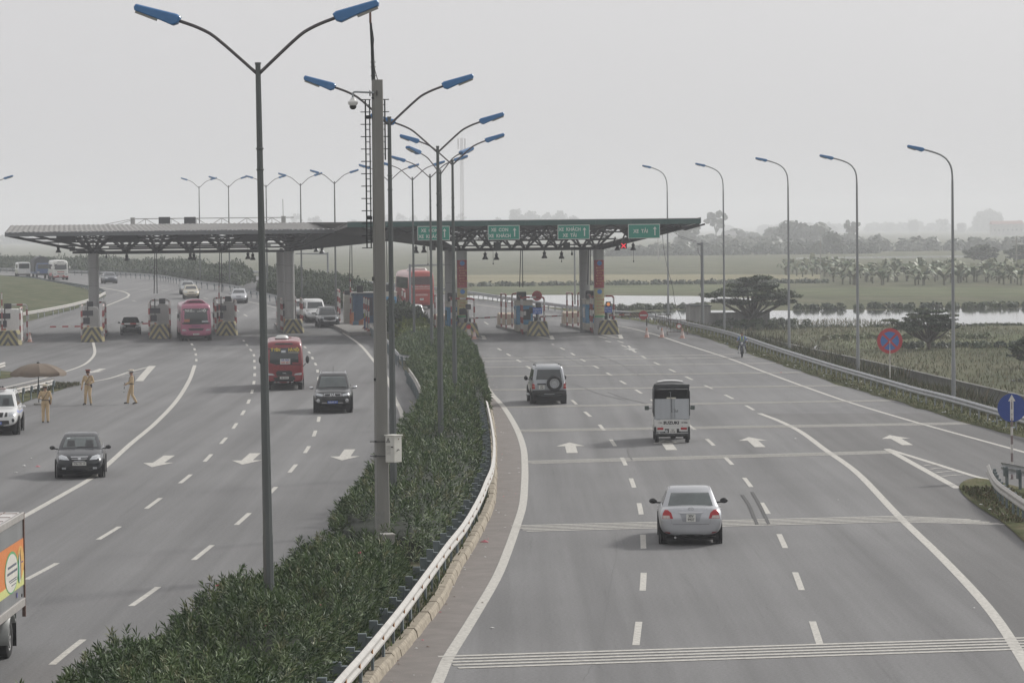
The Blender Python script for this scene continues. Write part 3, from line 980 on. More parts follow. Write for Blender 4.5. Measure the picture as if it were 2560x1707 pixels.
# ------------------------------------------------------------------ street lamps
def lamp_head(mb):
 """blue cobra head along +X from the end of the arm"""
 side = [(-0.03, 0.05), (0.0, -0.09), (0.09, -0.145), (0.36, -0.10), (0.85, -0.045), (0.88, 0.02), (0.85, 0.085), (0.05, 0.085)]
 rings = []
 for y, k in ((-0.145, 0.78), (-0.10, 1.0), (0.10, 1.0), (0.145, 0.78)):
  cx, cz = 0.42, -0.02
  rings.append([(cx + (x - cx) * (0.97 if k < 1 else 1), y, cz + (z - cz) * (k if z > 0 else min(1, k + 0.15))) for x, z in side])
 mb.loft(rings)
_head_mesh = [None, None]
def add_heads(root, ends, scale):
 """ends: (position, azimuth, tilt)"""
 for p, az, tilt in ends:
  rot = (Matrix.Rotation(az, 3, 'Z') @ Matrix.Rotation(-tilt, 3, 'Y')).to_euler()
  if _head_mesh[0] is None:
   mb = MB(); lamp_head(mb)
   h = mb.build('lamp_head', BLUE_LAMP, root, loc=p, rot=rot, bevel=0.014)
   mb = MB(); mb.box((0.62, 0, -0.088), (0.42, 0.2, 0.045), ry=-R(7))
   g = mb.build('lamp_glass', LAMP_GLASS, h)
   _head_mesh[0], _head_mesh[1] = h, g
  else:
   h = share(_head_mesh[0], root, p, rot)
   share(_head_mesh[1], h)
  h.scale = (scale,) * 3
def lamp_double(label, pos, ztop, span, rot=0.0, group=None, z0=0.05, rpole=(0.098, 0.052), arms=(True, True), rise=1.0, sleeve=None):
 root = thing('street_lamp', label, 'street lamp', (pos[0], pos[1], z0), rot, group)
 s = span / 4.56
 H = ztop - z0
 mb = MB()
 hs = sleeve or 3.4
 mb.tube([(0, 0, 0), (0, 0, hs), (0, 0, hs + 0.04), (0, 0, H)], [rpole[0] * 1.12, rpole[0] * 1.06, rpole[0], rpole[1]], 8)
 mb.lathe([(rpole[1] * 1.15, H - 0.03), (rpole[1] * 1.15, H + 0.01), (0.001, H + 0.012)], n=8)
 for zz in (H - 1.65, H - 2.05):
  mb.lathe([(rpole[1] * 1.15, zz), (rpole[1] * 1.45, zz + 0.01), (rpole[1] * 1.45, zz + 0.03), (rpole[1] * 1.12, zz + 0.04)], n=8)
 mb.build('pole', POLE_M, root, smooth=30)
 ends = []
 for k, sg in enumerate((1, -1)):
  if not arms[k]:
   continue
  pts = [(0.0, -0.22), (0.40, 0.15), (0.83, 0.53), (1.02, 0.64), (1.22, 0.73), (1.5, 0.83)]
  pts = cr_path([Vector((sg * x * s, 0, H + z * s * rise - 0.0)) for x, z in pts], 0.12)
  mb = MB(); mb.tube(pts, 0.034 * max(1, s * 0.9), 8)
  mb.build('arm', ARM_M, root, smooth=True)
  ends.append((pts[-1] - Vector((sg * 0.03, 0, -0.02)), 0 if sg > 0 else PI, R(15)))
 add_heads(root, ends, s)
 return root
LG = 'double-armed blue street lamps on the central reserve'
def lamp_px(label, px, py, D, span_px, rot=0.0, **k):
 p = at(px, py, D)
 return lamp_double(label, (p.x, p.y), p.z, span_px * D * YS / FPX / max(0.3, abs(math.cos(rot))), rot, LG, **k)
l1_ = lamp_px('tallest double-armed blue street lamp rising out of the near hedge, nearest of all', 645, 158, 31.2, 602, sleeve=2.6)
l1_.location.x += .09
l1_.rotation_euler.y = -R(.45)
lamp_px('double-armed blue street lamp directly behind the concrete camera pole', 973, 293, 45.8, 418)
lamp_px('double-armed blue street lamp second beyond the concrete pole, with a black band on its pole', 1094, 366, 56.5, 330)
lamp_px('double-armed blue street lamp at the right flank of the middle hedge', 1131, 400, 70, 262)
lamp_px('turned double-armed blue street lamp hidden behind the banded lamp pole', 1101, 425, 92, 156, rot=R(48))
lamp_px('double-armed blue street lamp in front of the red coach, right one', 1075, 436, 100, 189)
lamp_px('double-armed blue street lamp in front of the red coach, left one', 1031, 443, 115, 162)
lamp_px('double-armed blue street lamp mostly hidden by the lamp behind the concrete pole', 973, 447, 126, 149)
for i, (px, py, D, sp, lb) in enumerate(((836, 454, 150, 122, 'first'), (751, 459, 166, 110, 'second'), (665, 463, 180, 102, 'third'), (571, 464, 196, 97, 'fourth'), (497.5, 466, 212, 89, 'fifth'))):
 lamp_px('distant double-armed street lamp above the grey canopy roof, %s from the right' % lb, px, py, D, sp, z0=0.1)
# the ramp lamp whose head shows at the left edge
pr = at(-30, 470, 150)
lamp_double('street lamp at the left picture edge showing only its blue head', (pr.x, pr.y), pr.z, 4.6, 0, 'double-armed blue street lamps on the central reserve')
def lamp_single(label, px, D, y_curve, reach_px, y_head, base_y=None):
 p = at(px, y_curve, D)
 k = D * YS / FPX
 z0 = -0.35
 root = thing('street_lamp', label, 'street lamp', (p.x, p.y, z0), R(4), 'single-armed street lamps along the right edge')
 H = p.z - z0
 dz = (y_curve - y_head) * k
 rch = reach_px * k
 pts = cr_path([Vector((0, 0, H)), Vector((-0.03 * rch, 0, H + dz * 0.45)), Vector((-rch * 0.22, 0, H + dz * 0.76)), Vector((-rch * 0.55, 0, H + dz * 0.93)), Vector((-rch, 0, H + dz * 1.05))], 0.15)
 mb = MB()
 mb.tube([(0, 0, 0), (0, 0, 2.3), (0, 0, 2.34), (0, 0, H * 0.6), (0, 0, H)] + pts[1:], [0.105, 0.10, 0.09, 0.075, 0.055] + [0.045] * (len(pts) - 1), 8)
 mb.build('pole', M('pale lamp pole', (0.24, 0.25, 0.26), 0.45, 0.3, var=0.12, scale=1.2, streak=True), root, smooth=30)
 add_heads(root, [(pts[-1] + Vector((0.03, 0, 0)), PI, R(11))], 0.92)
for px, D, yc, rp, yh, nm in ((2381, 78, 455, 75, 377, 'first'), (2142, 95, 462, 62, 398, 'second'), (1970, 112, 468, 54, 404, 'third'), (1808, 130, 478, 46, 417, 'fourth'), (1668, 147, 480, 42, 421, 'fifth')):
 lamp_single('single-armed blue street lamp behind the right guard rail, %s from the right' % nm, px, D, yc, rp, yh)
# ------------------------------------------------------------------ concrete camera pole
UD = 41.0
ub = at(956, 1300, UD)
UT = at(937, 200, UD).z
up_ = thing('camera_pole', 'square concrete pole with a white dome camera and ladder racks at its head', 'utility pole', (ub.x, ub.y, 0.1))
mb = MB()
H = UT - 0.1
def sq(w, z, ch=0.025):
 a, b = w / 2, w / 2 - ch
 return [(-b, -a, z), (b, -a, z), (a, -b, z), (a, b, z), (b, a, z), (-b, a, z), (-a, b, z), (-a, -b, z)]
mb.loft([sq(0.335, 0), sq(0.29, H * 0.45), sq(0.245, H)])
mb.build('shaft', CONC_POLE, up_, rot=(0, 0, R(14)))
mb = MB(); mb.box((0, 0, 0.62), (0.2, 0.012, 0.3)); mb.box((0, -0.008, 0.74), (0.03, 0.012, 0.03))
mb.build('access_hatch', M('hatch grey', (0.20, 0.20, 0.19), 0.7), up_, loc=(-0.04, -0.175, 0.55), rot=(0, 0, R(14)))
def kz(y): return at(937, y, UD).z - 0.1
def kx(x): return at(x, 400, UD).x - ub.x
# mast
mb = MB(); mb.tube([(kx(936), 0, kz(202)), (kx(934), 0, kz(120)), (kx(931), 0, kz(58))], [0.055, 0.042, 0.034], 8)
for y in (156, 168, 190):
 mb.tube([(kx(929), 0, kz(y)), (kx(942), 0, kz(y))], 0.012, 6)
mb.build('mast', DARKMETAL, up_)
mb = MB(); mb.tube([(kx(930), 0, kz(58)), (kx(930), 0, kz(10))], [0.03, 0.026], 6)
mb.build('mast_tip', M('rusty steel', (0.12, 0.06, 0.045), 0.7), up_)
mb = MB(); mb.tube(cr_path([Vector((kx(932), -0.06, kz(60))), Vector((kx(938), -0.07, kz(100))), Vector((kx(935), -0.06, kz(150))), Vector((kx(948), -0.1, kz(205)))], 0.1), 0.012, 5)
mb.build('mast_cable', BLACK, up_)
# ladder racks with pegs
for nm, x0, x1, yb, peg0, peg1 in (('left', 914.5, 925, 620, 902, 928), ('right', 952.5, 963, 400, 951, 974)):
 mb = MB()
 for xx, w in ((x0, 0.035), (x1, 0.03)) if nm == 'left' else ((x0, 0.03), (x1, 0.035)):
  mb.bar((kx(xx), 0.12, kz(248)), (kx(xx), 0.12, kz(yb)), w, 0.05)
 mb.build('ladder_rack', DARKMETAL, up_)
 first = None
 y = 249
 while y <= yb + 1:
  q = (kx((peg0 + peg1) / 2), 0.12, kz(y))
  if first is None:
   mb = MB(); mb.box((0, 0, 0), (abs(kx(peg1) - kx(peg0)), 0.03, 0.022))
   first = mb.build('ladder_peg', DARKMETAL, up_, loc=q)
  else:
   share(first, up_, q)
  y += 30.9
 first = None
 y = 262
 while y <= yb:
  q = (kx((x0 + x1) / 2), 0.12, kz(y))
  if first is None:
   mb = MB(); mb.box((0, 0, 0), (abs(kx(x1) - kx(x0)), 0.03, 0.025))
   first = mb.build('ladder_rung', STEEL, up_, loc=q)
  else:
   share(first, up_, q)
  y += 30.9
for y in (293, 545):
 mb = MB(); mb.box((kx(922), 0.05, kz(y)), (0.13, 0.2, 0.085)); mb.build('bracket', BLACK, up_)
mb = MB(); mb.box((kx(945), -0.02, kz(234)), (0.02, 0.3, 0.13)); mb.build('bracket', BLACK, up_)
mb = MB(); mb.box((kx(927), -0.02, kz(234)), (0.02, 0.3, 0.13)); mb.build('bracket', BLACK, up_)
mb = MB(); mb.lathe([(0.001, -0.02), (0.03, -0.015), (0.032, 0.02)], (kx(934), -0.15, kz(246)), 12, axis='Y'); mb.build('bolt_hole', BLACK, up_)
# dome camera
mb = MB()
mb.tube(cr_path([Vector((kx(938), -0.16, kz(233))), Vector((kx(900), -0.2, kz(231))), Vector((kx(888), -0.2, kz(231))), Vector((kx(885), -0.2, kz(234))), Vector((kx(885), -0.2, kz(246)))], 0.05), 0.026, 8)
mb.build('camera_arm', STEEL, up_, smooth=True)
dc = thing('dome_camera', 'white dome camera hanging from the arm of the concrete pole', 'camera', (ub.x + kx(885), ub.y - 0.2, 0.1 + kz(246)))
mb = MB(); mb.lathe([(0.001, 0.02), (0.05, 0.01), (0.06, -0.02), (0.085, -0.06), (0.125, -0.09), (0.12, -0.15), (0.085, -0.185)], n=20); mb.build('housing', WHITE, dc, smooth=40)
mb = MB(); mb.lathe([(0.085, -0.18), (0.09, -0.21), (0.075, -0.255), (0.04, -0.283), (0.001, -0.288)], n=18); mb.build('dome', M('smoked dome', (0.02, 0.02, 0.02), 0.1), dc, smooth=True)
# electric box strapped to the pole
eb = thing('electric_box', 'pale steel electric box with a danger triangle strapped to the concrete pole', 'electric box', (ub.x + kx(976.5), ub.y - 0.28, at(976, 1120, UD).z), R(52))
mb = MB(); mb.box((0, 0, 0), (0.29, 0.29, 0.66)); mb.build('case', M('pale box paint', (0.60, 0.59, 0.54), 0.5, var=0.1, scale=3), eb, bevel=0.008)
mb = MB(); mb.box((0, 0, 0.345), (0.34, 0.34, 0.025)); mb.build('lid', M('pale box paint', (0.6, 0.6, 0.55)), eb, bevel=0.006)
mb = MB(); mb.box((-0.149, 0, 0), (0.006, 0.25, 0.61)); mb.build('door', M('box door', (0.57, 0.56, 0.52), 0.5, var=0.08), eb)
first = None
for i in range(7):
 mb = MB(); mb.box((-0.155, 0.035, 0.08 - i * 0.035), (0.012, 0.13, 0.010), ry=R(25))
 mb.build('louvre', M('louvre grey', (0.35, 0.35, 0.32)), eb)
mb = MB(); mb.prism([(-0.07, -0.055), (0.07, -0.055), (0, 0.065)], -0.158, -0.154, 'X'); o = mb.build('danger_sign', BLACK, eb, loc=(0, 0.045, 0.225))
mb = MB(); mb.prism([(-0.05, -0.043), (0.05, -0.043), (0, 0.042)], -0.161, -0.1585, 'X'); mb.build('sign_face', M('sign grey', (0.5, 0.5, 0.46)), o)
mb = MB(); mb.prism([(-0.012, -0.03), (0.02, -0.03), (0.008, 0.0), (0.018, 0.0), (0.0, 0.03), (-0.006, 0.002), (-0.018, 0.002)], -0.1635, -0.1615, 'X'); mb.build('sign_symbol', BLACK, o)
mb = MB(); mb.box((-0.165, -0.09, 0.06), (0.03, 0.05, 0.025)); mb.build('handle', BLACK, eb)
mb = MB(); mb.tube(cr_path([Vector((-0.06, -0.155, -0.05)), Vector((-0.02, -0.17, 0.0)), Vector((0.02, -0.165, -0.03))], 0.02), 0.01, 6); mb.build('handle', BLACK, eb)
mb = MB(); mb.box((0.02, -0.15, 0.25), (0.035, 0.008, 0.03)); mb.build('lock', M('rusty lock', (0.16, 0.09, 0.06)), eb)
for y in (1102.5, 1138.5):
 mb = MB(); z = at(940, y, UD).z - 0.1
 mb.box((kx(945), -0.2, z), (0.4, 0.012, 0.02)); mb.tube([(kx(917), -0.16, z), (kx(932), -0.16, z)], 0.011, 6); mb.box((kx(931), -0.16, z), (0.05, 0.05, 0.05))
 mb.build('strap', DARKMETAL, up_)
mb = MB(); z = at(932, 948, UD).z - 0.1; mb.box((kx(931), -0.12, z), (0.05, 0.06, 0.07)); mb.build('strap', DARKMETAL, up_)
mb = MB(); z = at(932, 697, UD).z - 0.1; mb.box((kx(929), -0.1, z), (0.04, 0.1, 0.10)); mb.build('bracket', BLACK, up_)
cb = at(969, 1420, 39.8)
cab = thing('switch_cabinet', 'grey concrete switch cabinet half buried in the hedge at the foot of the concrete pole', 'cabinet', (cb.x, cb.y, 0.1), R(14))
mb = MB(); mb.box((0, 0, 0.46), (0.31, 0.31, 0.92)); mb.build('body', CONC_POLE, cab, bevel=0.01)
mb = MB(); mb.box((0, 0, 0.945), (0.35, 0.35, 0.05)); mb.build('cap', CONC, cab, bevel=0.01)
# ------------------------------------------------------------------ roadside signs
D1 = 90.0
p = at(2224.5, 852, D1)
ns_ = thing('traffic_sign', 'round blue and red no stopping sign on a thin pole behind the right guard rail', 'traffic sign', (p.x, p.y, -0.1), R(-2))
zc = p.z + 0.1
mb = MB(); mb.tube([(0, 0.03, 0), (0, 0.03, zc)], 0.04, 8); mb.build('post', stripes('sign post bands', (0.62, 0.60, 0.56), (0.45, 0.42, 0.40), 0.9), ns_)
mb = MB(); mb.lathe([(0.001, 0.0), (0.70, 0.0), (0.70, 0.02), (0.001, 0.02)], (0, 0, zc), 40, axis='Y'); mb.build('face', M('sign red', (0.46, 0.045, 0.055), 0.45, var=0.06), ns_)
for a0 in (0, 90, 180, 270):
 r_, w_ = 0.51, 0.062
 pts = []
 a_lo = math.asin(w_ / r_)
 base = R(a0 + 45)
 pts.append((math.cos(base + PI / 4) * w_ * math.sqrt(2), math.sin(base + PI / 4) * w_ * math.sqrt(2)))
 for k in range(11):
  a = base + a_lo + (PI / 2 - 2 * a_lo) * k / 10
  pts.append((r_ * math.cos(a), r_ * math.sin(a)))
 mb = MB(); mb.prism([(x, z + zc) for x, z in pts], -0.004, -0.001, 'Y'); mb.build('blue_field', M('sign blue', (0.05, 0.16, 0.44), 0.45, var=0.06), ns_)
D2 = 54.0
p = at(2529.5, 1019, D2)
bs = thing('traffic_sign', 'dark blue round sign with a white upright arrow at the right picture edge', 'traffic sign', (p.x, p.y, 0.0), R(-3))
zc = p.z
mb = MB(); mb.tube([(0, 0.03, 0), (0, 0.03, zc + 0.2)], 0.042, 8); mb.build('post', stripes('red white post', (0.62, 0.60, 0.57), (0.22, 0.17, 0.17), 0.58, dirt=0.3), bs)
mb = MB(); mb.lathe([(0.001, 0.0), (0.47, 0.0), (0.47, 0.02), (0.001, 0.02)], (0, 0, zc), 40, axis='Y'); mb.build('face', M('deep sign blue', (0.018, 0.055, 0.26), 0.4, var=0.08), bs)
mb = MB(); mb.prism([(-0.055, zc - 0.42), (0.055, zc - 0.42), (0.055, zc + 0.22), (0.12, zc + 0.22), (0.0, zc + 0.44), (-0.12, zc + 0.22), (-0.055, zc + 0.22)], -0.006, -0.002, 'Y'); mb.build('arrow', M('sign white', (0.62, 0.61, 0.57), 0.5, var=0.1, scale=8), bs)
for z in (0.24, -0.22):
 mb = MB(); mb.lathe([(0.001, -0.012), (0.016, -0.012), (0.016, -0.006)], (0, 0, zc + z), 8, axis='Y'); mb.build('bolt', BLACK, bs)
# ------------------------------------------------------------------ toll plaza
class Frame:
 def __init__(s, o, ang):
  s.o, s.ang = Vector((o[0], o[1], 0)), ang
  s.u = Vector((math.cos(ang), math.sin(ang), 0)); s.v = Vector((-math.sin(ang), math.cos(ang), 0))
 def P(s, u, v, z=0.0):
  q = s.o + s.u * u + s.v * v
  return Vector((q.x, q.y, z))
 def u_of(s, px, v, py=600):
  d = ray(px, py); d = Vector((d.x, d.y))
  a = s.o + s.v * v
  det = s.u.x * (-d.y) - (-d.x) * s.u.y
  return ((-a.x) * (-d.y) - (-d.x) * (-a.y)) / det
 def loc(s, px, py, v):
  """(u, v, z) of the point seen at a pixel on the plane v"""
  u = s.u_of(px, v, py)
  q = s.P(u, v)
  return (u, v, atr(px, py, q.y).z)
AL, AR, AI = R(15), R(6.5), R(6)
n4 = G(733, 833); n6 = G(1347, 839.6)
FL, FR = Frame(n4, AL), Frame(n6, AR)
ROOF_GREY = M('corrugated roof sheet', (0.20, 0.195, 0.187), 0.6, 0.1, var=0.2, scale=0.4, streak=False)
FASCIA_GREY = M('grey fascia', (0.14, 0.15, 0.155), 0.6, 0.1, var=0.12, scale=0.5)
FASCIA_GREEN = M('dark green fascia', (0.022, 0.075, 0.068), 0.5, var=0.12, scale=0.5)
TRUSS = M('truss paint', (0.028, 0.030, 0.032), 0.6, 0.1, var=0.15)
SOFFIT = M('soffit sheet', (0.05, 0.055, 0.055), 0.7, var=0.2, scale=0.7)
COLUMN = M('column cladding', (0.33, 0.33, 0.325), 0.5, 0.15, var=0.12, scale=0.8, streak=True)
def column(root, F, px, v, ztop, r=0.43):
 u = F.u_of(px, v)
 mb = MB()
 mb.lathe([(r, 0), (r, ztop)], (u, v, 0), 24)
 o = mb.build('column', COLUMN, root, smooth=40)
 for z in np.arange(1.2, ztop, 1.45):
  mb = MB(); mb.lathe([(r + 0.004, z), (r + 0.004, z + 0.02)], (u, v, 0), 24)
  mb.build('panel_joint', M('joint line', (0.12, 0.12, 0.12), 0.8), o)
 mb = MB()
 mb.lathe([(r, ztop), (r * 0.92, ztop + 0.04), (0.2, ztop + 0.05), (0.12, ztop + 0.22)], (u, v, 0), 16)
 mb.build('capital', TRUSS, root)
 return u
def funnel(root, u, v, zb, zt, du, dv, lattice=0, sec=0.11):
 """an inverted pyramid of struts from a node on the bottom chord up to the roof"""
 tops = [(u - du, v - dv, zt), (u + du, v - dv, zt), (u + du, v + dv, zt), (u - du, v + dv, zt)]
 for t in tops:
  mb = MB(); mb.bar((u, v, zb), t, sec, sec); mb.build('strut', TRUSS, root)
 mb = MB()
 fr = [0.5, 0.75] if lattice == 0 else [0.4, 0.6, 0.8]
 b = Vector((u, v, zb))
 for i in range(4):
  A, B = Vector(tops[i]), Vector(tops[(i + 1) % 4])
  pa = [b.lerp(A, f) for f in fr] + [A]
  pb = [b.lerp(B, f) for f in fr] + [B]
  for k in range(len(fr)):
   mb.bar(pa[k], pb[k + 1], sec * 0.35, sec * 0.35)
   mb.bar(pb[k], pa[k + 1], sec * 0.35, sec * 0.35)
   if lattice: mb.bar(pa[k], pb[k], sec * 0.4, sec * 0.4)
 o = mb.build('lattice_brace', TRUSS, root)
 o['kind'] = 'stuff'
# --- grey-roofed left canopy
lc = thing('toll_canopy', 'left toll canopy with a grey corrugated roof on slatted steel trusses', 'toll canopy', FL.o, AL)
uL0, uL1 = FL.u_of(12, -2.5), FL.u_of(840, -2.5)
ZE, ZR = 8.55, 9.1
n_c = int((uL1 - uL0) / 0.42)
pts = []
mbR = MB()
rows = []
for i in range(n_c * 2 + 1):
 u = uL0 + (uL1 - uL0) * i / (n_c * 2)
 dz = 0.06 if i % 2 else 0.0
 sk = .2 * (1 - i / (n_c * 2))
 rows.append([(u, -2.6, ZE + dz), (u + 8 * sk, 8.0, ZR + dz), (u + 18 * sk, 18.0, ZE + dz), (u + 18 * sk, 18.0, ZE + dz - 0.03), (u + 8 * sk, 8.0, ZR + dz - 0.03), (u, -2.6, ZE + dz - 0.03)])
mbR.loft(rows)
mbR.build('roof', ROOF_GREY, lc)
nseg = 9
for i in range(nseg):
 a, b = uL0 + (uL1 - uL0) * i / nseg, uL0 + (uL1 - uL0) * (i + 1) / nseg
 mb = MB(); mb.box(((a + b) / 2, -2.55, ZE - 0.18), (b - a - 0.012, 0.10, 0.33)); mb.build('fascia_panel', FASCIA_GREY, lc)
mb = MB(); mb.bar((uL0 + 0.05, -2.5, ZE - 0.18), (uL0 + 3.6, 18, ZE - 0.18), 0.1, 0.33); mb.build('fascia_panel', FASCIA_GREY, lc)
mb = MB(); mb.box(((uL0 + 3.6 + uL1) / 2, 18.05, ZE - 0.18), (uL1 - uL0 - 3.6, 0.1, 0.33)); mb.build('fascia_panel', FASCIA_GREY, lc)
uc1 = column(lc, FL, 232.5, 2.2, 6.75)
uc2 = column(lc, FL, 722, 2.2, 6.75)
uc2b = column(lc, FL, 703, 8.5, 6.75)
column(lc, FL, 268, 12.5, 6.75) if False else None
ZB = 6.78
for v in (2.2, 13.0):
 mb = MB(); mb.bar((uc1 - 0.3, v, ZB), (uc2 + 0.3, v, ZB), 0.16, 0.2); mb.build('bottom_chord', TRUSS, lc)
for k, (v, z) in enumerate(((0.9, 7.12), (-0.1, 7.42), (-1.0, 7.72), (-1.8, 8.0), (14.5, 7.2), (16.0, 7.7))):
 tt = (8.3 - z) / (8.3 - ZB)
 mb = MB(); mb.bar((uL0 + (uc1 - uL0) * tt + .1 if k < 4 else uc1 + 3, v, z), (uc2 + 0.8, v, z), 0.10, 0.13); mb.build('purlin', TRUSS, lc)
 if k == 0:
  t = MB(); t.bar((uc1, 2.2, ZB), (uL0 + 0.2, -2.4, 8.3), 0.16, 0.2); t.build('hip_beam', TRUSS, lc)
  t = MB(); t.bar((uc1 + 1, 2.2, ZB + .1), (uL0 + 2.4, 6, 8.5), 0.14, 0.18); t.build('hip_beam', TRUSS, lc)
apx = [(232.5, 2.2), (315, 13.0), (393, 2.2), (473, 13.0), (556, 2.2), (636, 13.0), (722, 2.2)]
for px, v in apx:
 u = FL.u_of(px, v, 620)
 funnel(lc, u, v, ZB, 8.35, 1.25, 3.6, sec=0.2)
mb = MB(); mb.bar((uc1, 2.2, ZB + 0.1), (uc1, 2.2, 8.5), 0.09, 0.09); mb.build('strut', TRUSS, lc)
# lane sign boards seen from behind, hung on the far side
for x0, x1 in ((141, 190), (273, 347), (432, 506), (585, 655)):
 a, b = FL.loc(x0, 605, 7.5), FL.loc(x1, 605, 7.5)
 mb = MB(); mb.box(((a[0] + b[0]) / 2, 7.5, a[2] + 0.35), (b[0] - a[0], 0.08, 0.75)); mb.build('sign_back', TRUSS, lc)
# truss walkway with two display boards standing on the roof
ut0, ut1 = FL.u_of(332, 14.0, 550), FL.u_of(735, 14.0, 550)
za = FL.loc(332, 560, 14.0)[2]; zt_ = FL.loc(332, 547.5, 14.0)[2]
TRW = M('roof truss paint', (0.36, 0.36, 0.35), 0.6, var=0.1)
mb = MB(); mb.tube([(ut0, 14, za - 0.6), (ut0, 14, zt_ + 0.12)], 0.2, 12); mb.build('truss_post', TRW, lc)
u_p = FL.u_of(709, 14.0, 550)
mb = MB(); mb.tube([(u_p, 14, za - 0.6), (u_p, 14, zt_ + 0.12)], 0.2, 12); mb.build('truss_post', TRW, lc)
mb = MB(); mb.bar((ut0, 14, zt_), (ut1, 14, zt_), 0.07, 0.07); mb.build('truss_chord', TRW, lc)
mb = MB(); mb.bar((ut0, 14, za - 0.25), (ut1, 14, za - 0.25), 0.07, 0.07); mb.build('truss_chord', TRW, lc)
k = 0
u = ut0
while u < ut1 - 1:
 mb = MB(); mb.bar((u, 14, za - 0.25), (u + 1.1, 14, zt_), 0.05, 0.05); mb.bar((u + 1.1, 14, zt_), (u + 2.2, 14, za - 0.25), 0.05, 0.05)
 mb.bar((u + 1.1, 14, zt_), (u + 1.1, 14, za - 0.25), 0.04, 0.04)
 o = mb.build('truss_lacing', TRW, lc); o['kind'] = 'stuff'
 u += 2.2
mb = MB(); mb.bar((ut0 - 4.5, 14, ZE + 0.2), (ut0, 14, zt_), 0.05, 0.05); mb.bar((ut0 - 2.4, 14, ZE + 0.3), (ut0, 14, zt_ - 0.1), 0.05, 0.05); o = mb.build('truss_stay', TRW, lc)
for x0, x1 in ((397, 425), (460.5, 489)):
 a, b = FL.loc(x0, 560, 13.7), FL.loc(x1, 542.5, 13.7)
 mb = MB(); mb.box(((a[0] + b[0]) / 2, 13.7, (a[2] + b[2]) / 2), (b[0] - a[0], 0.2, b[2] - a[2])); mb.build('display_board', M('dark board', (0.07, 0.075, 0.08), 0.6), lc, bevel=0.02)
a = FL.loc(708, 546, 14.0); b = FL.loc(707, 498, 14.0)
mb = MB(); mb.tube([a, b], 0.03, 6); mb.build('aerial', TRW, lc)
# --- green-edged right canopy
rc = thing('toll_canopy', 'right toll canopy with a dark green edge above the lane signs', 'toll canopy', FR.o, AR)
vF = -4.0
uR0, uR1 = FR.u_of(868, vF, 556), FR.u_of(1752, vF, 550)
ZF0, ZF1 = 8.66, 9.06
nseg = 10
for i in range(nseg):
 a, b = uR0 + (uR1 - uR0) * i / nseg, uR0 + (uR1 - uR0) * (i + 1) / nseg
 mb = MB(); mb.box(((a + b) / 2, vF, (ZF0 + ZF1) / 2), (b - a - 0.012, 0.12, ZF1 - ZF0)); mb.build('fascia_panel', FASCIA_GREEN, rc)
mb = MB(); mb.bar((uR0, vF, ZF1 + 0.02), (uR1, vF, ZF1 + 0.02), 0.16, 0.05); mb.build('edge_cap', M('cap grey', (0.35, 0.36, 0.36), 0.5), rc)
mb = MB()
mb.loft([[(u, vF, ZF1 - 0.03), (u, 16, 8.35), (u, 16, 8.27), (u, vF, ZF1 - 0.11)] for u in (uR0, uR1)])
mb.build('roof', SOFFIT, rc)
mb = MB(); mb.box(((uR1 - 0.02), 6, 8.62), (0.08, 20, 0.4), rx=R(-1.9)); mb.build('fascia_panel', FASCIA_GREEN, rc)
cols = []
for px, v in ((1153.5, 1.8), (1124, 8.5), (1496, 1.8), (1460.5, 8.5)):
 cols.append(column(rc, FR, px, v, 6.72, 0.425 if v < 5 else 0.43))
uA, uB = FR.u_of(1120, 2.0, 625), cols[2] + 0.4
for v in (1.8, 8.5):
 mb = MB(); mb.bar((uA, v, ZB), (uB, v, ZB), 0.16, 0.2); mb.build('bottom_chord', TRUSS, rc)
for k, (v, z) in enumerate(((0.4, 7.12), (-1.2, 7.55), (-2.6, 8.1))):
 mb = MB(); mb.bar((uA - 1.0, v, z), (uB + 0.6 * (k % 4), v, z), 0.08, 0.11); mb.build('purlin', TRUSS, rc)
for px in (1153, 1233, 1314, 1395, 1490):
 u = FR.u_of(px, 1.8, 625)
 funnel(rc, u, 1.8, ZB, 8.45, 1.3, 3.4, lattice=1, sec=0.12)
for px in (1124, 1200, 1280, 1360, 1455):
 u = FR.u_of(px, 8.5, 625)
 funnel(rc, u, 8.5, ZB, 8.25, 1.3, 3.0, lattice=0, sec=0.12)
# diagonal ties along the eaves between the lattices
for i in range(11):
 u0 = FR.u_of(905 + i * 78, vF + 0.5, 575)
 mb = MB(); mb.bar((u0, vF + 0.4, 8.62), (u0 + 1.2, -1.6, 8.2), 0.10, 0.12); mb.build('tie', TRUSS, rc)
 mb = MB(); mb.bar((u0 + 2.4, vF + 0.4, 8.62), (u0 + 1.2, -1.6, 8.2), 0.10, 0.12); mb.build('tie', TRUSS, rc)
# cantilevered end
tipF, tipB = (uR1 - 0.1, vF + 0.1, 8.62), (uR1 - 0.1, 15.5, 8.25)
for v0, t_ in ((1.8, tipF), (8.5, tipB), (1.8, (uR1 - 0.1, 5, 8.45)), (4.0, (uR1 - 0.1, 9, 8.4))):
 mb = MB(); mb.bar((cols[2] + 0.3, v0, ZB), t_, 0.14, 0.18); mb.build('hip_beam', TRUSS, rc)
us = FR.u_of(1630, -2.0, 590)
zs = FR.loc(1630, 597, 0.5)[2]
mb = MB()
mb.add([(us, -2.2, zs + 0.35), (us, 1.2, zs), (us, 10.0, zs), (us, 15.5, 8.2), (uR1 - 0.05, vF + 0.05, 8.64), (uR1 - 0.05, 3, 8.50), (uR1 - 0.05, 9, 8.42), (uR1 - 0.05, 15.5, 8.28)],
  [(0, 1, 5, 4), (1, 2, 6, 5), (2, 3, 7, 6)])
mb.build('soffit', SOFFIT, rc, fixn=False)
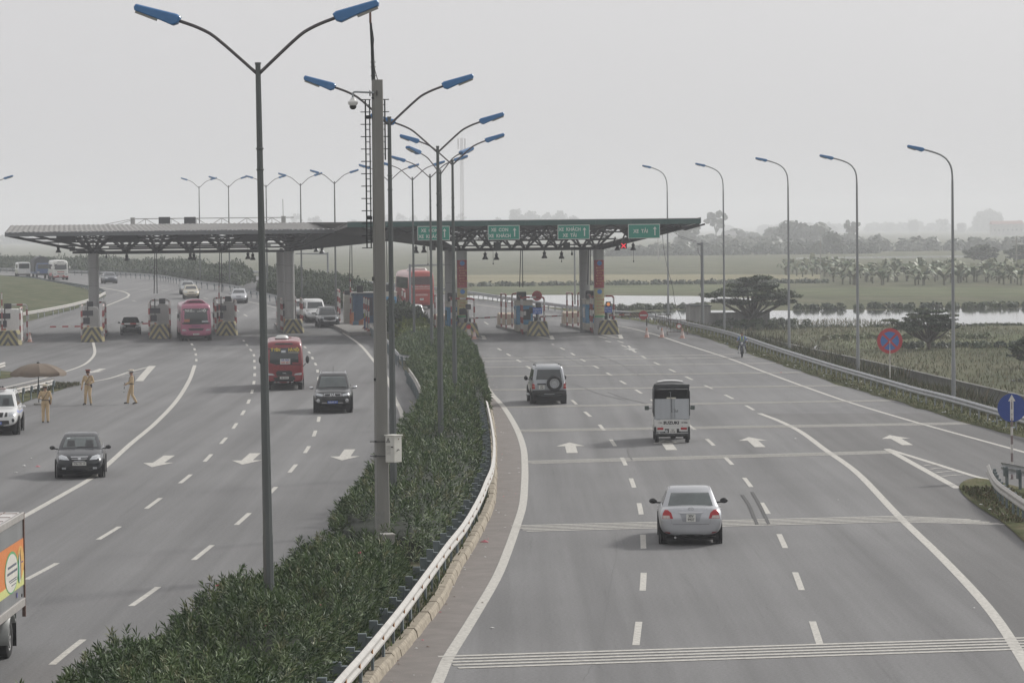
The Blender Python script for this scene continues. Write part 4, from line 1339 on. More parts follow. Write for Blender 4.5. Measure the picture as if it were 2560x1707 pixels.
for k in range(5):
 uu = us + (cols[2] + 0.5 - us) * k / 5
 z_ = zs + (ZB - zs) * k / 5
 mb = MB(); mb.bar((uu, -2.4 + 0.7 * k, 8.45 - 0.2 * k), (uu, 2.0, z_), 0.09, 0.1); mb.build('strut', TRUSS, rc)
# the dark folded soffit where the two roofs meet
p2 = FL.P(uc2 + 0.3, 2.2); p2 = Vector((p2.x, p2.y, 6.85))
pm = at(975, 600, 134); pm2 = at(985, 606, 128)
p3 = FR.P(cols[0] - 0.2, 1.8); p3 = Vector((p3.x, p3.y, 6.85))
root_inv = Matrix.Translation(FR.o) @ Matrix.Rotation(AR, 4, 'Z')
root_inv = root_inv.inverted()
def rl(p): return root_inv @ Vector(p)
eL = FL.P(uL1, -2.5, 8.25); eR = FR.P(uR0, vF, 8.6)
eM = FR.P(FR.u_of(1050, vF, 575), vF + 0.1, 8.6)
mb = MB()
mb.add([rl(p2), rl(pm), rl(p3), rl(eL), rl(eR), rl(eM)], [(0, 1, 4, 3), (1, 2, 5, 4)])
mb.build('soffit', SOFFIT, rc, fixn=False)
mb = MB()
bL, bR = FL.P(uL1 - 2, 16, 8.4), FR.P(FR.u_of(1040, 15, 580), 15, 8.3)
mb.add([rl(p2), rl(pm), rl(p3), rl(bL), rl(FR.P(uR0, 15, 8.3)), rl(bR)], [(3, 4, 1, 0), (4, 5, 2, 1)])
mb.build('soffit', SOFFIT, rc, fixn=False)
mb = MB(); mb.bar(rl(p2), rl(pm), 0.16, 0.2); mb.build('hip_beam', TRUSS, rc)
mb = MB(); mb.bar(rl(pm), rl(p3), 0.16, 0.2); mb.build('hip_beam', TRUSS, rc)
mb = MB(); c_ = FL.P(uL1 - 0.6, -2.7, 8.6)
mb.add([rl(FL.P(uL1 - 0.2, -2.6, 8.32)), rl(FL.P(uL1 - 0.2, -2.6, 8.60)), rl(FL.P(uL1 - 0.2, 8, 9.14)), rl(FR.P(uR0 + 0.05, vF + 0.1, 8.7)), rl(FR.P(uR0 + 0.05, vF + 0.1, 9.05))], [(0, 3, 4, 1), (1, 4, 2)])
mb.build('roof_flashing', ROOF_GREY, rc, fixn=False)
# lane signs
SIGN_GREEN = M('sign green', (0.012, 0.23, 0.165), 0.5, var=0.08, scale=1.5)
SIGN_LINE = M('sign lettering white', (0.58, 0.60, 0.57), 0.5, var=0.08)
for x0, x1, y0, y1, l1, l2, lb in ((1044, 1124, 565, 601.5, 'XE  CON', 'XE  KHÁCH', 'green lane sign for cars and coaches behind lamp poles'), (1220, 1298.5, 563, 600, 'XE  CON', 'XE  KHÁCH', 'green lane sign for cars and coaches, clear of the lamp poles'),
         (1394.6, 1473.5, 562, 598.5, 'XE  KHÁCH', 'XE  TẢI', 'green lane sign for coaches and lorries'), (1570.6, 1649.5, 560, 596.6, None, 'XE  TẢI', 'green lane sign for lorries at the right end of the canopy')):
 a, b = FR.loc(x0, y1, vF - 0.35), FR.loc(x1, y0, vF - 0.35)
 w, h = b[0] - a[0], b[2] - a[2]
 loc = FR.P((a[0] + b[0]) / 2, vF - 0.35, (a[2] + b[2]) / 2)
 s = thing('lane_sign', lb, 'road sign', loc, R(1.5), 'green lane signs on the canopy')
 mb = MB(); mb.box((0, 0, 0), (w, 0.05, h)); mb.build('border', SIGN_LINE, s, bevel=0.01)
 mb = MB(); mb.box((0, -0.028, 0), (w - 0.09, 0.012, h - 0.09)); mb.build('panel', SIGN_GREEN, s)
 if l1:
  text_part('lettering', l1, 0.36, SIGN_LINE, s, (-0.3, -0.037, 0.2), (PI / 2, 0, 0), bold=0.009, sx=0.9)
  text_part('lettering', l2, 0.36, SIGN_LINE, s, (-0.3, -0.037, -0.26), (PI / 2, 0, 0), bold=0.009, sx=0.9)
 else:
  text_part('lettering', l2, 0.38, SIGN_LINE, s, (-0.26, -0.037, 0.0), (PI / 2, 0, 0), bold=0.009, sx=0.9)
 mb = MB(); mb.prism([(0.80, -0.32), (0.88, -0.32), (0.88, 0.16), (0.98, 0.16), (0.84, 0.36), (0.70, 0.16), (0.80, 0.16)], -0.044, -0.036, 'Y'); mb.build('arrow', SIGN_LINE, s)
 for xx in (-w * 0.3, w * 0.3):
  mb = MB(); mb.box((xx, 0.16, 0.1), (0.06, 0.3, 0.06)); mb.build('bracket', TRUSS, s)
# bell lamps under the canopies
bell0 = None
BELL_M = M('bell lamp metal', (0.045, 0.047, 0.05), 0.4, 0.4, var=0.1)
BELL_IN = M('bell lamp shade', (0.10, 0.105, 0.11), 0.35, 0.5, var=0.1)
ordn = ['first', 'second', 'third', 'fourth', 'fifth', 'sixth', 'seventh', 'eighth', 'ninth', 'tenth']
BL = [(146, 613, 632), (317, 632, 652), (476, 630, 649), (485, 632, 650), (620, 629, 648), (632, 630, 650), (791, 616, 630), (805, 616, 634)]
BR_ = [(1040, 614, 633), (1060, 615, 632), (1213, 630, 649), (1241, 631, 650), (1361, 627, 646), (1404, 628, 647), (1544, 612, 626), (1583, 606, 626)]
for F, L, nm in ((FL, BL, 'left'), (FR, BR_, 'right')):
 for i, (px, y0, y1) in enumerate(L):
  v = 2.2 if i % 2 == 0 else 5.0
  u, v, z1 = F.loc(px, y1, v); z0 = F.loc(px, y0, v)[2]
  lab = '%s bell lamp from the left under the %s toll canopy' % (ordn[i], 'grey left' if nm == 'left' else 'green-edged right')
  if bell0 is None:
   bell0 = thing('bell_lamp', lab, 'lamp', F.P(u, v, z1), 0, 'bell lamps under the toll canopies')
   mb = MB(); mb.lathe([(0.245, 0.0), (0.235, 0.05), (0.19, 0.15), (0.13, 0.24), (0.10, 0.28)], n=16); mb.build('shade', BELL_IN, bell0, smooth=40)
   mb = MB(); mb.lathe([(0.10, 0.27), (0.115, 0.30), (0.12, 0.42), (0.15, 0.44), (0.15, 0.47), (0.07, 0.52), (0.05, 0.6), (0.001, 0.62)], n=14); mb.build('ballast', BELL_M, bell0, smooth=30)
   mb = MB(); mb.tube([(0, 0, 0.6), (0, 0, 0.95)], 0.015, 6); mb.build('hanger', BELL_M, bell0)
  else:
   dup(bell0, F.P(u, v, z1), 0, lab)
bul = None
for F, px, y0, y1, lb in ((FL, 266, 630, 646, 'small dark bulb lamp hanging right of the leftmost column'), (FR, 1430, 625, 639, 'small dark bulb lamp hanging left of the rear right column')):
 u, v, z = F.loc(px, y1, 2.2)
 if bul is None:
  bul = thing('bulb_lamp', lb, 'lamp', F.P(u, v, z), 0, 'small bulb lamps under the toll canopies')
  mb = MB(); mb.lathe([(0.001, 0), (0.06, 0.03), (0.095, 0.12), (0.07, 0.22), (0.035, 0.3), (0.03, 0.5)], n=12); mb.build('bulb', BELL_M, bul, smooth=True)
 else:
  dup(bul, F.P(u, v, z), 0, lb)
# signal boxes
for F, x0, y0, x1, y1, lb in ((FL, 174, 617, 188, 628, 'dark signal box under the far left of the grey canopy'), (FL, 767, 614, 781, 624, 'dark signal box beside the pair of bell lamps at the canopy join'),
        (FR, 1073, 610, 1089, 626, 'dark signal box below the leftmost green lane sign'), (FR, 1234, 605, 1252, 624, 'dark signal box below the second green lane sign'),
        (FR, 1408, 606, 1425, 622, 'dark signal box below the third green lane sign'), (FR, 1551, 607, 1567, 622, 'lane signal showing a lit red cross')):
 a, b = F.loc(x0, y1, 0.5), F.loc(x1, y0, 0.5)
 w, h = b[0] - a[0], b[2] - a[2]
 s = thing('lane_signal', lb, 'lane signal', F.P((a[0] + b[0]) / 2, 0.5, (a[2] + b[2]) / 2), 0, 'lane signals under the toll canopies')
 mb = MB(); mb.box((0, 0, 0), (w, 0.2, h)); mb.build('case', BLACK, s, bevel=0.01)
 mb = MB(); mb.box((0, 0.05, h / 2 + 0.12), (0.06, 0.06, 0.25)); mb.build('bracket', TRUSS, s)
 if 'cross' in lb:
  XR = M('lit red cross', (0.5, 0.02, 0.03), 0.5, var=0, emit=((1.0, 0.03, 0.06), 1.1))
  for a_ in (45, -45):
   mb = MB(); mb.box((0, -0.112 - (0.003 if a_ > 0 else 0), 0), (w * 0.95, 0.012, 0.06), ry=R(a_)); mb.build('cross_bar', XR, s)
# pull cords with weights
for px, y0, y1, lb in ((1070, 612, 662, 'thin cord with a weight hanging below the leftmost lane sign'), (1233, 622, 661, 'thin cord with a weight hanging beside a pair of bell lamps'), (1404, 645, 655, 'short weighted cord below a bell lamp'), (1584, 626, 655, 'thin cord hanging below the rightmost bell lamp')):
 u, v, z = FR.loc(px, y1, 2.2); zt = FR.loc(px, y0, 2.2)[2]
 s = thing('pull_cord', lb, 'cord', FR.P(u, v, z), 0, 'weighted cords under the right canopy')
 mb = MB(); mb.tube([(0, 0, 0), (0, 0, zt - z)], 0.014, 5); mb.build('cord', BLACK, s)
 mb = MB(); mb.lathe([(0.001, -0.02), (0.045, 0), (0.045, 0.1), (0.001, 0.13)], n=8); mb.build('weight', BLACK, s)
# conduits dropping to the booths
for F, px, v, y0, y1, lb in ((FL, 391, 5.0, 627, 734, 'black conduits dropping to the booth left of the pink bus'), (FL, 553, 5.0, 627, 730, 'black conduits dropping to the booth right of the pink bus'),
        (FL, 879, 6.0, 600, 718, 'black conduits dropping to the blue hut'), (FR, 966, 6.0, 600, 706, 'black conduits between the concrete pole and the lamp behind it'),
        (FR, 1305, 6.0, 622, 718, 'black conduits dropping to the blue and white booth in mid plaza'), (FR, 1475, 6.0, 622, 712, 'black conduits between the two right columns')):
 a = F.loc(px, y1, v); zt = F.loc(px, y0, v)[2]
 s = thing('conduit', lb, 'conduit', F.P(a[0], v, a[2]), 0, 'conduits from the canopy to the booths')
 for k, dx in enumerate((-0.07, 0.06)):
  mb = MB(); mb.tube([(dx - 0.12 * (1 - k), 0, 0), (dx, 0, zt - a[2])], 0.035, 6); mb.build('pipe', BLACK, s)
# --- islands
CHEV = stripes('chevron paint', (0.035, 0.038, 0.042), (0.32, 0.275, 0.12), 0.64, skew=(1.5, True), dirt=0.45)
RW = stripes('red and white bands', (0.52, 0.50, 0.48), (0.27, 0.04, 0.04), 0.95, dirt=0.3)
RWH = stripes('red and white bands along', (0.62, 0.60, 0.57), (0.36, 0.04, 0.04), 0.95, axis='X', dirt=0.3)
RWY = stripes('red and white bands lengthwise', (0.62, 0.60, 0.57), (0.36, 0.04, 0.04), 0.95, axis='Y', dirt=0.3)
ISL = M('island concrete', (0.20, 0.19, 0.18), 0.9, var=0.25, scale=1.2, bump=0.2)
BOOTH_BLUE = M('booth blue', (0.07, 0.24, 0.42), 0.5, var=0.1, scale=1.5)
BOOTH_WHITE = M('booth cream', (0.50, 0.48, 0.42), 0.6, var=0.12, scale=1.5)
CAB_GREY = M('cabinet grey', (0.33, 0.33, 0.32), 0.6, var=0.12, scale=1.2)
BEIGE = M('crash cushion beige', (0.40, 0.33, 0.26), 0.8, var=0.15)
def u_frame(root, a, b, z0a, z0b, zt, r=0.07):
 """an inverted U of banded pipe between two ground points (local)"""
 a, b = Vector((a[0], a[1], 0)), Vector((b[0], b[1], 0))
 d = (b - a).normalized() * 0.18
 for p, q, z0 in ((a, d, z0a), (b, -d, z0b)):
  mb = MB(); mb.tube([(p.x, p.y, z0), (p.x, p.y, zt - 0.18), (p.x + q.x * 0.3, p.y + q.y * 0.3, zt - 0.05), (p.x + q.x, p.y + q.y, zt)], r, 10)
  mb.build('pipe_post', RW, root, smooth=30)
 mb = MB(); mb.tube([a + d + Vector((0, 0, zt)), b - d + Vector((0, 0, zt))], r, 10)
 mb.build('pipe_rail', RWH if abs(d.x) > abs(d.y) else RWY, root, smooth=30)
def island(label, px, py, ang, length=23.5, hump=False):
 p = G(px, py)
 s = thing('toll_island', label, 'toll island', p, ang, 'toll islands with chevron noses')
 mb = MB()
 prof = [(-0.86, 0.0), (-0.80, 0.45), (-0.68, 1.12), (0.68, 1.12), (0.80, 0.45), (0.86, 0.0)]
 mb.loft([[(x * 0.93, 0.0 + z * 0.12, z) for x, z in prof], [(x, 0.35 + z * 0.05, z) for x, z in prof], [(x, 1.9, z) for x, z in prof]])
 mb.build('crash_nose', CHEV, s, bevel=0.03, rot=(0, 0, R(-4)))
 mb = MB(); mb.box((0, length / 2 + 0.9, 0.11), (1.66, length - 1.8, 0.22)); mb.build('island_base', ISL, s, bevel=0.02)
 if hump:
  mb = MB(); mb.prism([(length - 1.4, 0.2), (length + 0.2, 0.2), (length + 0.2, 0.95), (length - 0.4, 1.28), (length - 1.2, 1.15)], -0.7, 0.7, 'X'); mb.build('end_cushion', BEIGE, s, bevel=0.06)
 return s
def barrier_arm(label, loc, ang, L, dirx=-1, tilt=0.0, mat=None, cab=True, z=0.95, upright=False):
 s = thing('barrier_gate', label, 'barrier', loc, ang, 'toll barriers')
 mb = MB(); mb.box((0, 0, 0.5), (0.36, 0.36, 1.0)); mb.build('housing', mat or ORANGE, s, bevel=0.02)
 mb = MB(); mb.box((0, 0, 1.03), (0.4, 0.4, 0.06)); mb.build('cap', CAB_GREY, s)
 mb = MB()
 if upright:
  mb.box((0, 0, L / 2), (0.10, 0.05, L)); a = mb.build('arm', RW, s, loc=(dirx * 0.1, -0.21, 0.85))
 else:
  mb.box((dirx * L / 2, 0, 0), (L, 0.05, 0.11)); a = mb.build('arm', RWH, s, loc=(0, -0.21, z), rot=(0, tilt, 0))
 return s
def screen_post(label, loc, ang, boxes, H=2.9):
 s = thing('display_post', label, 'display', loc, ang, 'dark display posts on the toll islands')
 mb = MB(); mb.tube([(0, 0, 0), (0, 0, H)], 0.05, 8); mb.build('post', BLACK, s)
 for (x, z, w, h) in boxes:
  mb = MB(); mb.box((x, -0.1, z), (w, 0.16, h)); o = mb.build('screen', BLACK, s, bevel=0.01)
  mb = MB(); mb.box((x, -0.186, z), (w * 0.86, 0.01, h * 0.8)); mb.build('display', M('unlit display', (0.035, 0.035, 0.045), 0.25, var=0.3, scale=4), o)
 return s
def cabinet(label, loc, ang, w=0.75, d=1.0, h=2.35, mat=None, x=0.0):
 s = thing('booth_cabin', label, 'toll booth', loc, ang, 'grey toll cabins')
 mb = MB(); mb.prism([(x - w / 2, 0), (x + w / 2, 0), (x + w / 2, h - 0.25), (x + w / 2 - 0.12, h - 0.06), (x + w / 2 - 0.35, h), (x - w / 2, h)], 0, d, 'Y'); mb.build('shell', mat or CAB_GREY, s, bevel=0.02)
 mb = MB(); mb.box((x, -0.008, h * 0.52), (w * 0.8, 0.012, h * 0.75)); mb.build('panel', mat or CAB_GREY, s, bevel=0.004)
 mb = MB(); mb.box((x - w / 2 - 0.006, d * 0.5, h * 0.6), (0.012, d * 0.6, h * 0.3)); mb.build('window', GLASS, s)
 mb = MB(); mb.box((x - w * 0.1, d * 0.4, h + 0.22), (0.5, 0.5, 0.42)); mb.build('roof_box', BLACK, s, bevel=0.03)
 return s
IS_Y = 3.4
iso = []
for px, py, lb in ((20, 864, 'toll island with a chevron nose at the left picture edge'), (229.5, 855, 'chevron-nosed toll island under the leftmost column'), (399, 847, 'chevron-nosed toll island between the dark pickup and the pink bus'),
     (566, 839, 'chevron-nosed toll island right of the pink bus'), (733, 833, 'chevron-nosed toll island under the twin grey columns beside the dark SUV')):
 s = island(lb, px, py, AI)
 iso.append(s)
def isl(i, x, y, z=0.22):
 s = iso[i]
 c, k = math.cos(s.rotation_euler[2]), math.sin(s.rotation_euler[2])
 return (s.location.x + x * c - y * k, s.location.y + x * k + y * c, z)
nmL = ['at the left picture edge', 'by the leftmost column', 'left of the pink bus', 'right of the pink bus', 'beside the dark SUV']
for i in range(5):
 s = iso[i]
 if i in (0, 1, 2, 3):
  barrier_arm('orange barrier cabinet %s%s' % (nmL[i], ', arm lowered' if i in (1, 2) else ', arm raised'), isl(i, -0.42, 2.3), AI, 2.9 if i != 2 else 2.6, -1, upright=i in (0, 3))
 else:
  barrier_arm('orange barrier cabinet under the twin grey columns', isl(i, -0.5, 2.3), AI, 0.7, 1, upright=True)
 screen_post('dark display post on the toll island %s' % nmL[i], isl(i, -0.35, 2.9), AI, [(0.0, 1.95, 0.85, 0.42), (-0.1, 1.35, 0.5, 0.5)])
 if i in (0, 2, 3):
  cabinet(('white' if i == 0 else 'grey') + ' rounded toll cabin on the island %s' % nmL[i], isl(i, 0.32, 3.6), AI, 0.85 if i else 1.7, 1.8, 2.45, WHITE if i == 0 else CAB_GREY, 0.0 if i else -0.3)
 else:
  cabinet('grey toll cabin on the island %s' % nmL[i], isl(i, -0.1, 4.4), AI, 1.1, 1.8, 2.4)
 u_frame(s, (-0.82, 2.1), (-0.82, 4.6), 0.2, 0.2, 2.75)
 u_frame(s, (0.84, 2.0), (0.84, 5.4), 0.2, 0.2, 2.75)
 u_frame(s, (-0.8, 15.0), (0.8, 15.0), 0.2, 0.2, 2.75)
 mb = MB(); mb.box((-0.25, 11.0, 1.3), (0.9, 1.6, 2.2)); mb.build('rear_cabin', CAB_GREY, s, bevel=0.05)
isr = []
for px, py, lb in ((1171, 844, 'chevron-nosed toll island by the column with banners, a red stand before it'), (1347, 839.6, 'chevron-nosed toll island with the blue and white booth in mid plaza'), (1522, 836, 'chevron-nosed toll island at the right end of the plaza')):
 isr.append(island(lb, px, py, AR, hump=True))
iso = iso + isr
nmR = {5: 'by the left banner column', 6: 'in mid plaza', 7: 'at the right end of the plaza'}
RSIGN = M('no entry red', (0.40, 0.035, 0.04), 0.45, var=0.1)
for i in (5, 6, 7):
 s = iso[i]
 c = isl(i, -0.55, 4.6)
 bth = thing('toll_booth', 'blue and cream toll booth %s' % nmR[i], 'toll booth', c, AR, 'blue and cream toll booths')
 for nm, z0, z1, m_ in (('base_band', 0.0, 0.55, BOOTH_WHITE), ('blue_wall', 0.55, 2.05, BOOTH_BLUE), ('top_band', 2.05, 2.42, BOOTH_WHITE)):
  mb = MB(); mb.box((0, 0.95, (z0 + z1) / 2), (1.3 if nm != 'blue_wall' else 1.31, 1.9, z1 - z0 - 0.002)); mb.build(nm, m_, bth, bevel=0.05)
 mb = MB(); mb.box((0, 0.95, 2.46), (1.45, 2.05, 0.08)); mb.build('roof', BOOTH_WHITE, bth, bevel=0.02)
 mb = MB(); mb.box((0.05, -0.012, 1.35), (0.86, 0.02, 0.85)); w_ = mb.build('window', GLASS, bth, bevel=0.03)
 mb = MB(); mb.box((0.0, -0.028, 1.45), (0.2, 0.01, 0.32)); mb.build('notice', WHITE, w_)
 mb = MB(); mb.box((0.664, 0.9, 1.4), (0.02, 1.2, 0.8)); mb.build('window', GLASS, bth)
 mb = MB(); mb.box((-0.664, 0.9, 1.4), (0.02, 1.2, 0.8)); mb.build('window', GLASS, bth)
 mb = MB(); mb.box((-0.2, 0.5, 2.83), (0.75, 0.6, 0.66)); mb.build('roof_unit', BLACK, bth, bevel=0.04)
 u_frame(s, (-1.05, 2.0), (0.62, 1.4), 0.1, 1.1, 3.0)
 u_frame(s, (-0.98, 3.4), (-0.98, 5.4), 0.2, 0.2, 3.05)
 u_frame(s, (-1.0, 14.0), (-1.0, 17.6), 0.2, 0.2, 3.0)
 u_frame(s, (0.8, 16.6), (-0.2, 16.6), 0.2, 0.2, 3.0)
 barrier_arm('dark barrier with a striped arm behind the booth %s' % nmR[i], isl(i, 0.5, 11), AR, 2.9, 1, tilt=R(-2), mat=DARKMETAL)
 tl = thing('traffic_light', '%s small traffic light above the island nose %s' % ('amber lit' if i == 7 else 'unlit', nmR[i]), 'traffic light', isl(i, 0.1, 0.9, 1.12), AR, 'small traffic lights on the toll islands')
 mb = MB(); mb.tube([(0, 0, 0), (0, 0, 1.0)], 0.06, 8); mb.lathe([(0.18, 0), (0.06, 0.12)], n=10); mb.build('post', CAB_GREY, tl)
 mb = MB(); mb.box((0, -0.02, 1.25), (0.40, 0.2, 0.42)); mb.build('case', BLACK, tl, bevel=0.02)
 mb = MB(); mb.lathe([(0.001, -0.14), (0.13, -0.135), (0.14, -0.12)], (0, 0, 1.25), 14, axis='Y')
 mb.build('lens', M('amber lens lit', (0.55, 0.2, 0.06), 0.4, var=0, emit=((1.0, 0.35, 0.1), 0.35)) if i == 7 else M('dark lens', (0.05, 0.05, 0.055), 0.3), tl)
 if i in (6, 7):
  bsn = thing('notice_board', 'small blue notice in white letters on the island %s' % nmR[i], 'sign', isl(i, 0.0 if i == 6 else 0.0, 0.80, 1.95), AR, 'blue notices on the toll islands')
  mb = MB(); mb.box((0, -0.09, 0), (0.74, 0.03, 0.5)); mb.build('panel', M('notice blue', (0.04, 0.11, 0.40), 0.5), bsn)
  text_part('lettering', 'DỪNG XE', 0.17, SIGN_LINE, bsn, (0, -0.109, 0.10), (PI / 2, 0, 0), sx=0.85)
  text_part('lettering', 'LẤY THẺ', 0.17, SIGN_LINE, bsn, (0, -0.109, -0.12), (PI / 2, 0, 0), sx=0.85)
 tm = thing('ticket_machine', 'dark ticket machine in front of the booth %s' % nmR[i], 'ticket machine', isl(i, 0.15, 2.1), AR, 'dark ticket machines')
 mb = MB(); mb.box((0, 0, 0.6), (0.5, 0.5, 1.2)); mb.build('case', BLACK, tm, bevel=0.03)
 mb = MB(); mb.tube(cr_path([Vector((0, 0, 1.1)), Vector((-0.1, 0, 1.7)), Vector((-0.35, -0.1, 2.0))], 0.1), 0.09, 8); mb.build('arm', BLACK, tm)
 mb = MB(); mb.box((-0.35, -0.12, 1.75), (0.6, 0.3, 0.5)); mb.build('head', BLACK, tm, bevel=0.06)
# round signs
def disc_sign(label, px, py, D, rpx, ring=None, bar=False, post=None, ang=0):
 p = at(px, py, D)
 r = rpx * D * YS / FPX
 s = thing('round_sign', label, 'sign', p, ang)
 mb = MB(); mb.lathe([(0.001, 0.0), (r, 0.0), (r, 0.02), (0.001, 0.02)], (0, 0, 0), 28, axis='Y'); mb.build('disc', RSIGN, s)
 if bar:
  mb = MB(); mb.box((0, -0.006, 0), (r * 1.5, 0.008, r * 0.32)); mb.build('bar', SIGN_LINE, s)
 if ring:
  mb = MB(); mb.lathe([(0.001, -0.006), (r * 0.72, -0.006), (r * 0.72, -0.001)], (0, 0, 0), 24, axis='Y'); mb.build('centre', ring, s)
 if post:
  mb = MB(); mb.tube([(0, 0.04, 0), (0, 0.04, post - p.z)], 0.03, 6); mb.build('post', DARKMETAL, s)
 return s
disc_sign('round faded red sign on the pipe frame of the mid plaza island', 1342.5, 739.5, 130.2, 12.5, M('faded red centre', (0.30, 0.07, 0.07), 0.6, var=0.3, scale=9), ang=AR)
disc_sign('round red no entry sign at the end of the striped swing barrier', 1608.5, 788, 139, 11.5, bar=True, post=0.0)
# banners on the columns
BAN_RED = M('banner red', (0.33, 0.05, 0.055), 0.6, var=0.10, scale=2)
BAN_YEL = M('banner yellow', (0.42, 0.38, 0.20), 0.6, var=0.12, scale=2)
BAN_GRN = M('banner green', (0.08, 0.28, 0.14), 0.6, var=0.12)
EMB = M('emblem blue', (0.06, 0.20, 0.48), 0.5, var=0.2, scale=9)
for k, (px, lb) in enumerate(((1153.5, 'left banner column'), (1496, 'right banner column'))):
 u = FR.u_of(px, 1.8)
 for (y0, y1, m_, nm, ln, lc_) in ((650, 719.5, BAN_RED, 'tall red banner', ('Đảm bảo', 'an toàn', 'giao thông', 'là', 'trách nhiệm', 'của mọi', 'người'), M('banner yellow text', (0.55, 0.30, 0.12), 0.6)),
          (721, 793, BAN_YEL, 'yellow banner with a green hem', ('Vì sự', 'an toàn', 'của bạn', 'hãy lái', 'xe cẩn', 'thận'), M('banner red text', (0.42, 0.10, 0.08), 0.6))):
  zt, zb = FR.loc(px, y0, 1.8)[2], FR.loc(px, y1, 1.8)[2]
  s = thing('banner', '%s wrapped on the %s' % (nm, lb), 'banner', FR.P(u, 1.8, 0), AR, 'banners on the toll columns')
  rr = 0.445
  def arc(za, zb_, r=rr, a0=-62, a1=62):
   return [[(r * math.sin(R(a)), -r * math.cos(R(a)), z) for a in np.linspace(a0, a1, 12)] for z in (za, zb_)]
  mb = MB(); mb.loft(arc(zb, zt), caps=False, closed=False); mb.build('cloth', m_, s, fixn=False, smooth=True)
  if m_ is BAN_YEL:
   mb = MB(); mb.loft(arc(zb, zb + 0.15, rr + 0.004), caps=False, closed=False); mb.build('hem', BAN_GRN, s, fixn=False)
  mb = MB(); mb.lathe([(0.001, 0), (0.19, 0), (0.19, 0.01)], (0, -rr - 0.012, zt - 0.25), 18, axis='Y'); mb.build('emblem', EMB, s)
  for q, t_ in enumerate(ln):
   zc_ = zt - 0.62 - q * (zt - zb - 0.75) / len(ln)
   mb = MB(); x_ = -0.26 + 0.04 * (q % 3)
   for w_ in range(2 + q % 2):
    L_ = 0.10 + 0.07 * ((q * 3 + w_ * 5) % 3)
    pts_ = [Vector((x_ + L_ * i_ / 8, -math.sqrt(rr * rr - (x_ + L_ * i_ / 8) ** 2) - 0.006, zc_ + (0.055 if i_ % 2 else -0.045))) for i_ in range(9)]
    mb.tube(pts_, 0.016, 4)
    x_ += L_ + 0.05
   mb.build('script_line', lc_, s)
# --- central island with the blue hut
ci = thing('toll_island', 'central raised island carrying the blue hut and banded posts', 'toll island', G(915, 838), R(6.5), 'toll islands with chevron noses')
mb = MB(); mb.box((0.2, 23, 0.14), (3.2, 48, 0.28)); mb.build('island_base', ISL, ci, bevel=0.03)
CF = Frame(G(915, 838), R(6.5))
def ciw(px, y): return CF.P(CF.u_of(px, y, 780), y, 0.28)
u_frame(ci, (CF.u_of(847, 32), 32), (CF.u_of(847, 32) + 0.2, 38), 0.28, 0.28, 3.0)
u_frame(ci, (CF.u_of(858, 28), 28), (CF.u_of(880, 28), 28), 0.28, 0.28, 3.0)
u_frame(ci, (CF.u_of(1004, 36), 36), (CF.u_of(1010, 28), 28), 0.0, 0.0, 3.0)
for px, y0, y1, yy in ((908, 742, 829, 8.0), (913.5, 746, 834, 4.4), (919.5, 752, 839, 0.6)):
 u = CF.u_of(px, yy)
 mb = MB(); mb.tube([(u, yy, 0.28), (u, yy, 2.95)], 0.065, 10); o = mb.build('banded_post', RW, ci, smooth=30)
 mb = MB(); mb.lathe([(0.22, 0.28), (0.07, 0.42)], (u, yy, 0), 10); mb.build('post_foot', M('rust red', (0.16, 0.05, 0.04), 0.8), ci)
p = ciw(908, 24.0)
hut = thing('guard_hut', 'dark blue steel hut on the central island behind the banded posts', 'hut', p, R(6.5))
HB = M('hut blue', (0.025, 0.075, 0.15), 0.55, var=0.12, scale=2)
for k in range(6):
 mb = MB(); mb.box((-0.75 + k * 0.31, 0, 1.3), (0.30, 0.05, 2.6)); mb.build('wall_panel', HB, hut, bevel=0.01)
mb = MB(); mb.box((0.03, 1.0, 1.3), (1.8, 1.94, 2.58)); mb.build('body', HB, hut)
mb = MB(); mb.box((0.03, 0.9, 2.66), (2.1, 2.3, 0.1)); mb.build('roof', CAB_GREY, hut, bevel=0.02)
mb = MB(); mb.box((0.5, -0.04, 1.45), (0.7, 0.03, 1.6)); mb.build('door', M('hut door', (0.03, 0.03, 0.045), 0.4), hut)
mb = MB(); mb.box((-0.25, 0.2, 3.0), (0.55, 0.6, 0.6)); mb.build('roof_box', BLACK, hut, bevel=0.03)
cabinet('cream toll cabin with a dark window left of the blue hut', ciw(872, 25), R(6.5), 0.8, 1.6, 2.45, BOOTH_WHITE)
barrier_arm('orange barrier cabinet leaning on the blue hut, arm raised', ciw(879, 22.0), R(6.5), 3.0, -1, upright=True)
tri = thing('warning_board', 'orange slanted warning board at the foot of the blue hut', 'board', ciw(899, 19), R(6.5))
mb = MB(); mb.prism([(-0.8, 0), (0.75, 0), (0.75, 0.75)], -0.05, 0.05, 'Y'); mb.build('board', ORANGE, tri)
mb = MB(); mb.box((-0.35, -0.1, 0.16), (0.5, 0.3, 0.3)); mb.build('foot_block', M('faded blue', (0.08, 0.16, 0.24), 0.7), tri)
bth = dup(bth, CF.P(CF.u_of(972, 40), 40, 0.2), R(6.5), 'blue and cream toll booth glimpsed between the concrete pole and the red coach')
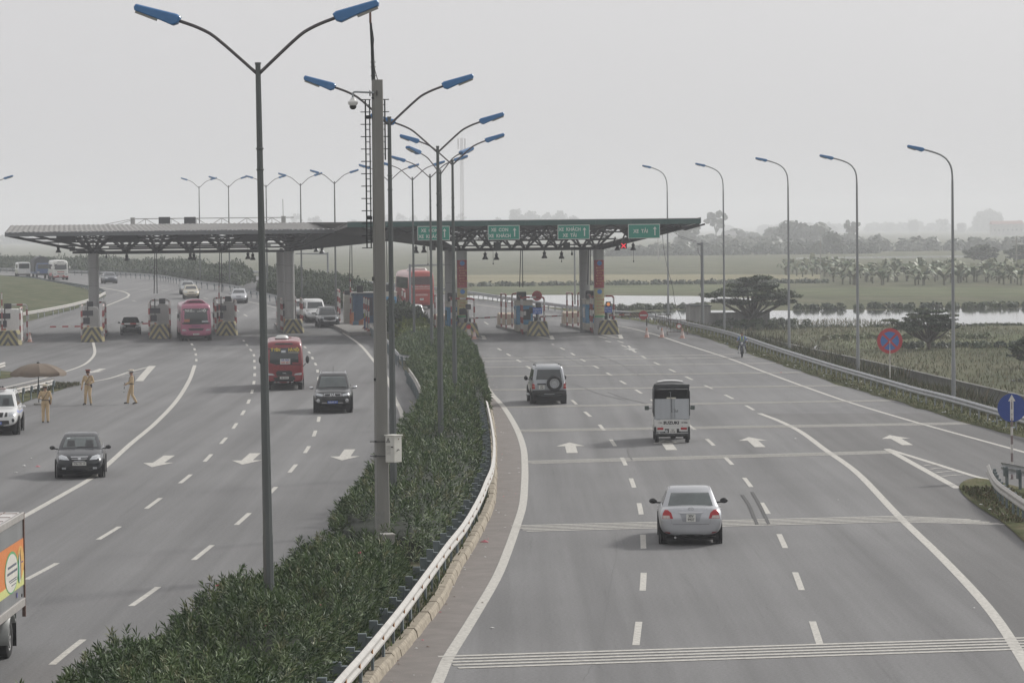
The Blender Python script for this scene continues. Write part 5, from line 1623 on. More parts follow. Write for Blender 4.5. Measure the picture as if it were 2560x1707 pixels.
# --- gallows posts, wires
def gallows(label, px, y_top, D, arm_px, r=0.11, z0=0.0, drop=None):
 p = at(px, y_top, D)
 s = thing('height_gauge', label, 'gantry post', (p.x, p.y, z0), 0, 'pale gallows posts around the plaza')
 mb = MB(); mb.tube([(0, 0, 0), (0, 0, p.z - z0)], r, 10); mb.build('post', M('pale lamp pole', (0.24, 0.25, 0.26)), s, smooth=30)
 mb = MB(); mb.tube([(0, 0, p.z - z0 - 0.15), (arm_px * D * YS / FPX, 0, p.z - z0 - 0.1)], [r * 0.9, r * 0.6], 8); mb.build('arm', M('pale lamp pole', (0.24, 0.25, 0.26)), s, smooth=30)
 return s
gallows('pale gallows post with its arm pointing left behind the twin grey columns', 819, 631, 178, -80)
gallows('pale gallows post with its arm pointing right in front of the red coach', 1024.5, 660, 155, 100)
s = gallows('grey gallows post with loose wires at the right end of the canopy', 1755, 606, 138, -13, r=0.13, z0=-0.3)
mb = MB(); mb.tube([(-0.35, -0.05, 6.9), (-0.3, -0.05, 6.5), (-0.12, -0.05, 6.2), (-0.1, -0.05, 5.0), (-0.16, -0.1, 3.6)], 0.02, 5); mb.build('wire', BLACK, s)
gallows('plain pale post left of the rear right column beyond the guard rail', 1436, 600, 186, 0.5, r=0.1, z0=-0.3)
def wire(label, pts, r=0.018):
 P = cr_path([Vector(q) for q in pts], 0.4)
 s = thing('wire', label, 'wire', P[0])
 mb = MB(); mb.tube([q - P[0] for q in P], r, 5); mb.build('strand', BLACK, s)
e0 = FR.P(FR.u_of(1680, 0, 580), 0, 0); a0 = atr(1680, 578, e0.y)
wire('upper black wire from the canopy end to the gallows post', [a0, at(1700, 590, 137), at(1722, 598, 138), at(1741, 603, 138)])
wire('lower black wire from the canopy end to the gallows post', [a0 + Vector((0.2, 0, 0.02)), at(1705, 596, 137), at(1741, 606, 138)])
wire('loose black cable trailing from the canopy down to the crowd barriers', [atr(1656, 586, e0.y), at(1660, 625, 133), at(1668, 668, 132), at(1682, 720, 131), at(1688, 760, 131), at(1703, 797, 131)], 0.02)
# --- swing barrier, crowd barriers, cones
sb = at(1531, 788, 139.5)
s = thing('swing_barrier', 'long black and yellow striped swing barrier right of the last toll island', 'barrier', (sb.x, sb.y, 0))
L = 86 * 139 * YS / FPX
mb = MB(); mb.bar((0, 0, 1.15), (L, 0, 1.15), 0.06, 0.06); mb.build('rail', DARKMETAL, s)
mb = MB(); mb.bar((0, 0, 0.76), (L, 0, 0.76), 0.06, 0.06); mb.build('rail', DARKMETAL, s)
mb = MB(); mb.box((L * 0.62, 0.0, 0.955), (L * 0.72, 0.02, 0.32)); mb.build('striped_panel', stripes('swing stripes', (0.05, 0.05, 0.05), (0.30, 0.26, 0.14), 0.22, skew=(0.8, False), dirt=0.4), s)
mb = MB(); mb.bar((0.15, 0, 0.8), (0.9, 0, 1.12), 0.05, 0.05); mb.bar((0.9, 0, 0.8), (0.6, 0, 1.12), 0.05, 0.05); mb.build('brace', DARKMETAL, s)
mb = MB(); mb.tube(cr_path([Vector((L, 0, 1.15)), Vector((L + 0.5, 0, 1.22)), Vector((L + 0.75, 0, 1.05)), Vector((L + 0.8, 0, 0.7))], 0.1), 0.04, 6); mb.build('end_hoop', DARKMETAL, s)
mb = MB(); mb.tube([(0, 0, 0), (0, 0, 1.2)], 0.07, 8); mb.build('post', DARKMETAL, s)
mb = MB(); mb.tube([(L, 0, 0), (L, 0, 1.15)], 0.05, 8); mb.build('post', DARKMETAL, s)
for x0, x1, yb, yt, lb in ((1645, 1678, 822, 785, 'rear rusty crowd barrier by the right guard rail'), (1668, 1720, 837, 799, 'front rusty crowd barrier carrying a small round sign')):
 a, b = G(x0, yb), G(x1, yb)
 w = b.x - a.x
 s = thing('crowd_barrier', lb, 'barrier', a, 0.03, 'rusty crowd barriers')
 RU = M('rusty frame', (0.09, 0.065, 0.055), 0.8, var=0.3, scale=6)
 hgt = 1.15
 for x in (0, w):
  mb = MB(); mb.tube([(x, 0, 0), (x, 0, hgt)], 0.03, 6); mb.build('post', stripes('barrier post bands', (0.5, 0.48, 0.45), (0.10, 0.06, 0.055), 0.5), s)
 for z in (0.2, hgt):
  mb = MB(); mb.tube([(0, 0, z), (w, 0, z)], 0.025, 6); mb.build('rail', RU, s)
 for k in range(1, 6):
  mb = MB(); mb.tube([(w * k / 6, 0, 0.2), (w * k / 6, 0, hgt)], 0.014, 5); mb.build('bar', RU, s)
 for x in (0.05, w - 0.05):
  mb = MB(); mb.bar((x, -0.25, 0.03), (x, 0.25, 0.03), 0.05, 0.05); mb.build('foot', RU, s)
disc_sign('small round white sign with a red rim on the front crowd barrier', 1697.5, 815.5, 127.2, 6.5, WHITE)
CONE = stripes('cone bands', (0.46, 0.36, 0.33), (0.40, 0.19, 0.15), 0.55, duty=0.4, dirt=0.35)
cone0 = None
for px, py, lb in ((1617, 844, 'faded traffic cone leftmost of three by the crowd barriers'), (1655, 844, 'redder traffic cone middle of three by the crowd barriers'), (1706, 846, 'faded traffic cone in front of the round white sign'), (74.5, 855, 'faded traffic cone beside the leftmost toll island'), (1186, 848, 'pale traffic cone beside the red stand at the left banner column')):
 if cone0 is None:
  cone0 = thing('traffic_cone', lb, 'traffic cone', G(px, py), 0, 'traffic cones around the plaza')
  mb = MB(); mb.lathe([(0.19, 0.04), (0.17, 0.06), (0.045, 0.76), (0.001, 0.77)], n=16); mb.build('cone', CONE, cone0, smooth=40)
  mb = MB(); mb.box((0, 0, 0.02), (0.46, 0.46, 0.04)); mb.build('foot', M('cone foot', (0.38, 0.25, 0.21), 0.8), cone0, bevel=0.01)
 else:
  dup(cone0, G(px, py), rv.uniform(0, 1), lb)
st = thing('sign_stand', 'small red and white sign stand before the chevron nose by the left banner column', 'sign stand', G(1172, 848))
mb = MB(); mb.lathe([(0.001, 0), (0.17, 0), (0.17, 0.02)], (0, 0, 0.95), 18, axis='Y'); mb.build('disc', RSIGN, st)
mb = MB(); mb.prism([(-0.13, 0.78), (0.13, 0.78), (0.2, 0.3), (-0.2, 0.3)], 0.0, 0.02, 'Y'); mb.build('cloth', M('grubby white', (0.45, 0.43, 0.4), 0.8, var=0.2), st)
mb = MB(); mb.box((0, 0.02, 0.17), (0.42, 0.05, 0.26)); mb.build('board', M('dull red', (0.22, 0.06, 0.06), 0.7), st)
for sx in (-1, 1):
 mb = MB(); mb.bar((sx * 0.05, 0.03, 0.9), (sx * 0.3, 0.2, 0), 0.03, 0.03); mb.build('leg', DARKMETAL, st)
# parasol by the police car
pb = at(96, 940, 80.5)
s = thing('parasol', 'large brown parasol with a drooping valance behind the white police car', 'parasol', (pb.x, pb.y, 0))
zt = at(92, 908, 80.5).z
PAR = M('brown canvas', (0.15, 0.115, 0.085), 0.85, var=0.12, scale=2)
n = 8
Rr = 1.38
zrim = zt - 0.46
first = None
for k in range(n):
 a0, a1 = 2 * PI * k / n + 0.2, 2 * PI * (k + 1) / n + 0.2
 rows = []
 for t in (0.03, 0.35, 0.65, 0.88, 1.0):
  z = zt - (zt - zrim) * (t ** 2.3)
  A, B = Vector((math.cos(a0), math.sin(a0), 0)), Vector((math.cos(a1), math.sin(a1), 0))
  rows.append([(*(A.lerp(B, q / 4) * Rr * t * (1))[:2], z - 0.04 * math.sin(PI * q / 4) * t) for q in range(5)])
 rows.append([(x, y, z - 0.14) for x, y, z in rows[-1]])
 mb = MB(); mb.loft(rows, caps=False, closed=False); mb.build('canvas_panel', PAR, s, smooth=60)
 mb = MB(); mb.bar((0, 0, zt - 0.05), (math.cos(a0) * Rr * 0.97, math.sin(a0) * Rr * 0.97, zrim - 0.02), 0.012, 0.02); mb.build('rib', DARKMETAL, s)
mb = MB(); mb.tube([(0, 0, 0), (0, 0, zt + 0.03)], 0.025, 8); mb.build('pole', DARKMETAL, s)
mb = MB(); mb.lathe([(0.09, 0), (0.07, 0.05), (0.02, 0.09)], (0, 0, zt - 0.01), 10); mb.build('finial', BLACK, s)
mb = MB(); mb.lathe([(0.25, 0), (0.25, 0.1), (0.03, 0.13)], n=12); mb.build('base', CONC, s)
# ------------------------------------------------------------------ vehicles
def car_paint(name, col, metal=0.0, rough=0.32, coat=0.6):
 return M(name, col, rough, metal, var=0.05, scale=1.5, coat=coat)
UNDER = M('underbody black', (0.010, 0.010, 0.011), 0.8, var=0.1)
HEADL = M('headlamp glass', (0.50, 0.52, 0.54), 0.18, 0.3, var=0.3, scale=14)
TAILR = M('tail lamp red', (0.36, 0.012, 0.018), 0.2, var=0.15, scale=20)
PLATE_W = M('plate white', (0.60, 0.60, 0.57), 0.5, var=0.08)
PLATE_B = M('plate blue', (0.05, 0.12, 0.42), 0.5, var=0.08)
RIM = M('wheel rim alloy', (0.36, 0.37, 0.38), 0.35, 0.6, var=0.1)
BLACKTRIM = M('black trim', (0.018, 0.019, 0.020), 0.55, var=0.1)
def ring_half(st):
 y, zb, zt, wb, wm, wt, zm, zs = st
 h = [(0, zb), (wb, zb), (wm, zm), (wm * 0.985, zs), (wt, zt - 0.02), (wt * 0.55, zt)]
 r = [(x, y, z) for x, z in h] + [(0, y, zt + 0.008)] + [(-x, y, z) for x, z in reversed(h[1:])]
 return r
def wheel(root, x, y, r, w, mesh_key, rim=RIM, name='wheel'):
 key = (r, w, rim.name)
 sg = 1 if x > 0 else -1
 if key not in KIDS:
  mb = MB()
  mb.lathe([(0.001, w * 0.30), (r * 0.16, w * 0.32), (r * 0.22, w * 0.24), (r * 0.5, w * 0.25), (r * 0.60, w * 0.42), (r * 0.64, w * 0.46), (r * 0.64, -w * 0.4)], n=20, axis='X')
  for k in range(6):
   a = 2 * PI * k / 6
   mb.bar((w * 0.33, 0.12 * r * math.cos(a), 0.12 * r * math.sin(a)), (w * 0.36, 0.58 * r * math.cos(a), 0.58 * r * math.sin(a)), 0.05, 0.03, up=(1, 0, 0))
  h = mb.build(name, rim, root, smooth=35, loc=(x, y, r), rot=(0, 0, 0 if sg > 0 else PI))
  mb = MB()
  mb.lathe([(r * 0.62, -w * 0.48), (r * 0.9, -w * 0.5), (r, -w * 0.38), (r, w * 0.38), (r * 0.9, w * 0.5), (r * 0.62, w * 0.48)], n=28, axis='X')
  t = mb.build('tyre', RUBBER, h, smooth=40)
  KIDS[key] = (h, t)
 else:
  h0, t0 = KIDS[key]
  h = share(h0, root, (x, y, r), (0, 0, 0 if sg > 0 else PI))
  share(t0, h)
 return h
def seat_dark(root, *a): pass
def build_car(root, S, paint, two_tone=None):
 """S: dict with stations (body loft), cabin levels, wheels; returns dict of bvh"""
 mb = MB()
 mb.loft([ring_half(st) for st in S['body']])
 low = mb.build('body', paint, root, smooth=True, sub=2)
 apply_mods(low)
 mb = MB()
 rings = []
 for (z, yr, yf, w, c) in S['cabin']:
  cy = c * 1.15
  rings.append([(-w, yr + cy, z), (-w + c, yr, z), (w - c, yr, z), (w, yr + cy, z), (w, yf - cy, z), (w - c, yf, z), (-w + c, yf, z), (-w, yf - cy, z)])
 mb.loft(rings)
 cab = mb.build('cabin', paint, root, smooth=40, bevel=0.015)
 bl, bc = bvh_of(low), bvh_of(cab)
 W = S['wheels']
 for y in (W['yr'], W['yf']):
  for sg in (-1, 1):
   wheel(root, sg * (W['track'] - W['w'] / 2), y, W['r'], W['w'], None, W.get('rim', RIM))
   mb = MB(); mb.lathe([(W['r'] * 1.14, -0.02), (W['r'] * 1.14, 0.016), (0.001, 0.016)] if sg > 0 else [(W['r'] * 1.14, 0.02), (W['r'] * 1.14, -0.016), (0.001, -0.016)], (sg * (S['half'] - 0.012), y, W['r'] * 1.02), 24, axis='X')
   mb.build('wheel_arch', UNDER, root)
 mb = MB(); mb.box((0, 0, W['r'] * 0.86), (S['half'] * 1.72, S['len'] * 0.86, W['r'] * 0.75)); mb.build('underbody', UNDER, root)
 return low, cab, bl, bc
def mirrors(root, x, y, z, w, h, mat, stalk=0.1, d=0.12):
 for sg in (-1, 1):
  mb = MB()
  mb.ball((sg * (x + stalk + w / 2), y, z), 0.5, 12, 8, sc=(w, d, h))
  mb.bar((sg * (x - 0.05), y + 0.02, z - h * 0.35), (sg * (x + stalk + w * 0.3), y, z - h * 0.25), 0.05, 0.04)
  mb.build('door_mirror', mat, root, smooth=40)
def sides(root, bc, panes, mat=GLASS, off=0.007):
 for sg in ('+X', '-X'):
  for o in panes:
   patch(bc, o, sg, 'side_window', mat, root, off=off, rings=2, sub=2)
def plate(root, x, y, z, w, h, lines, mat, txt, facing, size, rot_t=0.0):
 """number plate, facing +1 = towards +Y"""
 mb = MB(); mb.box((0, 0, 0), (w, 0.012, h)); o = mb.build('number_plate', mat, root, loc=(x, y, z), rot=(rot_t, 0, 0 if facing < 0 else PI), bevel=0.003)
 n = len(lines)
 for i, t in enumerate(lines):
  text_part('lettering', t, size, txt, o, (0, -0.0085, (n - 1) * size * 0.48 - i * size * 0.96), (PI / 2, 0, 0), bold=size * 0.02, sx=0.9)
 return o
def sub_ring(pts, inset):
 c = (sum(p[0] for p in pts) / len(pts), sum(p[1] for p in pts) / len(pts))
 return [(c[0] + (p[0] - c[0]) * inset, c[1] + (p[1] - c[1]) * inset) for p in pts]
def mirror_o(o):
 return [(-x, z) for x, z in reversed(o)]
TXT_BLACK = M('plate black', (0.03, 0.03, 0.03), 0.6, var=0)
TXT_WHITE = M('plate text white', (0.62, 0.63, 0.66), 0.5, var=0)
SEAT = M('dim seat fabric', (0.035, 0.037, 0.04), 0.9, var=0.1)
# body station: (y, z_bottom, z_top, w_bottom, w_mid, w_top, z_mid, z_shoulder)
SEDAN = dict(half=0.845, len=4.3,
    body=[(-2.15, .40, .74, .55, .60, .50, .52, .68), (-2.14, .30, .80, .66, .745, .62, .52, .74), (-2.07, .27, .98, .74, .815, .66, .58, .84), (-1.96, .26, 1.035, .76, .838, .68, .60, .92), (-1.72, .25, 1.045, .77, .845, .70, .60, .93),
     (-1.5, .26, 1.04, .77, .845, .72, .60, .93), (-0.8, .20, 0.98, .77, .842, .74, .55, .92), (0.2, .20, 0.97, .77, .842, .74, .55, .92), (0.9, .22, 1.0, .77, .84, .70, .55, .90), (1.3, .24, .95, .77, .838, .66, .55, .84),
     (1.75, .25, .86, .74, .81, .60, .52, .76), (2.02, .25, .76, .70, .75, .52, .50, .68), (2.12, .28, .66, .60, .66, .46, .48, .60), (2.15, .34, .58, .48, .54, .40, .46, .54)],
    cabin=[(0.90, -1.72, 1.12, .745, .13), (1.02, -1.58, 0.94, .735, .13), (1.36, -1.00, .26, .60, .10), (1.43, -.86, .06, .565, .09), (1.465, -.66, -.14, .46, .09)],
    wheels=dict(yr=-1.30, yf=1.28, track=0.80, r=0.30, w=0.19))
def sedan_rear(root, paint):
 low, cab, bl, bc = build_car(root, SEDAN, paint)
 patch(bc, [(-.60, 1.035), (.60, 1.035), (.505, 1.34), (-.505, 1.34)], '-Y', 'rear_window', GLASS_SEE, root, off=0.008, rings=3, sub=3)
 patch(bc, [(-.60, 1.03), (.60, 1.03), (.49, 1.34), (-.49, 1.34)], '+Y', 'windscreen', GLASS_SEE, root, off=0.008)
 sides(root, bc, [[(-1.28, 1.03), (-.98, 1.03), (-.62, 1.34), (-.86, 1.34)], [(-.90, 1.03), (-.12, 1.03), (-.14, 1.34), (-.58, 1.34)], [(-.06, 1.03), (.74, 1.03), (.22, 1.34), (-.06, 1.34)]])
 out = [(.47, .735), (.765, .735), (.745, .87), (.69, .965), (.61, .96), (.52, .89)]
 for o in (out, mirror_o(out)):
  patch(bl, o, '-Y', 'tail_light', TAILR, root, off=0.010)
 inn = [(.545, .745), (.755, .745), (.745, .82), (.575, .82)]
 for o in (inn, mirror_o(inn)):
  patch(bl, o, '-Y', 'indicator', M('clear lens', (0.52, 0.45, 0.42), 0.2, var=0.3, scale=25), root, off=0.018, rings=2)
 patch(bl, [(-.60, .985), (-.597, .985), (-.50, .60), (-.503, .60)], '-Y', 'boot_seam', BLACKTRIM, root, off=0.002, back=0.004, rings=2)
 patch(bl, [(.60, .985), (.597, .985), (.50, .60), (.503, .60)], '-Y', 'boot_seam', BLACKTRIM, root, off=0.002, back=0.004, rings=2)
 patch(bl, [(-.48, .588), (.48, .588), (.48, .580), (-.48, .580)], '-Y', 'boot_seam', BLACKTRIM, root, off=0.003, back=0.005, rings=2)
 patch(bl, [(-.34, .90), (.34, .90), (.30, .878), (-.30, .878)], '-Y', 'trim_strip', CHROME, root, off=0.018, back=0.03, rings=2)
 patch(bl, [(-.29, .865), (.29, .865), (.22, .655), (-.22, .655)], '-Y', 'plate_recess', M('recess silver', (0.30, 0.31, 0.33), 0.4, 0.4, var=0.03), root, off=0.003, back=0.006, rings=2)
 plate(root, 0, -2.185, .755, .25, .205, ['30V', '9937'], PLATE_W, TXT_BLACK, -1, .098, R(-8))
 mb = MB(); mb.lathe([(.062, 0), (.075, 0.004), (.062, .008)], n=20, axis='Y'); o = mb.build('badge', CHROME, root, loc=(0, -2.095, .985), rot=(R(28), 0, 0), )
 o.scale = (1, 1, .68)
 mb = MB(); mb.lathe([(.022, 0), (.030, 0.004), (.022, .008)], n=14, axis='Y'); q = mb.build('badge_ring', CHROME, o)
 mb = MB(); mb.box((0, 0, .03), (.085, .008, .014)); q = mb.build('badge_bar', CHROME, o)
 for sg in (-1, 1):
  patch(bl, [(sg * .54, .335), (sg * .74, .345), (sg * .74, .385), (sg * .56, .375)], '-Y', 'reflector', M('dim reflector', (0.20, 0.02, 0.025), 0.3), root, off=0.006, rings=2)
 patch(bl, [(-.62, .315), (.62, .315), (.66, .25), (-.66, .25)], '-Y', 'bumper_skirt', BLACKTRIM, root, off=0.004, rings=2)
 mb = MB(); mb.tube([(-.42, -2.16, .235), (-.42, -1.8, .235)], .03, 10); mb.build('exhaust_pipe', CHROME, root)
 patch(bl, [(-.27, .99), (-.17, .99), (-.17, .972), (-.27, .972)], '-Y', 'name_badge', CHROME, root, off=0.005, back=.006, rings=2)
 patch(bl, [(.41, .99), (.44, .99), (.44, .972), (.41, .972)], '-Y', 'name_badge', CHROME, root, off=0.005, back=.006, rings=2)
 for x, y in ((-.37, -.9), (.37, -.9)):
  patch(bc, [(x * 1.43, 1.46 if False else -.80), (x * 1.47, -.80), (x * 1.47, -.05), (x * 1.43, -.05)], '+Z', 'roof_gutter', M('gutter grey', (0.10, 0.10, 0.105), 0.5), root, off=0.002, back=.004, rings=2)
 mirrors(root, .80, .62, .98, .22, .15, BLACKTRIM, .06)
 for sg in (-1, 1):
  for y in (-.55, .35):
   mb = MB(); mb.box((sg * .853, y, .86), (.03, .16, .03)); mb.build('door_handle', CHROME, root, bevel=.01)
  for o in ([(-1.02, .35), (-1.014, .35), (-1.014, .95), (-1.02, .95)], [(-.10, .30), (-.094, .30), (-.094, .95), (-.10, .95)], [(.86, .30), (.866, .30), (.866, .92), (.86, .92)]):
   patch(bl, o, '+X' if sg > 0 else '-X', 'door_seam', BLACKTRIM, root, off=.002, back=.004, rings=2)
SILVER = car_paint('silver paint', (0.43, 0.44, 0.46), 0.7, 0.33, .4)
g = G(1727, 1357)
t = thing('silver_sedan', 'silver saloon car driving away nearest the camera, red tail lamps and white plate', 'car', g + Vector((.03, 1.30, 0)), R(-1.8))
sedan_rear(t, SILVER)
SEDAN_F = dict(SEDAN)
def front_car(root, paint, S, grille='bar', plate_m=PLATE_W, plate_txt='37A-191.10', txt=TXT_BLACK, mirror_m=None, glass=GLASS_SEE, head=None, detail=True, zw=(1.03, 1.34), ww=(.60, .49), lampz=(.68, .82)):
 low, cab, bl, bc = build_car(root, S, paint)
 hw = S['half'] / .845
 z0, z1 = zw
 patch(bc, [(-ww[0], z0), (ww[0], z0), (ww[1], z1), (-ww[1], z1)], '+Y', 'windscreen', glass, root, off=0.008)
 patch(bc, [(-ww[0], z0 + .02), (ww[0], z0 + .02), (ww[1], z1), (-ww[1], z1)], '-Y', 'rear_window', glass, root, off=0.008)
 out = head or [(.40 * hw, lampz[0]), (.68 * hw, lampz[0] + .0), (.73 * hw, lampz[1]), (.60 * hw, lampz[1] + .02), (.46 * hw, lampz[0] + .09)]
 for o in (out, mirror_o(out)):
  patch(bl, o, '+Y', 'headlight', HEADL, root, off=0.010)
 yf = S['len'] / 2
 if plate_txt:
  plate(root, 0, yf + 0.02, lampz[0] - .15, .47, .115, [plate_txt], plate_m, txt, 1, .095)
 patch(bl, [(-.52 * hw, .36), (.52 * hw, .36), (.46 * hw, .46), (-.46 * hw, .46)], '+Y', 'air_intake', BLACKTRIM, root, off=.004, rings=2)
 mirrors(root, S['half'] - .05, S.get('ym', .62), z0 - .03, .20, .14, mirror_m or paint, .06)
 return low, cab, bl, bc
# dark saloon at the lower left
DARKBLUE = car_paint('black blue paint', (0.010, 0.012, 0.016), 0.0, 0.25, .25)
S2 = dict(SEDAN); S2['half'] = 0.86
g = G(199, 1193)
t = thing('black_sedan', 'black saloon car approaching across the white line at lower left', 'car', g + Vector((-.12, 1.35, 0)), PI + R(6))
low, cab, bl, bc = front_car(t, DARKBLUE, S2, plate_txt='37A-191.10', head=[(.34, .655), (.70, .675), (.72, .79), (.62, .82), (.44, .775)], mirror_m=BLACKTRIM)
sides(t, bc, [[(-1.28, 1.03), (-.98, 1.03), (-.62, 1.34), (-.86, 1.34)], [(-.90, 1.03), (-.12, 1.03), (-.14, 1.34), (-.58, 1.34)], [(-.06, 1.03), (.74, 1.03), (.22, 1.34), (-.06, 1.34)]])
patch(bl, [(-.29, .765), (.29, .765), (.24, .64), (.10, .625), (-.10, .625), (-.24, .64)], '+Y', 'grille', BLACKTRIM, t, off=.012)
for o in ([(-.30, .775), (.30, .775), (.295, .75), (-.295, .75)], [(-.27, .705), (.27, .705), (.265, .69), (-.265, .69)], [(-.2, .632), (.2, .632), (.18, .62), (-.18, .62)]):
 patch(bl, o, '+Y', 'grille_bar', CHROME, t, off=.022, back=.03, rings=2)
patch(bl, [(-.055, .73), (.055, .73), (.04, .67), (-.04, .67)], '+Y', 'badge', CHROME, t, off=.03, back=.03, rings=2)
for sg in (-1, 1):
 patch(bl, [(sg * .46, .34), (sg * .60, .34), (sg * .60, .41), (sg * .46, .41)], '+Y', 'fog_lamp', HEADL, t, off=.01, rings=2)
 for y in (-.55, .35):
  mb = MB(); mb.box((sg * .868, y, .86), (.03, .16, .03)); mb.build('door_handle', CHROME, t, bevel=.01)
 for x in (-.3, .3):
  pass
for x in (-.32, .32):
 patch(bc, [(x - .15, 1.05), (x + .15, 1.05), (x + .12, 1.25), (x - .12, 1.25)], '+Y', 'headrest', SEAT, t, off=.0095, back=.001, rings=2)
patch(bc, [(-.5, 1.032), (.1, 1.032), (.08, 1.05), (-.48, 1.05)], '+Y', 'wiper', BLACKTRIM, t, off=.016, rings=2)
patch(bc, [(.35, 1.30), (.46, 1.29), (.46, 1.315), (.36, 1.32)], '+Y', 'sticker', M('pale sticker', (.5, .55, .55), .5), t, off=.011, back=.002, rings=2)
# SUVs -----------------------------------------------------------------
SUV = dict(half=0.90, len=4.7, ym=.72,
   body=[(-2.34, .52, .98, .62, .70, .55, .70, .90), (-2.32, .42, 1.08, .74, .84, .66, .70, 1.0), (-2.2, .38, 1.12, .80, .885, .72, .72, 1.04), (-1.4, .36, 1.12, .82, .90, .76, .72, 1.05), (0, .34, 1.10, .82, .895, .76, .70, 1.04),
     (0.95, .36, 1.14, .82, .895, .74, .70, 1.04), (1.3, .38, 1.12, .82, .89, .70, .70, 1.0), (1.9, .40, 1.06, .80, .865, .66, .68, .94), (2.2, .38, .98, .76, .82, .60, .64, .88), (2.32, .40, .84, .66, .72, .52, .60, .76), (2.35, .48, .70, .54, .6, .46, .58, .66)],
   cabin=[(1.02, -2.24, 1.10, .82, .12), (1.14, -2.20, 0.94, .80, .12), (1.66, -1.96, .30, .66, .10), (1.75, -1.86, .10, .62, .09), (1.785, -1.6, -.15, .50, .10)],
   wheels=dict(yr=-1.45, yf=1.42, track=.86, r=.375, w=.25))
def roof_rails(root, x, y0, y1, z, mat):
 for sg in (-1, 1):
  mb = MB(); mb.tube(cr_path([Vector((sg * x, y0, z)), Vector((sg * x, y0 + .12, z + .07)), Vector((sg * x, y1 - .12, z + .07)), Vector((sg * x, y1, z))], .1), .02, 6); mb.build('roof_rail', mat, root)
BLK = car_paint('black paint', (0.008, 0.009, 0.010), 0.0, 0.25, .25)
g = G(832, 1031)
t = thing('black_suv', 'black off-roader with a blue plate and chrome mirrors approaching behind the concrete pole', 'car', g + Vector((-.04, 1.42, 0)), PI + R(2.2))
low, cab, bl, bc = front_car(t, BLK, SUV, plate_m=PLATE_B, plate_txt='80B-001.41', txt=TXT_WHITE, mirror_m=CHROME, zw=(1.16, 1.63), ww=(.68, .55), head=[(.46, .80), (.82, .84), (.83, .93), (.72, .94), (.45, .90)])
sides(t, bc, [[(-1.95, 1.18), (-1.3, 1.18), (-1.3, 1.62), (-1.8, 1.62)], [(-1.2, 1.18), (-.3, 1.18), (-.3, 1.62), (-1.2, 1.62)], [(-.22, 1.18), (.72, 1.18), (.30, 1.62), (-.22, 1.62)]])
for sg in (-1, 1):
 o = [(sg * .10, .80), (sg * .42, .81), (sg * .40, .93), (sg * .05, .94)]
 patch(bl, o, '+Y', 'grille_frame', CHROME, t, off=.012, rings=2)
 patch(bl, sub_ring(o, .78), '+Y', 'grille', BLACKTRIM, t, off=.02, back=.02, rings=2)
 mb = MB(); mb.lathe([(.001, .02), (.06, .02), (.085, 0)], (sg * .66, 2.33, .60), 16, axis='Y'); mb.build('fog_lamp', CHROME, t)
for a in (90, 210, 330):
 d = (math.cos(R(a)), math.sin(R(a))); e = (math.cos(R(a + 90)), math.sin(R(a + 90)))
 o = [(0, .86), (d[0] * .045 + e[0] * .025, .86 + d[1] * .045 + e[1] * .025), (d[0] * .09, .86 + d[1] * .09), (d[0] * .045 - e[0] * .025, .86 + d[1] * .045 - e[1] * .025)]
 patch(bl, o, '+Y', 'badge', CHROME, t, off=.03, back=.02, rings=2)
patch(bl, [(-.50, .48), (.50, .48), (.48, .52), (-.48, .52)], '+Y', 'bumper_bar', CHROME, t, off=.02, back=.03, rings=2)
roof_rails(t, .58, -1.7, .0, 1.74, CHROME)
mb = MB(); mb.tube([(0, -.1, 1.77), (0, -.22, 2.1)], .008, 5); mb.build('aerial', BLACKTRIM, t)
patch(bc, [(-.6, 1.165), (.3, 1.165), (.28, 1.185), (-.58, 1.185)], '+Y', 'wiper', BLACKTRIM, t, off=.016, rings=2)
# silver off-roader with a spare wheel
PAJ = dict(half=0.86, len=4.4, ym=.75,
   body=[(-2.16, .50, 1.0, .66, .72, .60, .70, .92), (-2.15, .42, 1.06, .76, .82, .70, .70, 1.0), (-2.06, .40, 1.10, .80, .85, .74, .72, 1.04), (-1.3, .38, 1.10, .80, .86, .76, .72, 1.05), (0, .36, 1.08, .80, .855, .76, .70, 1.02),
     (1.0, .38, 1.10, .80, .855, .74, .70, 1.0), (1.6, .40, 1.05, .78, .84, .70, .68, .95), (2.05, .42, .98, .74, .80, .64, .66, .88), (2.18, .46, .84, .64, .70, .56, .62, .78), (2.2, .52, .72, .54, .6, .5, .6, .68)],
   cabin=[(1.02, -2.10, 1.02, .80, .08), (1.12, -2.09, 0.9, .79, .08), (1.66, -2.00, .40, .70, .08), (1.78, -1.96, .22, .66, .08), (1.87, -1.80, -.10, .54, .10)],
   wheels=dict(yr=-1.35, yf=1.35, track=.84, r=.37, w=.25))
GREYSIL = car_paint('grey silver paint', (0.33, 0.345, 0.365), 0.45, 0.36)
g = G(1369, 1009)
t = thing('silver_suv', 'silver grey off-roader driving away with a spare wheel on its tailgate', 'car', g + Vector((-.04, 1.35, 0)), R(3))
low, cab, bl, bc = build_car(t, PAJ, GREYSIL)
patch(bc, [(-.62, 1.20), (.62, 1.20), (.545, 1.68), (-.545, 1.68)], '-Y', 'rear_window', GLASS, t, off=.008)
patch(bc, [(-.64, 1.14), (.64, 1.14), (.55, 1.66), (-.55, 1.66)], '+Y', 'windscreen', GLASS, t, off=.008)
sides(t, bc, [[(-1.9, 1.16), (-1.15, 1.16), (-1.15, 1.66), (-1.82, 1.66)], [(-1.05, 1.16), (-.2, 1.16), (-.2, 1.66), (-1.05, 1.66)], [(-.12, 1.16), (.72, 1.16), (.34, 1.66), (-.12, 1.66)]])
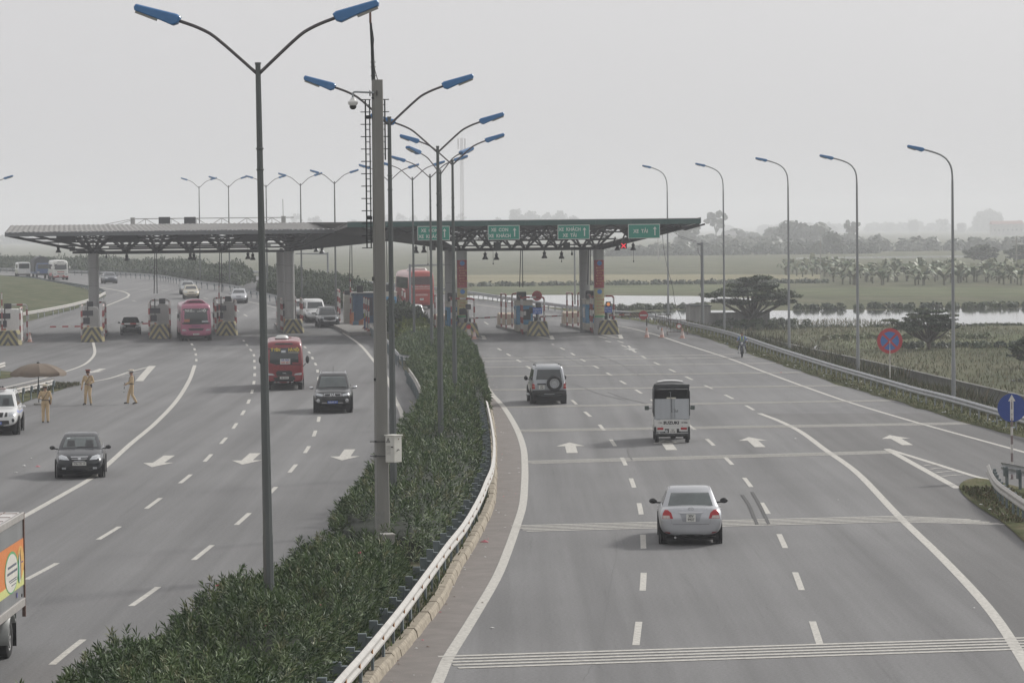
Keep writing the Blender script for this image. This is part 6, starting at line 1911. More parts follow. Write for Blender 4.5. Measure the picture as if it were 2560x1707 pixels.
for sg in (-1, 1):
 patch(bl, [(sg * .68, .76), (sg * .82, .76), (sg * .82, 1.05), (sg * .70, 1.05)], '-Y', 'tail_light', TAILR, t, off=.012)
 patch(bl, [(sg * .69, .86), (sg * .815, .86), (sg * .815, .91), (sg * .69, .91)], '-Y', 'indicator', M('amber lens', (.45, .18, .12), .3), t, off=.018, rings=2)
mb = MB(); mb.box((0, -2.2, .58), (1.66, .22, .24)); mb.build('rear_bumper', BLACKTRIM, t, bevel=.06)
mb = MB(); mb.box((.0, -2.31, .52), (.5, .02, .03)); mb.build('tow_bar', STEEL, t)
for sg in (-1, 1):
 mb = MB(); mb.box((sg * .72, -1.78, .33), (.26, .02, .40)); mb.build('mud_flap', UNDER, t)
plate(t, -.36, -2.19, .84, .28, .2, ['30V', '2306'], PLATE_W, TXT_BLACK, -1, .09)
mb = MB(); mb.box((-.36, -2.165, .99), (.42, .05, .07)); mb.build('plate_garnish', BLACKTRIM, t, bevel=.01)
mb = MB(); mb.lathe([(.001, -.13), (.06, -.13), (.09, -.11), (.20, -.12), (.225, -.15), (.24, -.15), (.24, 0)], (.25, -2.22, 1.03), 24, axis='Y'); sp = mb.build('spare_wheel', RIM, t, smooth=35)
for k in range(12):
 a = 2 * PI * k / 12
 mb = MB(); mb.lathe([(.001, -.125), (.016, -.125)], (.25 + .15 * math.cos(a), -2.22, 1.03 + .15 * math.sin(a)), 8, axis='Y'); mb.build('rim_hole', BLACK, sp)
mb = MB(); mb.lathe([(.235, -.16), (.33, -.19), (.375, -.14), (.375, -.02), (.33, .02), (.2, .02)], (.25, -2.22, 1.03), 30, axis='Y'); mb.build('tyre', RUBBER, sp, smooth=40)
roof_rails(t, .60, -1.75, .1, 1.80, BLACKTRIM)
mirrors(t, .80, .78, 1.16, .19, .24, BLACKTRIM, .05)
mb = MB(); mb.box((-.90, -.2, .42), (.14, 1.7, .05)); mb.build('side_step', STEEL, t, bevel=.02)
mb = MB(); mb.box((.90, -.2, .42), (.14, 1.7, .05)); mb.build('side_step', STEEL, t, bevel=.02)
mb = MB(); mb.box((0, -1.35, .33), (.9, .14, .14)); mb.ball((.1, -1.35, .33), .16, 10, 6); mb.build('rear_axle', UNDER, t)
# white police off-roader
WHITEP = car_paint('white paint', (0.66, 0.665, 0.66), 0.0, 0.32)
g = G(-7, 1086)
PUP = dict(SUV); PUP['half'] = .93
t = thing('police_car', 'white police off-roader with a roof light bar cut by the left picture edge', 'car', g + Vector((-.1, 1.42, 0)), PI + R(5.2))
low, cab, bl, bc = front_car(t, WHITEP, PUP, plate_m=PLATE_B, plate_txt='30A-018.29', txt=TXT_WHITE, zw=(1.16, 1.63), ww=(.68, .55), head=[(.52, .80), (.80, .82), (.83, .98), (.66, 1.0), (.50, .98)])
sides(t, bc, [[(-1.95, 1.18), (-1.3, 1.18), (-1.3, 1.62), (-1.8, 1.62)], [(-1.2, 1.18), (-.3, 1.18), (-.3, 1.62), (-1.2, 1.62)], [(-.22, 1.18), (.72, 1.18), (.30, 1.62), (-.22, 1.62)]])
patch(bl, [(-.26, .78), (.26, .78), (.30, .97), (-.30, .97)], '+Y', 'grille', BLACKTRIM, t, off=.012)
for sg in (-1, 1):
 patch(bl, [(sg * .34, .79), (sg * .46, .80), (sg * .47, .97), (sg * .38, .97)], '+Y', 'grille', BLACKTRIM, t, off=.012, rings=2)
 mb = MB(); mb.lathe([(.001, .02), (.06, .02), (.08, 0)], (sg * .68, 2.31, .64), 14, axis='Y'); mb.build('fog_lamp', DARKMETAL, t)
mb = MB(); mb.lathe([(.055, 0), (.075, .01), (.055, .02)], (0, 2.31, .88), 18, axis='Y'); mb.build('badge', CHROME, t)
mb = MB(); mb.box((0, 2.318, .88), (.17, .02, .03)); mb.build('badge_bar', CHROME, t)
patch(bl, [(-.56, .42), (.56, .42), (.52, .64), (-.52, .64)], '+Y', 'bumper_panel', BLACKTRIM, t, off=.008, rings=2)
patch(bl, [(.9, .92), (1.5, .90), (1.5, 1.0), (1.1, 1.02)], '-X', 'side_emblem', M('faded blue decal', (.20, .25, .48), .5, var=.3, scale=8), t, off=.006, rings=2)
patch(bl, [(-1.4, .86), (.8, .86), (.8, .92), (-1.4, .92)], '-X', 'side_stripe', M('faded blue decal', (.20, .25, .48)), t, off=.006, rings=2)
mb = MB(); mb.box((0, -.05, 1.86), (.55, .28, .10)); mb.build('light_bar', M('light bar lens', (.35, .28, .27), .25, var=.2), t, bevel=.04)
for x in (-.12, 0, .12):
 mb = MB(); mb.lathe([(.05, 1.9), (.05, 1.96), (.001, 1.98)], (x, -.25, 0), 8); mb.build('beacon', BLACK, t)
roof_rails(t, .60, -1.75, .0, 1.74, STEEL)
for x in (-.32, .32):
 patch(bc, [(x - .15, 1.2), (x + .15, 1.2), (x + .12, 1.5), (x - .12, 1.5)], '+Y', 'headrest', SEAT, t, off=.0095, back=.001, rings=2)
# dark SUV, white van, pale SUV queueing in the inner toll lane
def suv_at(label, px, py, paint, rz, S=SUV, plate_m=PLATE_W, ptxt=None, chrome=False, name='suv', grp=None):
 g = G(px, py)
 d = Vector((math.sin(rz), -math.cos(rz), 0))
 yf = S['wheels']['yf']
 t = thing(name, label, 'car', Vector((g.x - math.sin(rz - PI) * yf, g.y + math.cos(rz - PI) * yf, g.z)), rz, grp)
 low, cab, bl, bc = front_car(t, paint, S, plate_m=plate_m, plate_txt=ptxt, zw=(1.16, 1.63), ww=(.68, .55), head=[(.48, .78), (.80, .80), (.82, .95), (.50, .93)], mirror_m=BLACKTRIM if not chrome else paint, glass=GLASS)
 sides(t, bc, [[(-1.95, 1.18), (-1.3, 1.18), (-1.3, 1.62), (-1.8, 1.62)], [(-1.2, 1.18), (-.3, 1.18), (-.3, 1.62), (-1.2, 1.62)], [(-.22, 1.18), (.72, 1.18), (.30, 1.62), (-.22, 1.62)]])
 patch(bl, [(-.36, .80), (.36, .80), (.36, .92), (-.36, .92)], '+Y', 'grille', BLACKTRIM, t, off=.012)
 return t, bl, bc
GRP_Q = 'cars queueing in the inner toll lane'
t, bl, bc = suv_at('dark grey off-roader at the head of the queue in the inner toll lane', 822, 819, car_paint('dark grey paint', (.018, .022, .026), .3, .3), PI + R(9))
patch(bl, [(-.46, .56), (.46, .56), (.6, .72), (.5, .70), (.4, .61), (-.4, .61), (-.5, .70), (-.6, .72)], '+Y', 'bumper_bar', CHROME, t, off=.02, rings=2)
roof_rails(t, .58, -1.7, .0, 1.74, BLACKTRIM)
VAN = dict(half=.93, len=5.0, ym=1.2,
   body=[(-2.5, .5, 1.15, .74, .82, .7, .75, 1.05), (-2.48, .42, 1.2, .80, .9, .78, .78, 1.1), (0, .36, 1.2, .84, .93, .80, .76, 1.1), (1.5, .38, 1.2, .84, .92, .78, .74, 1.08), (2.1, .40, 1.1, .8, .88, .7, .7, .98), (2.42, .42, .9, .7, .8, .6, .62, .82), (2.5, .5, .7, .6, .66, .5, .58, .66)],
   cabin=[(1.1, -2.48, 2.05, .86, .1), (1.25, -2.47, 1.85, .85, .1), (1.85, -2.42, 1.25, .76, .1), (2.0, -2.38, 1.05, .72, .1), (2.07, -2.2, .8, .6, .1)],
   wheels=dict(yr=-1.5, yf=1.6, track=.88, r=.35, w=.22))
g = G(788, 806); rz = PI + R(9)
t = thing('white_van', 'white van second in the queue behind the dark off-roader', 'van', Vector((g.x - .25, g.y + 1.8, g.z)), rz)
low, cab, bl, bc = build_car(t, VAN, WHITEP)
patch(bc, [(-.72, 1.27), (.72, 1.27), (.64, 1.82), (-.64, 1.82)], '+Y', 'windscreen', GLASS, t, off=.008)
patch(bc, [(-.72, 1.3), (.72, 1.3), (.64, 1.8), (-.64, 1.8)], '-Y', 'rear_window', GLASS, t, off=.008)
sides(t, bc, [[(-2.2, 1.3), (-1.1, 1.3), (-1.1, 1.8), (-2.2, 1.8)], [(-1, 1.3), (.2, 1.3), (.2, 1.8), (-1, 1.8)], [(.35, 1.3), (1.5, 1.3), (1.1, 1.8), (.35, 1.8)]])
for o in ([(.5, .75), (.8, .77), (.82, .95), (.55, .93)],):
 for q in (o, mirror_o(o)): patch(bl, q, '+Y', 'headlight', HEADL, t, off=.01)
patch(bl, [(-.4, .78), (.4, .78), (.4, .9), (-.4, .9)], '+Y', 'grille', BLACKTRIM, t, off=.01)
mirrors(t, .86, 1.3, 1.35, .18, .24, BLACKTRIM, .06)
suv_at('pale silver off-roader third in the queue half hidden by the grey column', 757, 798, car_paint('pale silver paint', (.46, .46, .45), .3, .35), PI + R(10))
# saloons coming through the plaza
def sedan_at(label, px, py, paint, rz, name='sedan', plate_txt=None, glass=GLASS, hatch=False, grp=None):
 S = SEDAN
 g = G(px, py)
 t = thing(name, label, 'car', Vector((g.x + math.sin(rz) * 1.28, g.y + 1.28, g.z)), rz, grp)
 low, cab, bl, bc = front_car(t, paint, S, plate_txt=plate_txt, glass=glass, mirror_m=paint, head=[(.36, .655), (.70, .675), (.72, .79), (.62, .82), (.44, .775)])
 sides(t, bc, [[(-1.28, 1.03), (-.98, 1.03), (-.62, 1.34), (-.86, 1.34)], [(-.90, 1.03), (-.12, 1.03), (-.14, 1.34), (-.58, 1.34)], [(-.06, 1.03), (.74, 1.03), (.22, 1.34), (-.06, 1.34)]])
 patch(bl, [(-.28, .75), (.28, .75), (.24, .67), (-.24, .67)], '+Y', 'grille', BLACKTRIM, t, off=.012)
 return t, bl, bc
CHAMP = car_paint('champagne paint', (.44, .40, .31), .4, .36)
sedan_at('champagne saloon approaching right behind the pink bus', 478, 747, CHAMP, PI + R(7))
sedan_at('grey saloon half hidden behind the champagne saloon', 470, 736, car_paint('mid grey paint', (.25, .265, .27), .4, .36), PI + R(8))
sedan_at('silver hatchback approaching just right of the toll booth beside the pink bus', 597, 758, SILVER, PI + R(3))
sedan_at('dark blue saloon approaching on the far curve of the road', 276, 709, car_paint('slate paint', (.05, .06, .075), .3, .34), PI + R(14))
t, bl, bc = sedan_at('low black car passing under the lowered barrier arm beneath the grey canopy', 327, 837, BLK, PI + R(7), name='black_sedan')
# white car beyond the hedge near the coach
g = G(1031, 812)
t = thing('white_hatchback', 'white hatchback driving away half hidden behind the hedge by the red coach', 'car', g + Vector((0, 1.4, 0)), R(7))
low, cab, bl, bc = build_car(t, SUV, WHITEP)
patch(bc, [(-.66, 1.16), (.66, 1.16), (.55, 1.66), (-.55, 1.66)], '-Y', 'rear_window', GLASS, t, off=.008)
patch(bc, [(-.66, 1.16), (.66, 1.16), (.55, 1.63), (-.55, 1.63)], '+Y', 'windscreen', GLASS, t, off=.008)
sides(t, bc, [[(-1.95, 1.18), (-1.3, 1.18), (-1.3, 1.62), (-1.8, 1.62)], [(-1.2, 1.18), (-.3, 1.18), (-.3, 1.62), (-1.2, 1.62)], [(-.22, 1.18), (.72, 1.18), (.30, 1.62), (-.22, 1.62)]])
for sg in (-1, 1):
 patch(bl, [(sg * .70, .80), (sg * .85, .80), (sg * .85, 1.08), (sg * .72, 1.08)], '-Y', 'tail_light', TAILR, t, off=.012)
mirrors(t, .85, .72, 1.14, .2, .17, WHITEP, .06)
# ------------------------------------------------------------------ buses
def bus_body(root, W, H, L, paint, z0=0.35, rnd=0.22, front_in=0.10, tuck=0.15, name='body'):
 """rounded coach shell lofted along y; front at +y"""
 hw = W / 2
 mb = MB()
 rings = []
 for y, sc, zt, zb, dxx in ((-L / 2, .90, H - .25, z0 + .2, 0), (-L / 2 + .05, .96, H - .1, z0 + .06, 0), (-L / 2 + .2, 1, H, z0, 0), (0, 1, H, z0, 0), (L / 2 - .55, 1, H, z0, 0), (L / 2 - .22, .985, H - .10, z0, 0), (L / 2 - .07, .95, H - .30, z0 + .02, 0), (L / 2, .90, H - .75, z0 + .06, 0), (L / 2 + .01, .80, H - 1.3, z0 + .14, 0)):
  w = hw * sc
  half = [(w * .92, zb), (w, zb + .18), (w, zb + .6), (w * .99, (zb + zt) / 2), (w * .955, zt - rnd), (w * .86, zt - .06), (w * .5, zt - .01)]
  rings.append([(x, y, z) for x, z in half] + [(-x, y, z) for x, z in reversed(half)])
 mb.loft(rings)
 o = mb.build(name, paint, root, smooth=True, sub=1)
 apply_mods(o)
 return o, bvh_of(o)
def bus_wheels(root, W, yf, yr, r=.40, w=.24, rim=None):
 for y in (yf, yr):
  for sg in (-1, 1):
   wheel(root, sg * (W / 2 - w / 2 - .06), y, r, w, None, rim or M('bus rim', (.22, .22, .22), .6))
   mb = MB(); mb.lathe([(r * 1.16, -.02), (r * 1.16, .012), (.001, .012)] if sg > 0 else [(r * 1.16, .02), (r * 1.16, -.012), (.001, -.012)], (sg * (W / 2 + .004), y, r), 24, axis='X'); mb.build('wheel_arch', UNDER, root)
 mb = MB(); mb.box((0, 0, .42), (W * .86, abs(yf - yr) + 2.2, .3)); mb.build('underbody', UNDER, root)
RED_BUS = car_paint('bus red', (.21, .016, .022), 0.0, .35)
PINK_BUS = car_paint('bus pink', (.36, .10, .17), 0.0, .36)
CREAM_BUS = car_paint('bus white', (.60, .60, .57), 0.0, .4)
COACH = car_paint('coach red', (.42, .07, .055), 0.0, .36)
TXT_YEL = M('yellow lettering', (.60, .45, .06), .6, var=0)
TXT_RED = M('red lettering', (.45, .08, .06), .6, var=0)
TXT_BLUE = M('blue lettering', (.06, .09, .30), .6, var=0)
def side_windows(root, bv, y0, y1, n, z0, z1, gap=.09):
 L = (y1 - y0) / n
 for i in range(n):
  a, b = y0 + i * L + gap / 2, y0 + (i + 1) * L - gap / 2
  for sg in ('+X', '-X'):
   patch(bv, [(a, z0), (b, z0), (b, z1), (a, z1)], sg, 'side_window', GLASS, root, off=.008, rings=2, sub=1)
# red minibus
g = G(711, 973)
t = thing('red_minibus', 'red minibus approaching half behind the tallest lamp post, white roof vent', 'bus', Vector((g.x - .18, g.y + 2.6, 0)), PI + R(4))
W_, H_, L_ = 2.06, 2.68, 7.1
o, bv = bus_body(t, W_, H_, L_, RED_BUS)
bus_wheels(t, W_, 2.6, -1.9)
patch(bv, [(-.94, 1.36), (.94, 1.36), (.90, 2.20), (.84, 2.24), (-.84, 2.24), (-.90, 2.20)], '+Y', 'windscreen', GLASS, t, off=.012, rings=4)
side_windows(t, bv, -3.2, 2.6, 5, 1.45, 2.15)
patch(bv, [(-.5, 2.42), (.5, 2.42), (.42, 2.50), (-.42, 2.50)], '+Y', 'front_vent', BLACKTRIM, t, off=.015, rings=2)
patch(bv, [(-.40, .78), (.40, .78), (.44, .95), (.34, 1.03), (-.34, 1.03), (-.44, .95)], '+Y', 'grille', BLACKTRIM, t, off=.015)
patch(bv, [(-.1, .885), (.1, .885), (.1, .925), (-.1, .925)], '+Y', 'badge', CHROME, t, off=.025, rings=2)
for q in ([(.50, .80), (.93, .80), (.94, .92), (.60, .88)],):
 for p_ in (q, mirror_o(q)): patch(bv, p_, '+Y', 'headlight', HEADL, t, off=.015)
patch(bv, [(-.96, .38), (.96, .38), (.98, .76), (-.98, .76)], '+Y', 'bumper', BLACKTRIM, t, off=.02, rings=2)
for x in (-.42, -.2, .32, .5):
 mb = MB(); mb.box((x, L_ / 2 + .05, .42), (.12, .02, .04)); mb.build('tow_hook', CHROME, t)
plate(t, 0, L_ / 2 + .07, .66, .47, .12, ['18B-004.69'], PLATE_W, TXT_BLACK, 1, .095)
yw = L_ / 2 - .02
text_part('lettering', 'HÀ NỘI', .21, TXT_YEL, t, (-.52, yw + .0, 2.14), (R(78), 0, PI), bold=.01, sx=.80)
text_part('lettering', 'Ý YÊN', .21, TXT_YEL, t, (.44, yw + .0, 2.14), (R(78), 0, PI), bold=.01, sx=.85)
mb = MB(); mb.box((.03, yw + .03, 2.06), (.24, .01, .12), rx=R(12)); mb.build('paper_notice', M('paper', (.55, .57, .6), .7), t)
mb = MB(); mb.box((-.52, yw + .025, 2.0), (.58, .008, .12), rx=R(12)); mb.build('sun_strip', M('sun strip', (.17, .16, .14), .6), t)
mb = MB(); mb.box((-.06, yw + .07, 1.53), (.54, .012, .28)); bd = mb.build('route_board', PLATE_W, t)
text_part('lettering', 'HÀ NỘI', .125, TXT_BLUE, bd, (-.06, yw + .079, 1.595), (PI / 2, 0, PI), bold=.004)
text_part('lettering', 'GIÁP BÁT', .115, TXT_RED, bd, (-.06, yw + .079, 1.465), (PI / 2, 0, PI), bold=.004)
text_part('lettering', 'HẢO VIỆT', .26, M('dull red lettering', (.30, .035, .03), .5), t, (0, L_ / 2 + .045, 1.16), (PI / 2, 0, PI), bold=.004)
mb = MB(); mb.lathe([(.36, 0), (.33, .1), (.24, .16), (.001, .17)], (.1, 1.7, H_ + .02), 16); mb.build('roof_vent', WHITE, t, smooth=40)
mb = MB(); mb.lathe([(.38, -.02), (.38, .02)], (.1, 1.7, H_ + .0), 16); mb.build('vent_base', BLACKTRIM, t)
for sg in (-1, 1):
 mb = MB(); mb.ball((sg * 1.24, L_ / 2 + .05, 1.62), .5, 10, 8, sc=(.2, .13, .42)); mb.tube([(sg * 1.0, L_ / 2 - .1, 1.25), (sg * 1.15, L_ / 2 + .05, 1.42)], .02, 6); mb.build('door_mirror', BLACKTRIM, t, smooth=40)
patch(bv, [(-.9, 1.33), (0, 1.36), (0, 1.39), (-.9, 1.37)], '+Y', 'wiper', BLACKTRIM, t, off=.02, rings=2)
# pink bus
g = G(489, 851)
rz = PI + R(8)
t = thing('pink_bus', 'pink bus leaving the toll lane with a domed roof unit', 'bus', Vector((g.x - 3.1 * math.sin(R(8)), g.y + 3.1, 0)), rz)
W_, H_, L_ = 2.42, 2.95, 8.4
o, bv = bus_body(t, W_, H_, L_, PINK_BUS)
bus_wheels(t, W_, 3.1, -2.3, r=.45)
patch(bv, [(-1.05, 1.30), (1.05, 1.30), (1.10, 1.42), (1.05, 2.40), (.92, 2.50), (-.92, 2.50), (-1.05, 2.40), (-1.10, 1.42)], '+Y', 'windscreen', GLASS, t, off=.012, rings=4)
side_windows(t, bv, -3.9, 3.3, 6, 1.5, 2.35)
patch(bv, [(-.5, .80), (.5, .80), (.62, .98), (-.62, .98)], '+Y', 'grille', BLACKTRIM, t, off=.015)
for q in ([(.70, .78), (1.08, .80), (1.1, .90), (.85, .92)],):
 for p_ in (q, mirror_o(q)): patch(bv, p_, '+Y', 'headlight', HEADL, t, off=.015)
for sg in (-1, 1):
 patch(bv, [(sg * .75, .50), (sg * .98, .52), (sg * .95, .6), (sg * .8, .58)], '+Y', 'fog_recess', M('dull pink', (.2, .04, .09), .6), t, off=.01, rings=2)
plate(t, 0, L_ / 2 + .06, .52, .47, .12, ['17B-001.24'], PLATE_W, TXT_BLACK, 1, .095)
yw = L_ / 2 - .05
text_part('lettering', 'HÀ NỘI', .25, PLATE_W, t, (-.45, yw + .03, 2.33), (R(80), 0, PI), bold=.012, sx=.8)
text_part('lettering', 'THÁI BÌNH', .22, PLATE_W, t, (.46, yw + .03, 2.33), (R(80), 0, PI), bold=.01, sx=.72)
mb = MB(); mb.box((.7, yw + .07, 1.58), (.42, .01, .22)); mb.build('route_board', M('orange paper', (.42, .16, .10), .7), t)
mb = MB(); mb.box((-.7, yw + .075, 1.5), (.5, .01, .10)); mb.build('paper_notice', M('paper', (.55, .57, .6)), t)
mb = MB(); mb.box((0, L_ / 2 + .045, 1.13), (.7, .012, .09)); mb.build('name_strip', M('purple print', (.20, .06, .16), .6, var=.4, scale=12), t)
mb = MB(); mb.loft([[(x * s_, y, H_ - .03 + z) for x, z in ((-.85, 0), (-.6, .2), (-.3, .27), (.3, .27), (.6, .2), (.85, 0))] for y, s_ in ((1.0, 1), (3.2, 1), (3.5, .9))]); mb.build('roof_unit', PINK_BUS, t, smooth=40)
mb = MB(); mb.prism([(-.62, H_ + .03), (.62, H_ + .03), (.4, H_ + .13), (-.4, H_ + .13)], 3.5, 3.515, 'Y'); mb.build('roof_vent', BLACKTRIM, t)
for sg in (-1, 1):
 mb = MB(); mb.ball((sg * 1.36, L_ / 2 - .05, 1.95), .5, 10, 8, sc=(.16, .12, .4)); mb.tube([(sg * 1.15, L_ / 2 - .2, 2.2), (sg * 1.3, L_ / 2 - .05, 2.15)], .02, 6); mb.build('door_mirror', BLACKTRIM, t, smooth=40)
patch(bv, [(-.6, 1.28), (.6, 1.28), (.2, 1.4), (-.2, 1.4)], '+Y', 'wiper', BLACKTRIM, t, off=.02, rings=2)
# white minibus on the curve
g = G(150, 700)
t = thing('white_minibus', 'white minibus with a red skirt on the far curve above the grass bank', 'bus', Vector((g.x - .6, g.y + 2.5, g.z)), PI + R(14))
W_, H_, L_ = 2.1, 2.75, 6.9
o, bv = bus_body(t, W_, H_, L_, CREAM_BUS)
bus_wheels(t, W_, 2.5, -1.9)
patch(bv, [(-.93, 1.42), (.93, 1.42), (.9, 2.26), (-.9, 2.26)], '+Y', 'windscreen', GLASS, t, off=.012, rings=4)
side_windows(t, bv, -3.1, 2.5, 5, 1.5, 2.15)
patch(bv, [(-.5, 2.44), (.5, 2.44), (.42, 2.52), (-.42, 2.52)], '+Y', 'front_vent', BLACKTRIM, t, off=.015, rings=2)
patch(bv, [(-1.0, .40), (1.0, .40), (1.02, .66), (-1.02, .66)], '+Y', 'bumper', M('skirt red', (.40, .05, .06), .5), t, off=.02, rings=2)
for sg in ('+X', '-X'):
 patch(bv, [(-3.3, .5), (1.8, .5), (1.8, 1.0), (-3.3, .8)], sg, 'skirt', M('skirt red', (.40, .05, .06)), t, off=.008, rings=2)
patch(bv, [(-.45, .80), (.45, .80), (.45, .88), (-.45, .88)], '+Y', 'grille', BLACKTRIM, t, off=.015, rings=2)
for q in ([(.58, .74), (.95, .76), (.95, .90), (.65, .88)],):
 for p_ in (q, mirror_o(q)): patch(bv, p_, '+Y', 'headlight', HEADL, t, off=.015)
mb = MB(); mb.box((0, L_ / 2 + .045, 1.12), (1.0, .012, .12)); mb.build('name_strip', M('red print', (.40, .14, .13), .6, var=.3, scale=10), t)
mb = MB(); mb.box((-.1, L_ / 2 + .01, 2.15), (1.1, .012, .12), rx=R(10)); mb.build('sun_strip', PLATE_W, t)
plate(t, 0, L_ / 2 + .06, .54, .47, .12, ['18B-012.06'], PLATE_W, TXT_BLACK, 1, .095)
for sg in (-1, 1):
 mb = MB(); mb.ball((sg * 1.24, L_ / 2 - .05, 1.72), .5, 10, 8, sc=(.18, .13, .4)); mb.build('door_mirror', WHITE, t, smooth=40)
# red coach seen from behind
g = G(1046, 772)
t = thing('red_coach', 'tall red coach driving away between the central hedge and the banner columns', 'bus', Vector((g.x - .47, g.y + 3.2, g.z)), R(8.4))
W_, H_, L_ = 2.5, 3.75, 12.0
mb = MB()
hw = W_ / 2
rings = []
for y, sc, zt, zb in ((-L_ / 2, .90, H_ - .45, .5), (-L_ / 2 + .06, .97, H_ - .25, .42), (-L_ / 2 + .3, 1, H_ - .05, .38), (-L_ / 2 + .8, 1, H_, .35), (L_ / 2 - .6, 1, H_, .35), (L_ / 2 - .2, .97, H_ - .2, .35), (L_ / 2, .9, H_ - .8, .4)):
 w = hw * sc
 half = [(w * .9, zb), (w, zb + .15), (w, zb + .8), (w, (zb + zt) / 2), (w * .97, zt - .35), (w * .88, zt - .08), (w * .5, zt)]
 rings.append([(x, y, z) for x, z in half] + [(-x, y, z) for x, z in reversed(half)])
mb.loft(rings)
o = mb.build('body', COACH, t, smooth=True, sub=1); apply_mods(o); bv = bvh_of(o)
bus_wheels(t, W_, 3.6, -3.2, r=.5, w=.28)
patch(bv, [(-1.08, 2.35), (1.08, 2.35), (1.0, 3.15), (-1.0, 3.15)], '-Y', 'rear_window', M('coach rear glass', (.10, .06, .06), .15, var=.15, scale=3), t, off=.012)
patch(bv, [(-1.0, 1.55), (1.0, 1.55), (1.0, 1.72), (-1.0, 1.72)], '-Y', 'engine_louvre', M('coach dark red', (.30, .04, .035), .5), t, off=.008, rings=2)
patch(bv, [(-1.15, .45), (1.15, .45), (1.15, .7), (-1.15, .7)], '-Y', 'rear_bumper', M('coach dark red', (.30, .04, .035)), t, off=.012, rings=2)
for sg in (-1, 1):
 patch(bv, [(sg * .95, .8), (sg * 1.16, .8), (sg * 1.16, 1.5), (sg * 1.0, 1.5)], '-Y', 'tail_light', TAILR, t, off=.012)
yb = -L_ / 2
text_part('lettering', 'HẢO VIỆT', .42, M('rear red text', (.40, .05, .045), .5), t, (0.05, yb + .02, 2.8), (R(86), 0, 0), bold=.008, sx=.85)
text_part('lettering', 'THANH HÓA-LÀO CAI', .22, PLATE_W, t, (0.0, yb - .035, 2.17), (PI / 2, 0, 0), bold=.004, sx=.85)
mb = MB(); mb.box((0, yb - .03, 1.98), (1.7, .012, .09)); mb.build('print_strip', M('pale print', (.50, .30, .27), .6, var=.35, scale=9), t)
mb = MB(); mb.box((0, yb - .03, 1.40), (1.15, .012, .17)); mb.build('print_strip', M('pale print', (.50, .30, .27)), t)
plate(t, 0, yb - .06, .98, .36, .2, ['36B', '011.55'], PLATE_W, TXT_BLACK, -1, .085)
side_windows(t, bv, -5.2, 5.0, 8, 2.0, 3.05, .06)
mb = MB(); mb.loft([[(x * s_, y, H_ - .03 + z) for x, z in ((-.9, 0), (-.75, .2), (.75, .2), (.9, 0))] for y, s_ in ((-3.6, .8), (-3.3, 1), (-1.2, 1), (-.9, .8))]); mb.build('roof_unit', M('roof unit white', (.55, .5, .48), .5), t, smooth=40)
for sg in (-1, 1):
 mb = MB(); mb.ball((sg * 1.45, L_ / 2 - .05, 2.6), .5, 10, 8, sc=(.16, .12, .5)); mb.tube([(sg * 1.2, L_ / 2 - .2, 2.9), (sg * 1.4, L_ / 2 - .05, 2.8)], .025, 6); mb.build('door_mirror', BLACKTRIM, t, smooth=40)
# ------------------------------------------------------------------ small open truck
g = G(1681, 1106)
t = thing('mini_truck', 'small white tarpaulin truck driving away, dark canopy over plain grey doors', 'truck', Vector((g.x, g.y + .95, 0)), R(-1.2))
TW = car_paint('truck white', (.60, .60, .58), 0, .45)
ALU = M('zinc door sheet', (.40, .42, .44), .5, .2, var=.10, scale=2, streak=True)
TARP = M('dark tarpaulin', (.022, .025, .027), .75, var=.25, scale=4)
hw = .70
# cab
mb = MB()
rings = []
for y, w, zb, zt in ((1.05, .70, .35, 1.72), (1.1, .71, .33, 1.78), (1.9, .71, .33, 1.78), (2.25, .69, .33, 1.30), (2.32, .66, .36, 1.0)):
 half = [(w * .94, zb), (w, zb + .15), (w, 1.0 if zt > 1.1 else zt - .2), (w * .9, zt - .12), (w * .75, zt)]
 rings.append([(x, y, z) for x, z in half] + [(-x, y, z) for x, z in reversed(half)])
mb.loft(rings); o = mb.build('cab', TW, t, smooth=45); bv = bvh_of(o)
patch(bv, [(-.55, 1.1), (.55, 1.1), (.48, 1.62), (-.48, 1.62)], '+Y', 'windscreen', GLASS, t, off=.01)
for sg in ('+X', '-X'):
 patch(bv, [(1.15, 1.08), (1.9, 1.08), (1.75, 1.6), (1.15, 1.6)], sg, 'side_window', GLASS, t, off=.01, rings=2)
for sg in (-1, 1):
 mb = MB(); mb.box((sg * .92, 1.75, 1.22), (.17, .06, .17)); mb.bar((sg * .7, 1.8, 1.2), (sg * .88, 1.76, 1.2), .03, .03); mb.build('door_mirror', M('mirror green grey', (.09, .12, .11), .4), t, bevel=.02)
# bed
mb = MB(); mb.box((0, -.15, .62), (1.36, 2.35, .12)); mb.build('bed_floor', TW, t)
for sg in (-1, 1):
 mb = MB(); mb.box((sg * .685, -.15, .80), (.03, 2.35, .28)); mb.build('side_board', TW, t, bevel=.006)
mb = MB(); mb.box((0, -1.335, .80), (1.38, .03, .26)); tg = mb.build('tailgate', TW, t, bevel=.006)
text_part('lettering', 'SUZUKI', .155, M('truck lettering', (.015, .015, .018), .6, var=0), tg, (-.03, -1.353, .80), (PI / 2, 0, 0), bold=.008, sx=1.15)
text_part('lettering', '15K', .095, TXT_BLACK, tg, (-.46, -1.353, .80), (PI / 2, 0, 0))
text_part('lettering', '01986', .095, TXT_BLACK, tg, (.49, -1.353, .805), (PI / 2, 0, 0), bold=.002)
for sg in (-1, 1):
 mb = MB(); mb.box((sg * .53, -1.352, .93), (.13, .015, .025)); mb.build('latch', STEEL, t)
 mb = MB(); mb.box((sg * .40, -1.352, .665), (.03, .02, .03)); mb.build('hinge', STEEL, t)
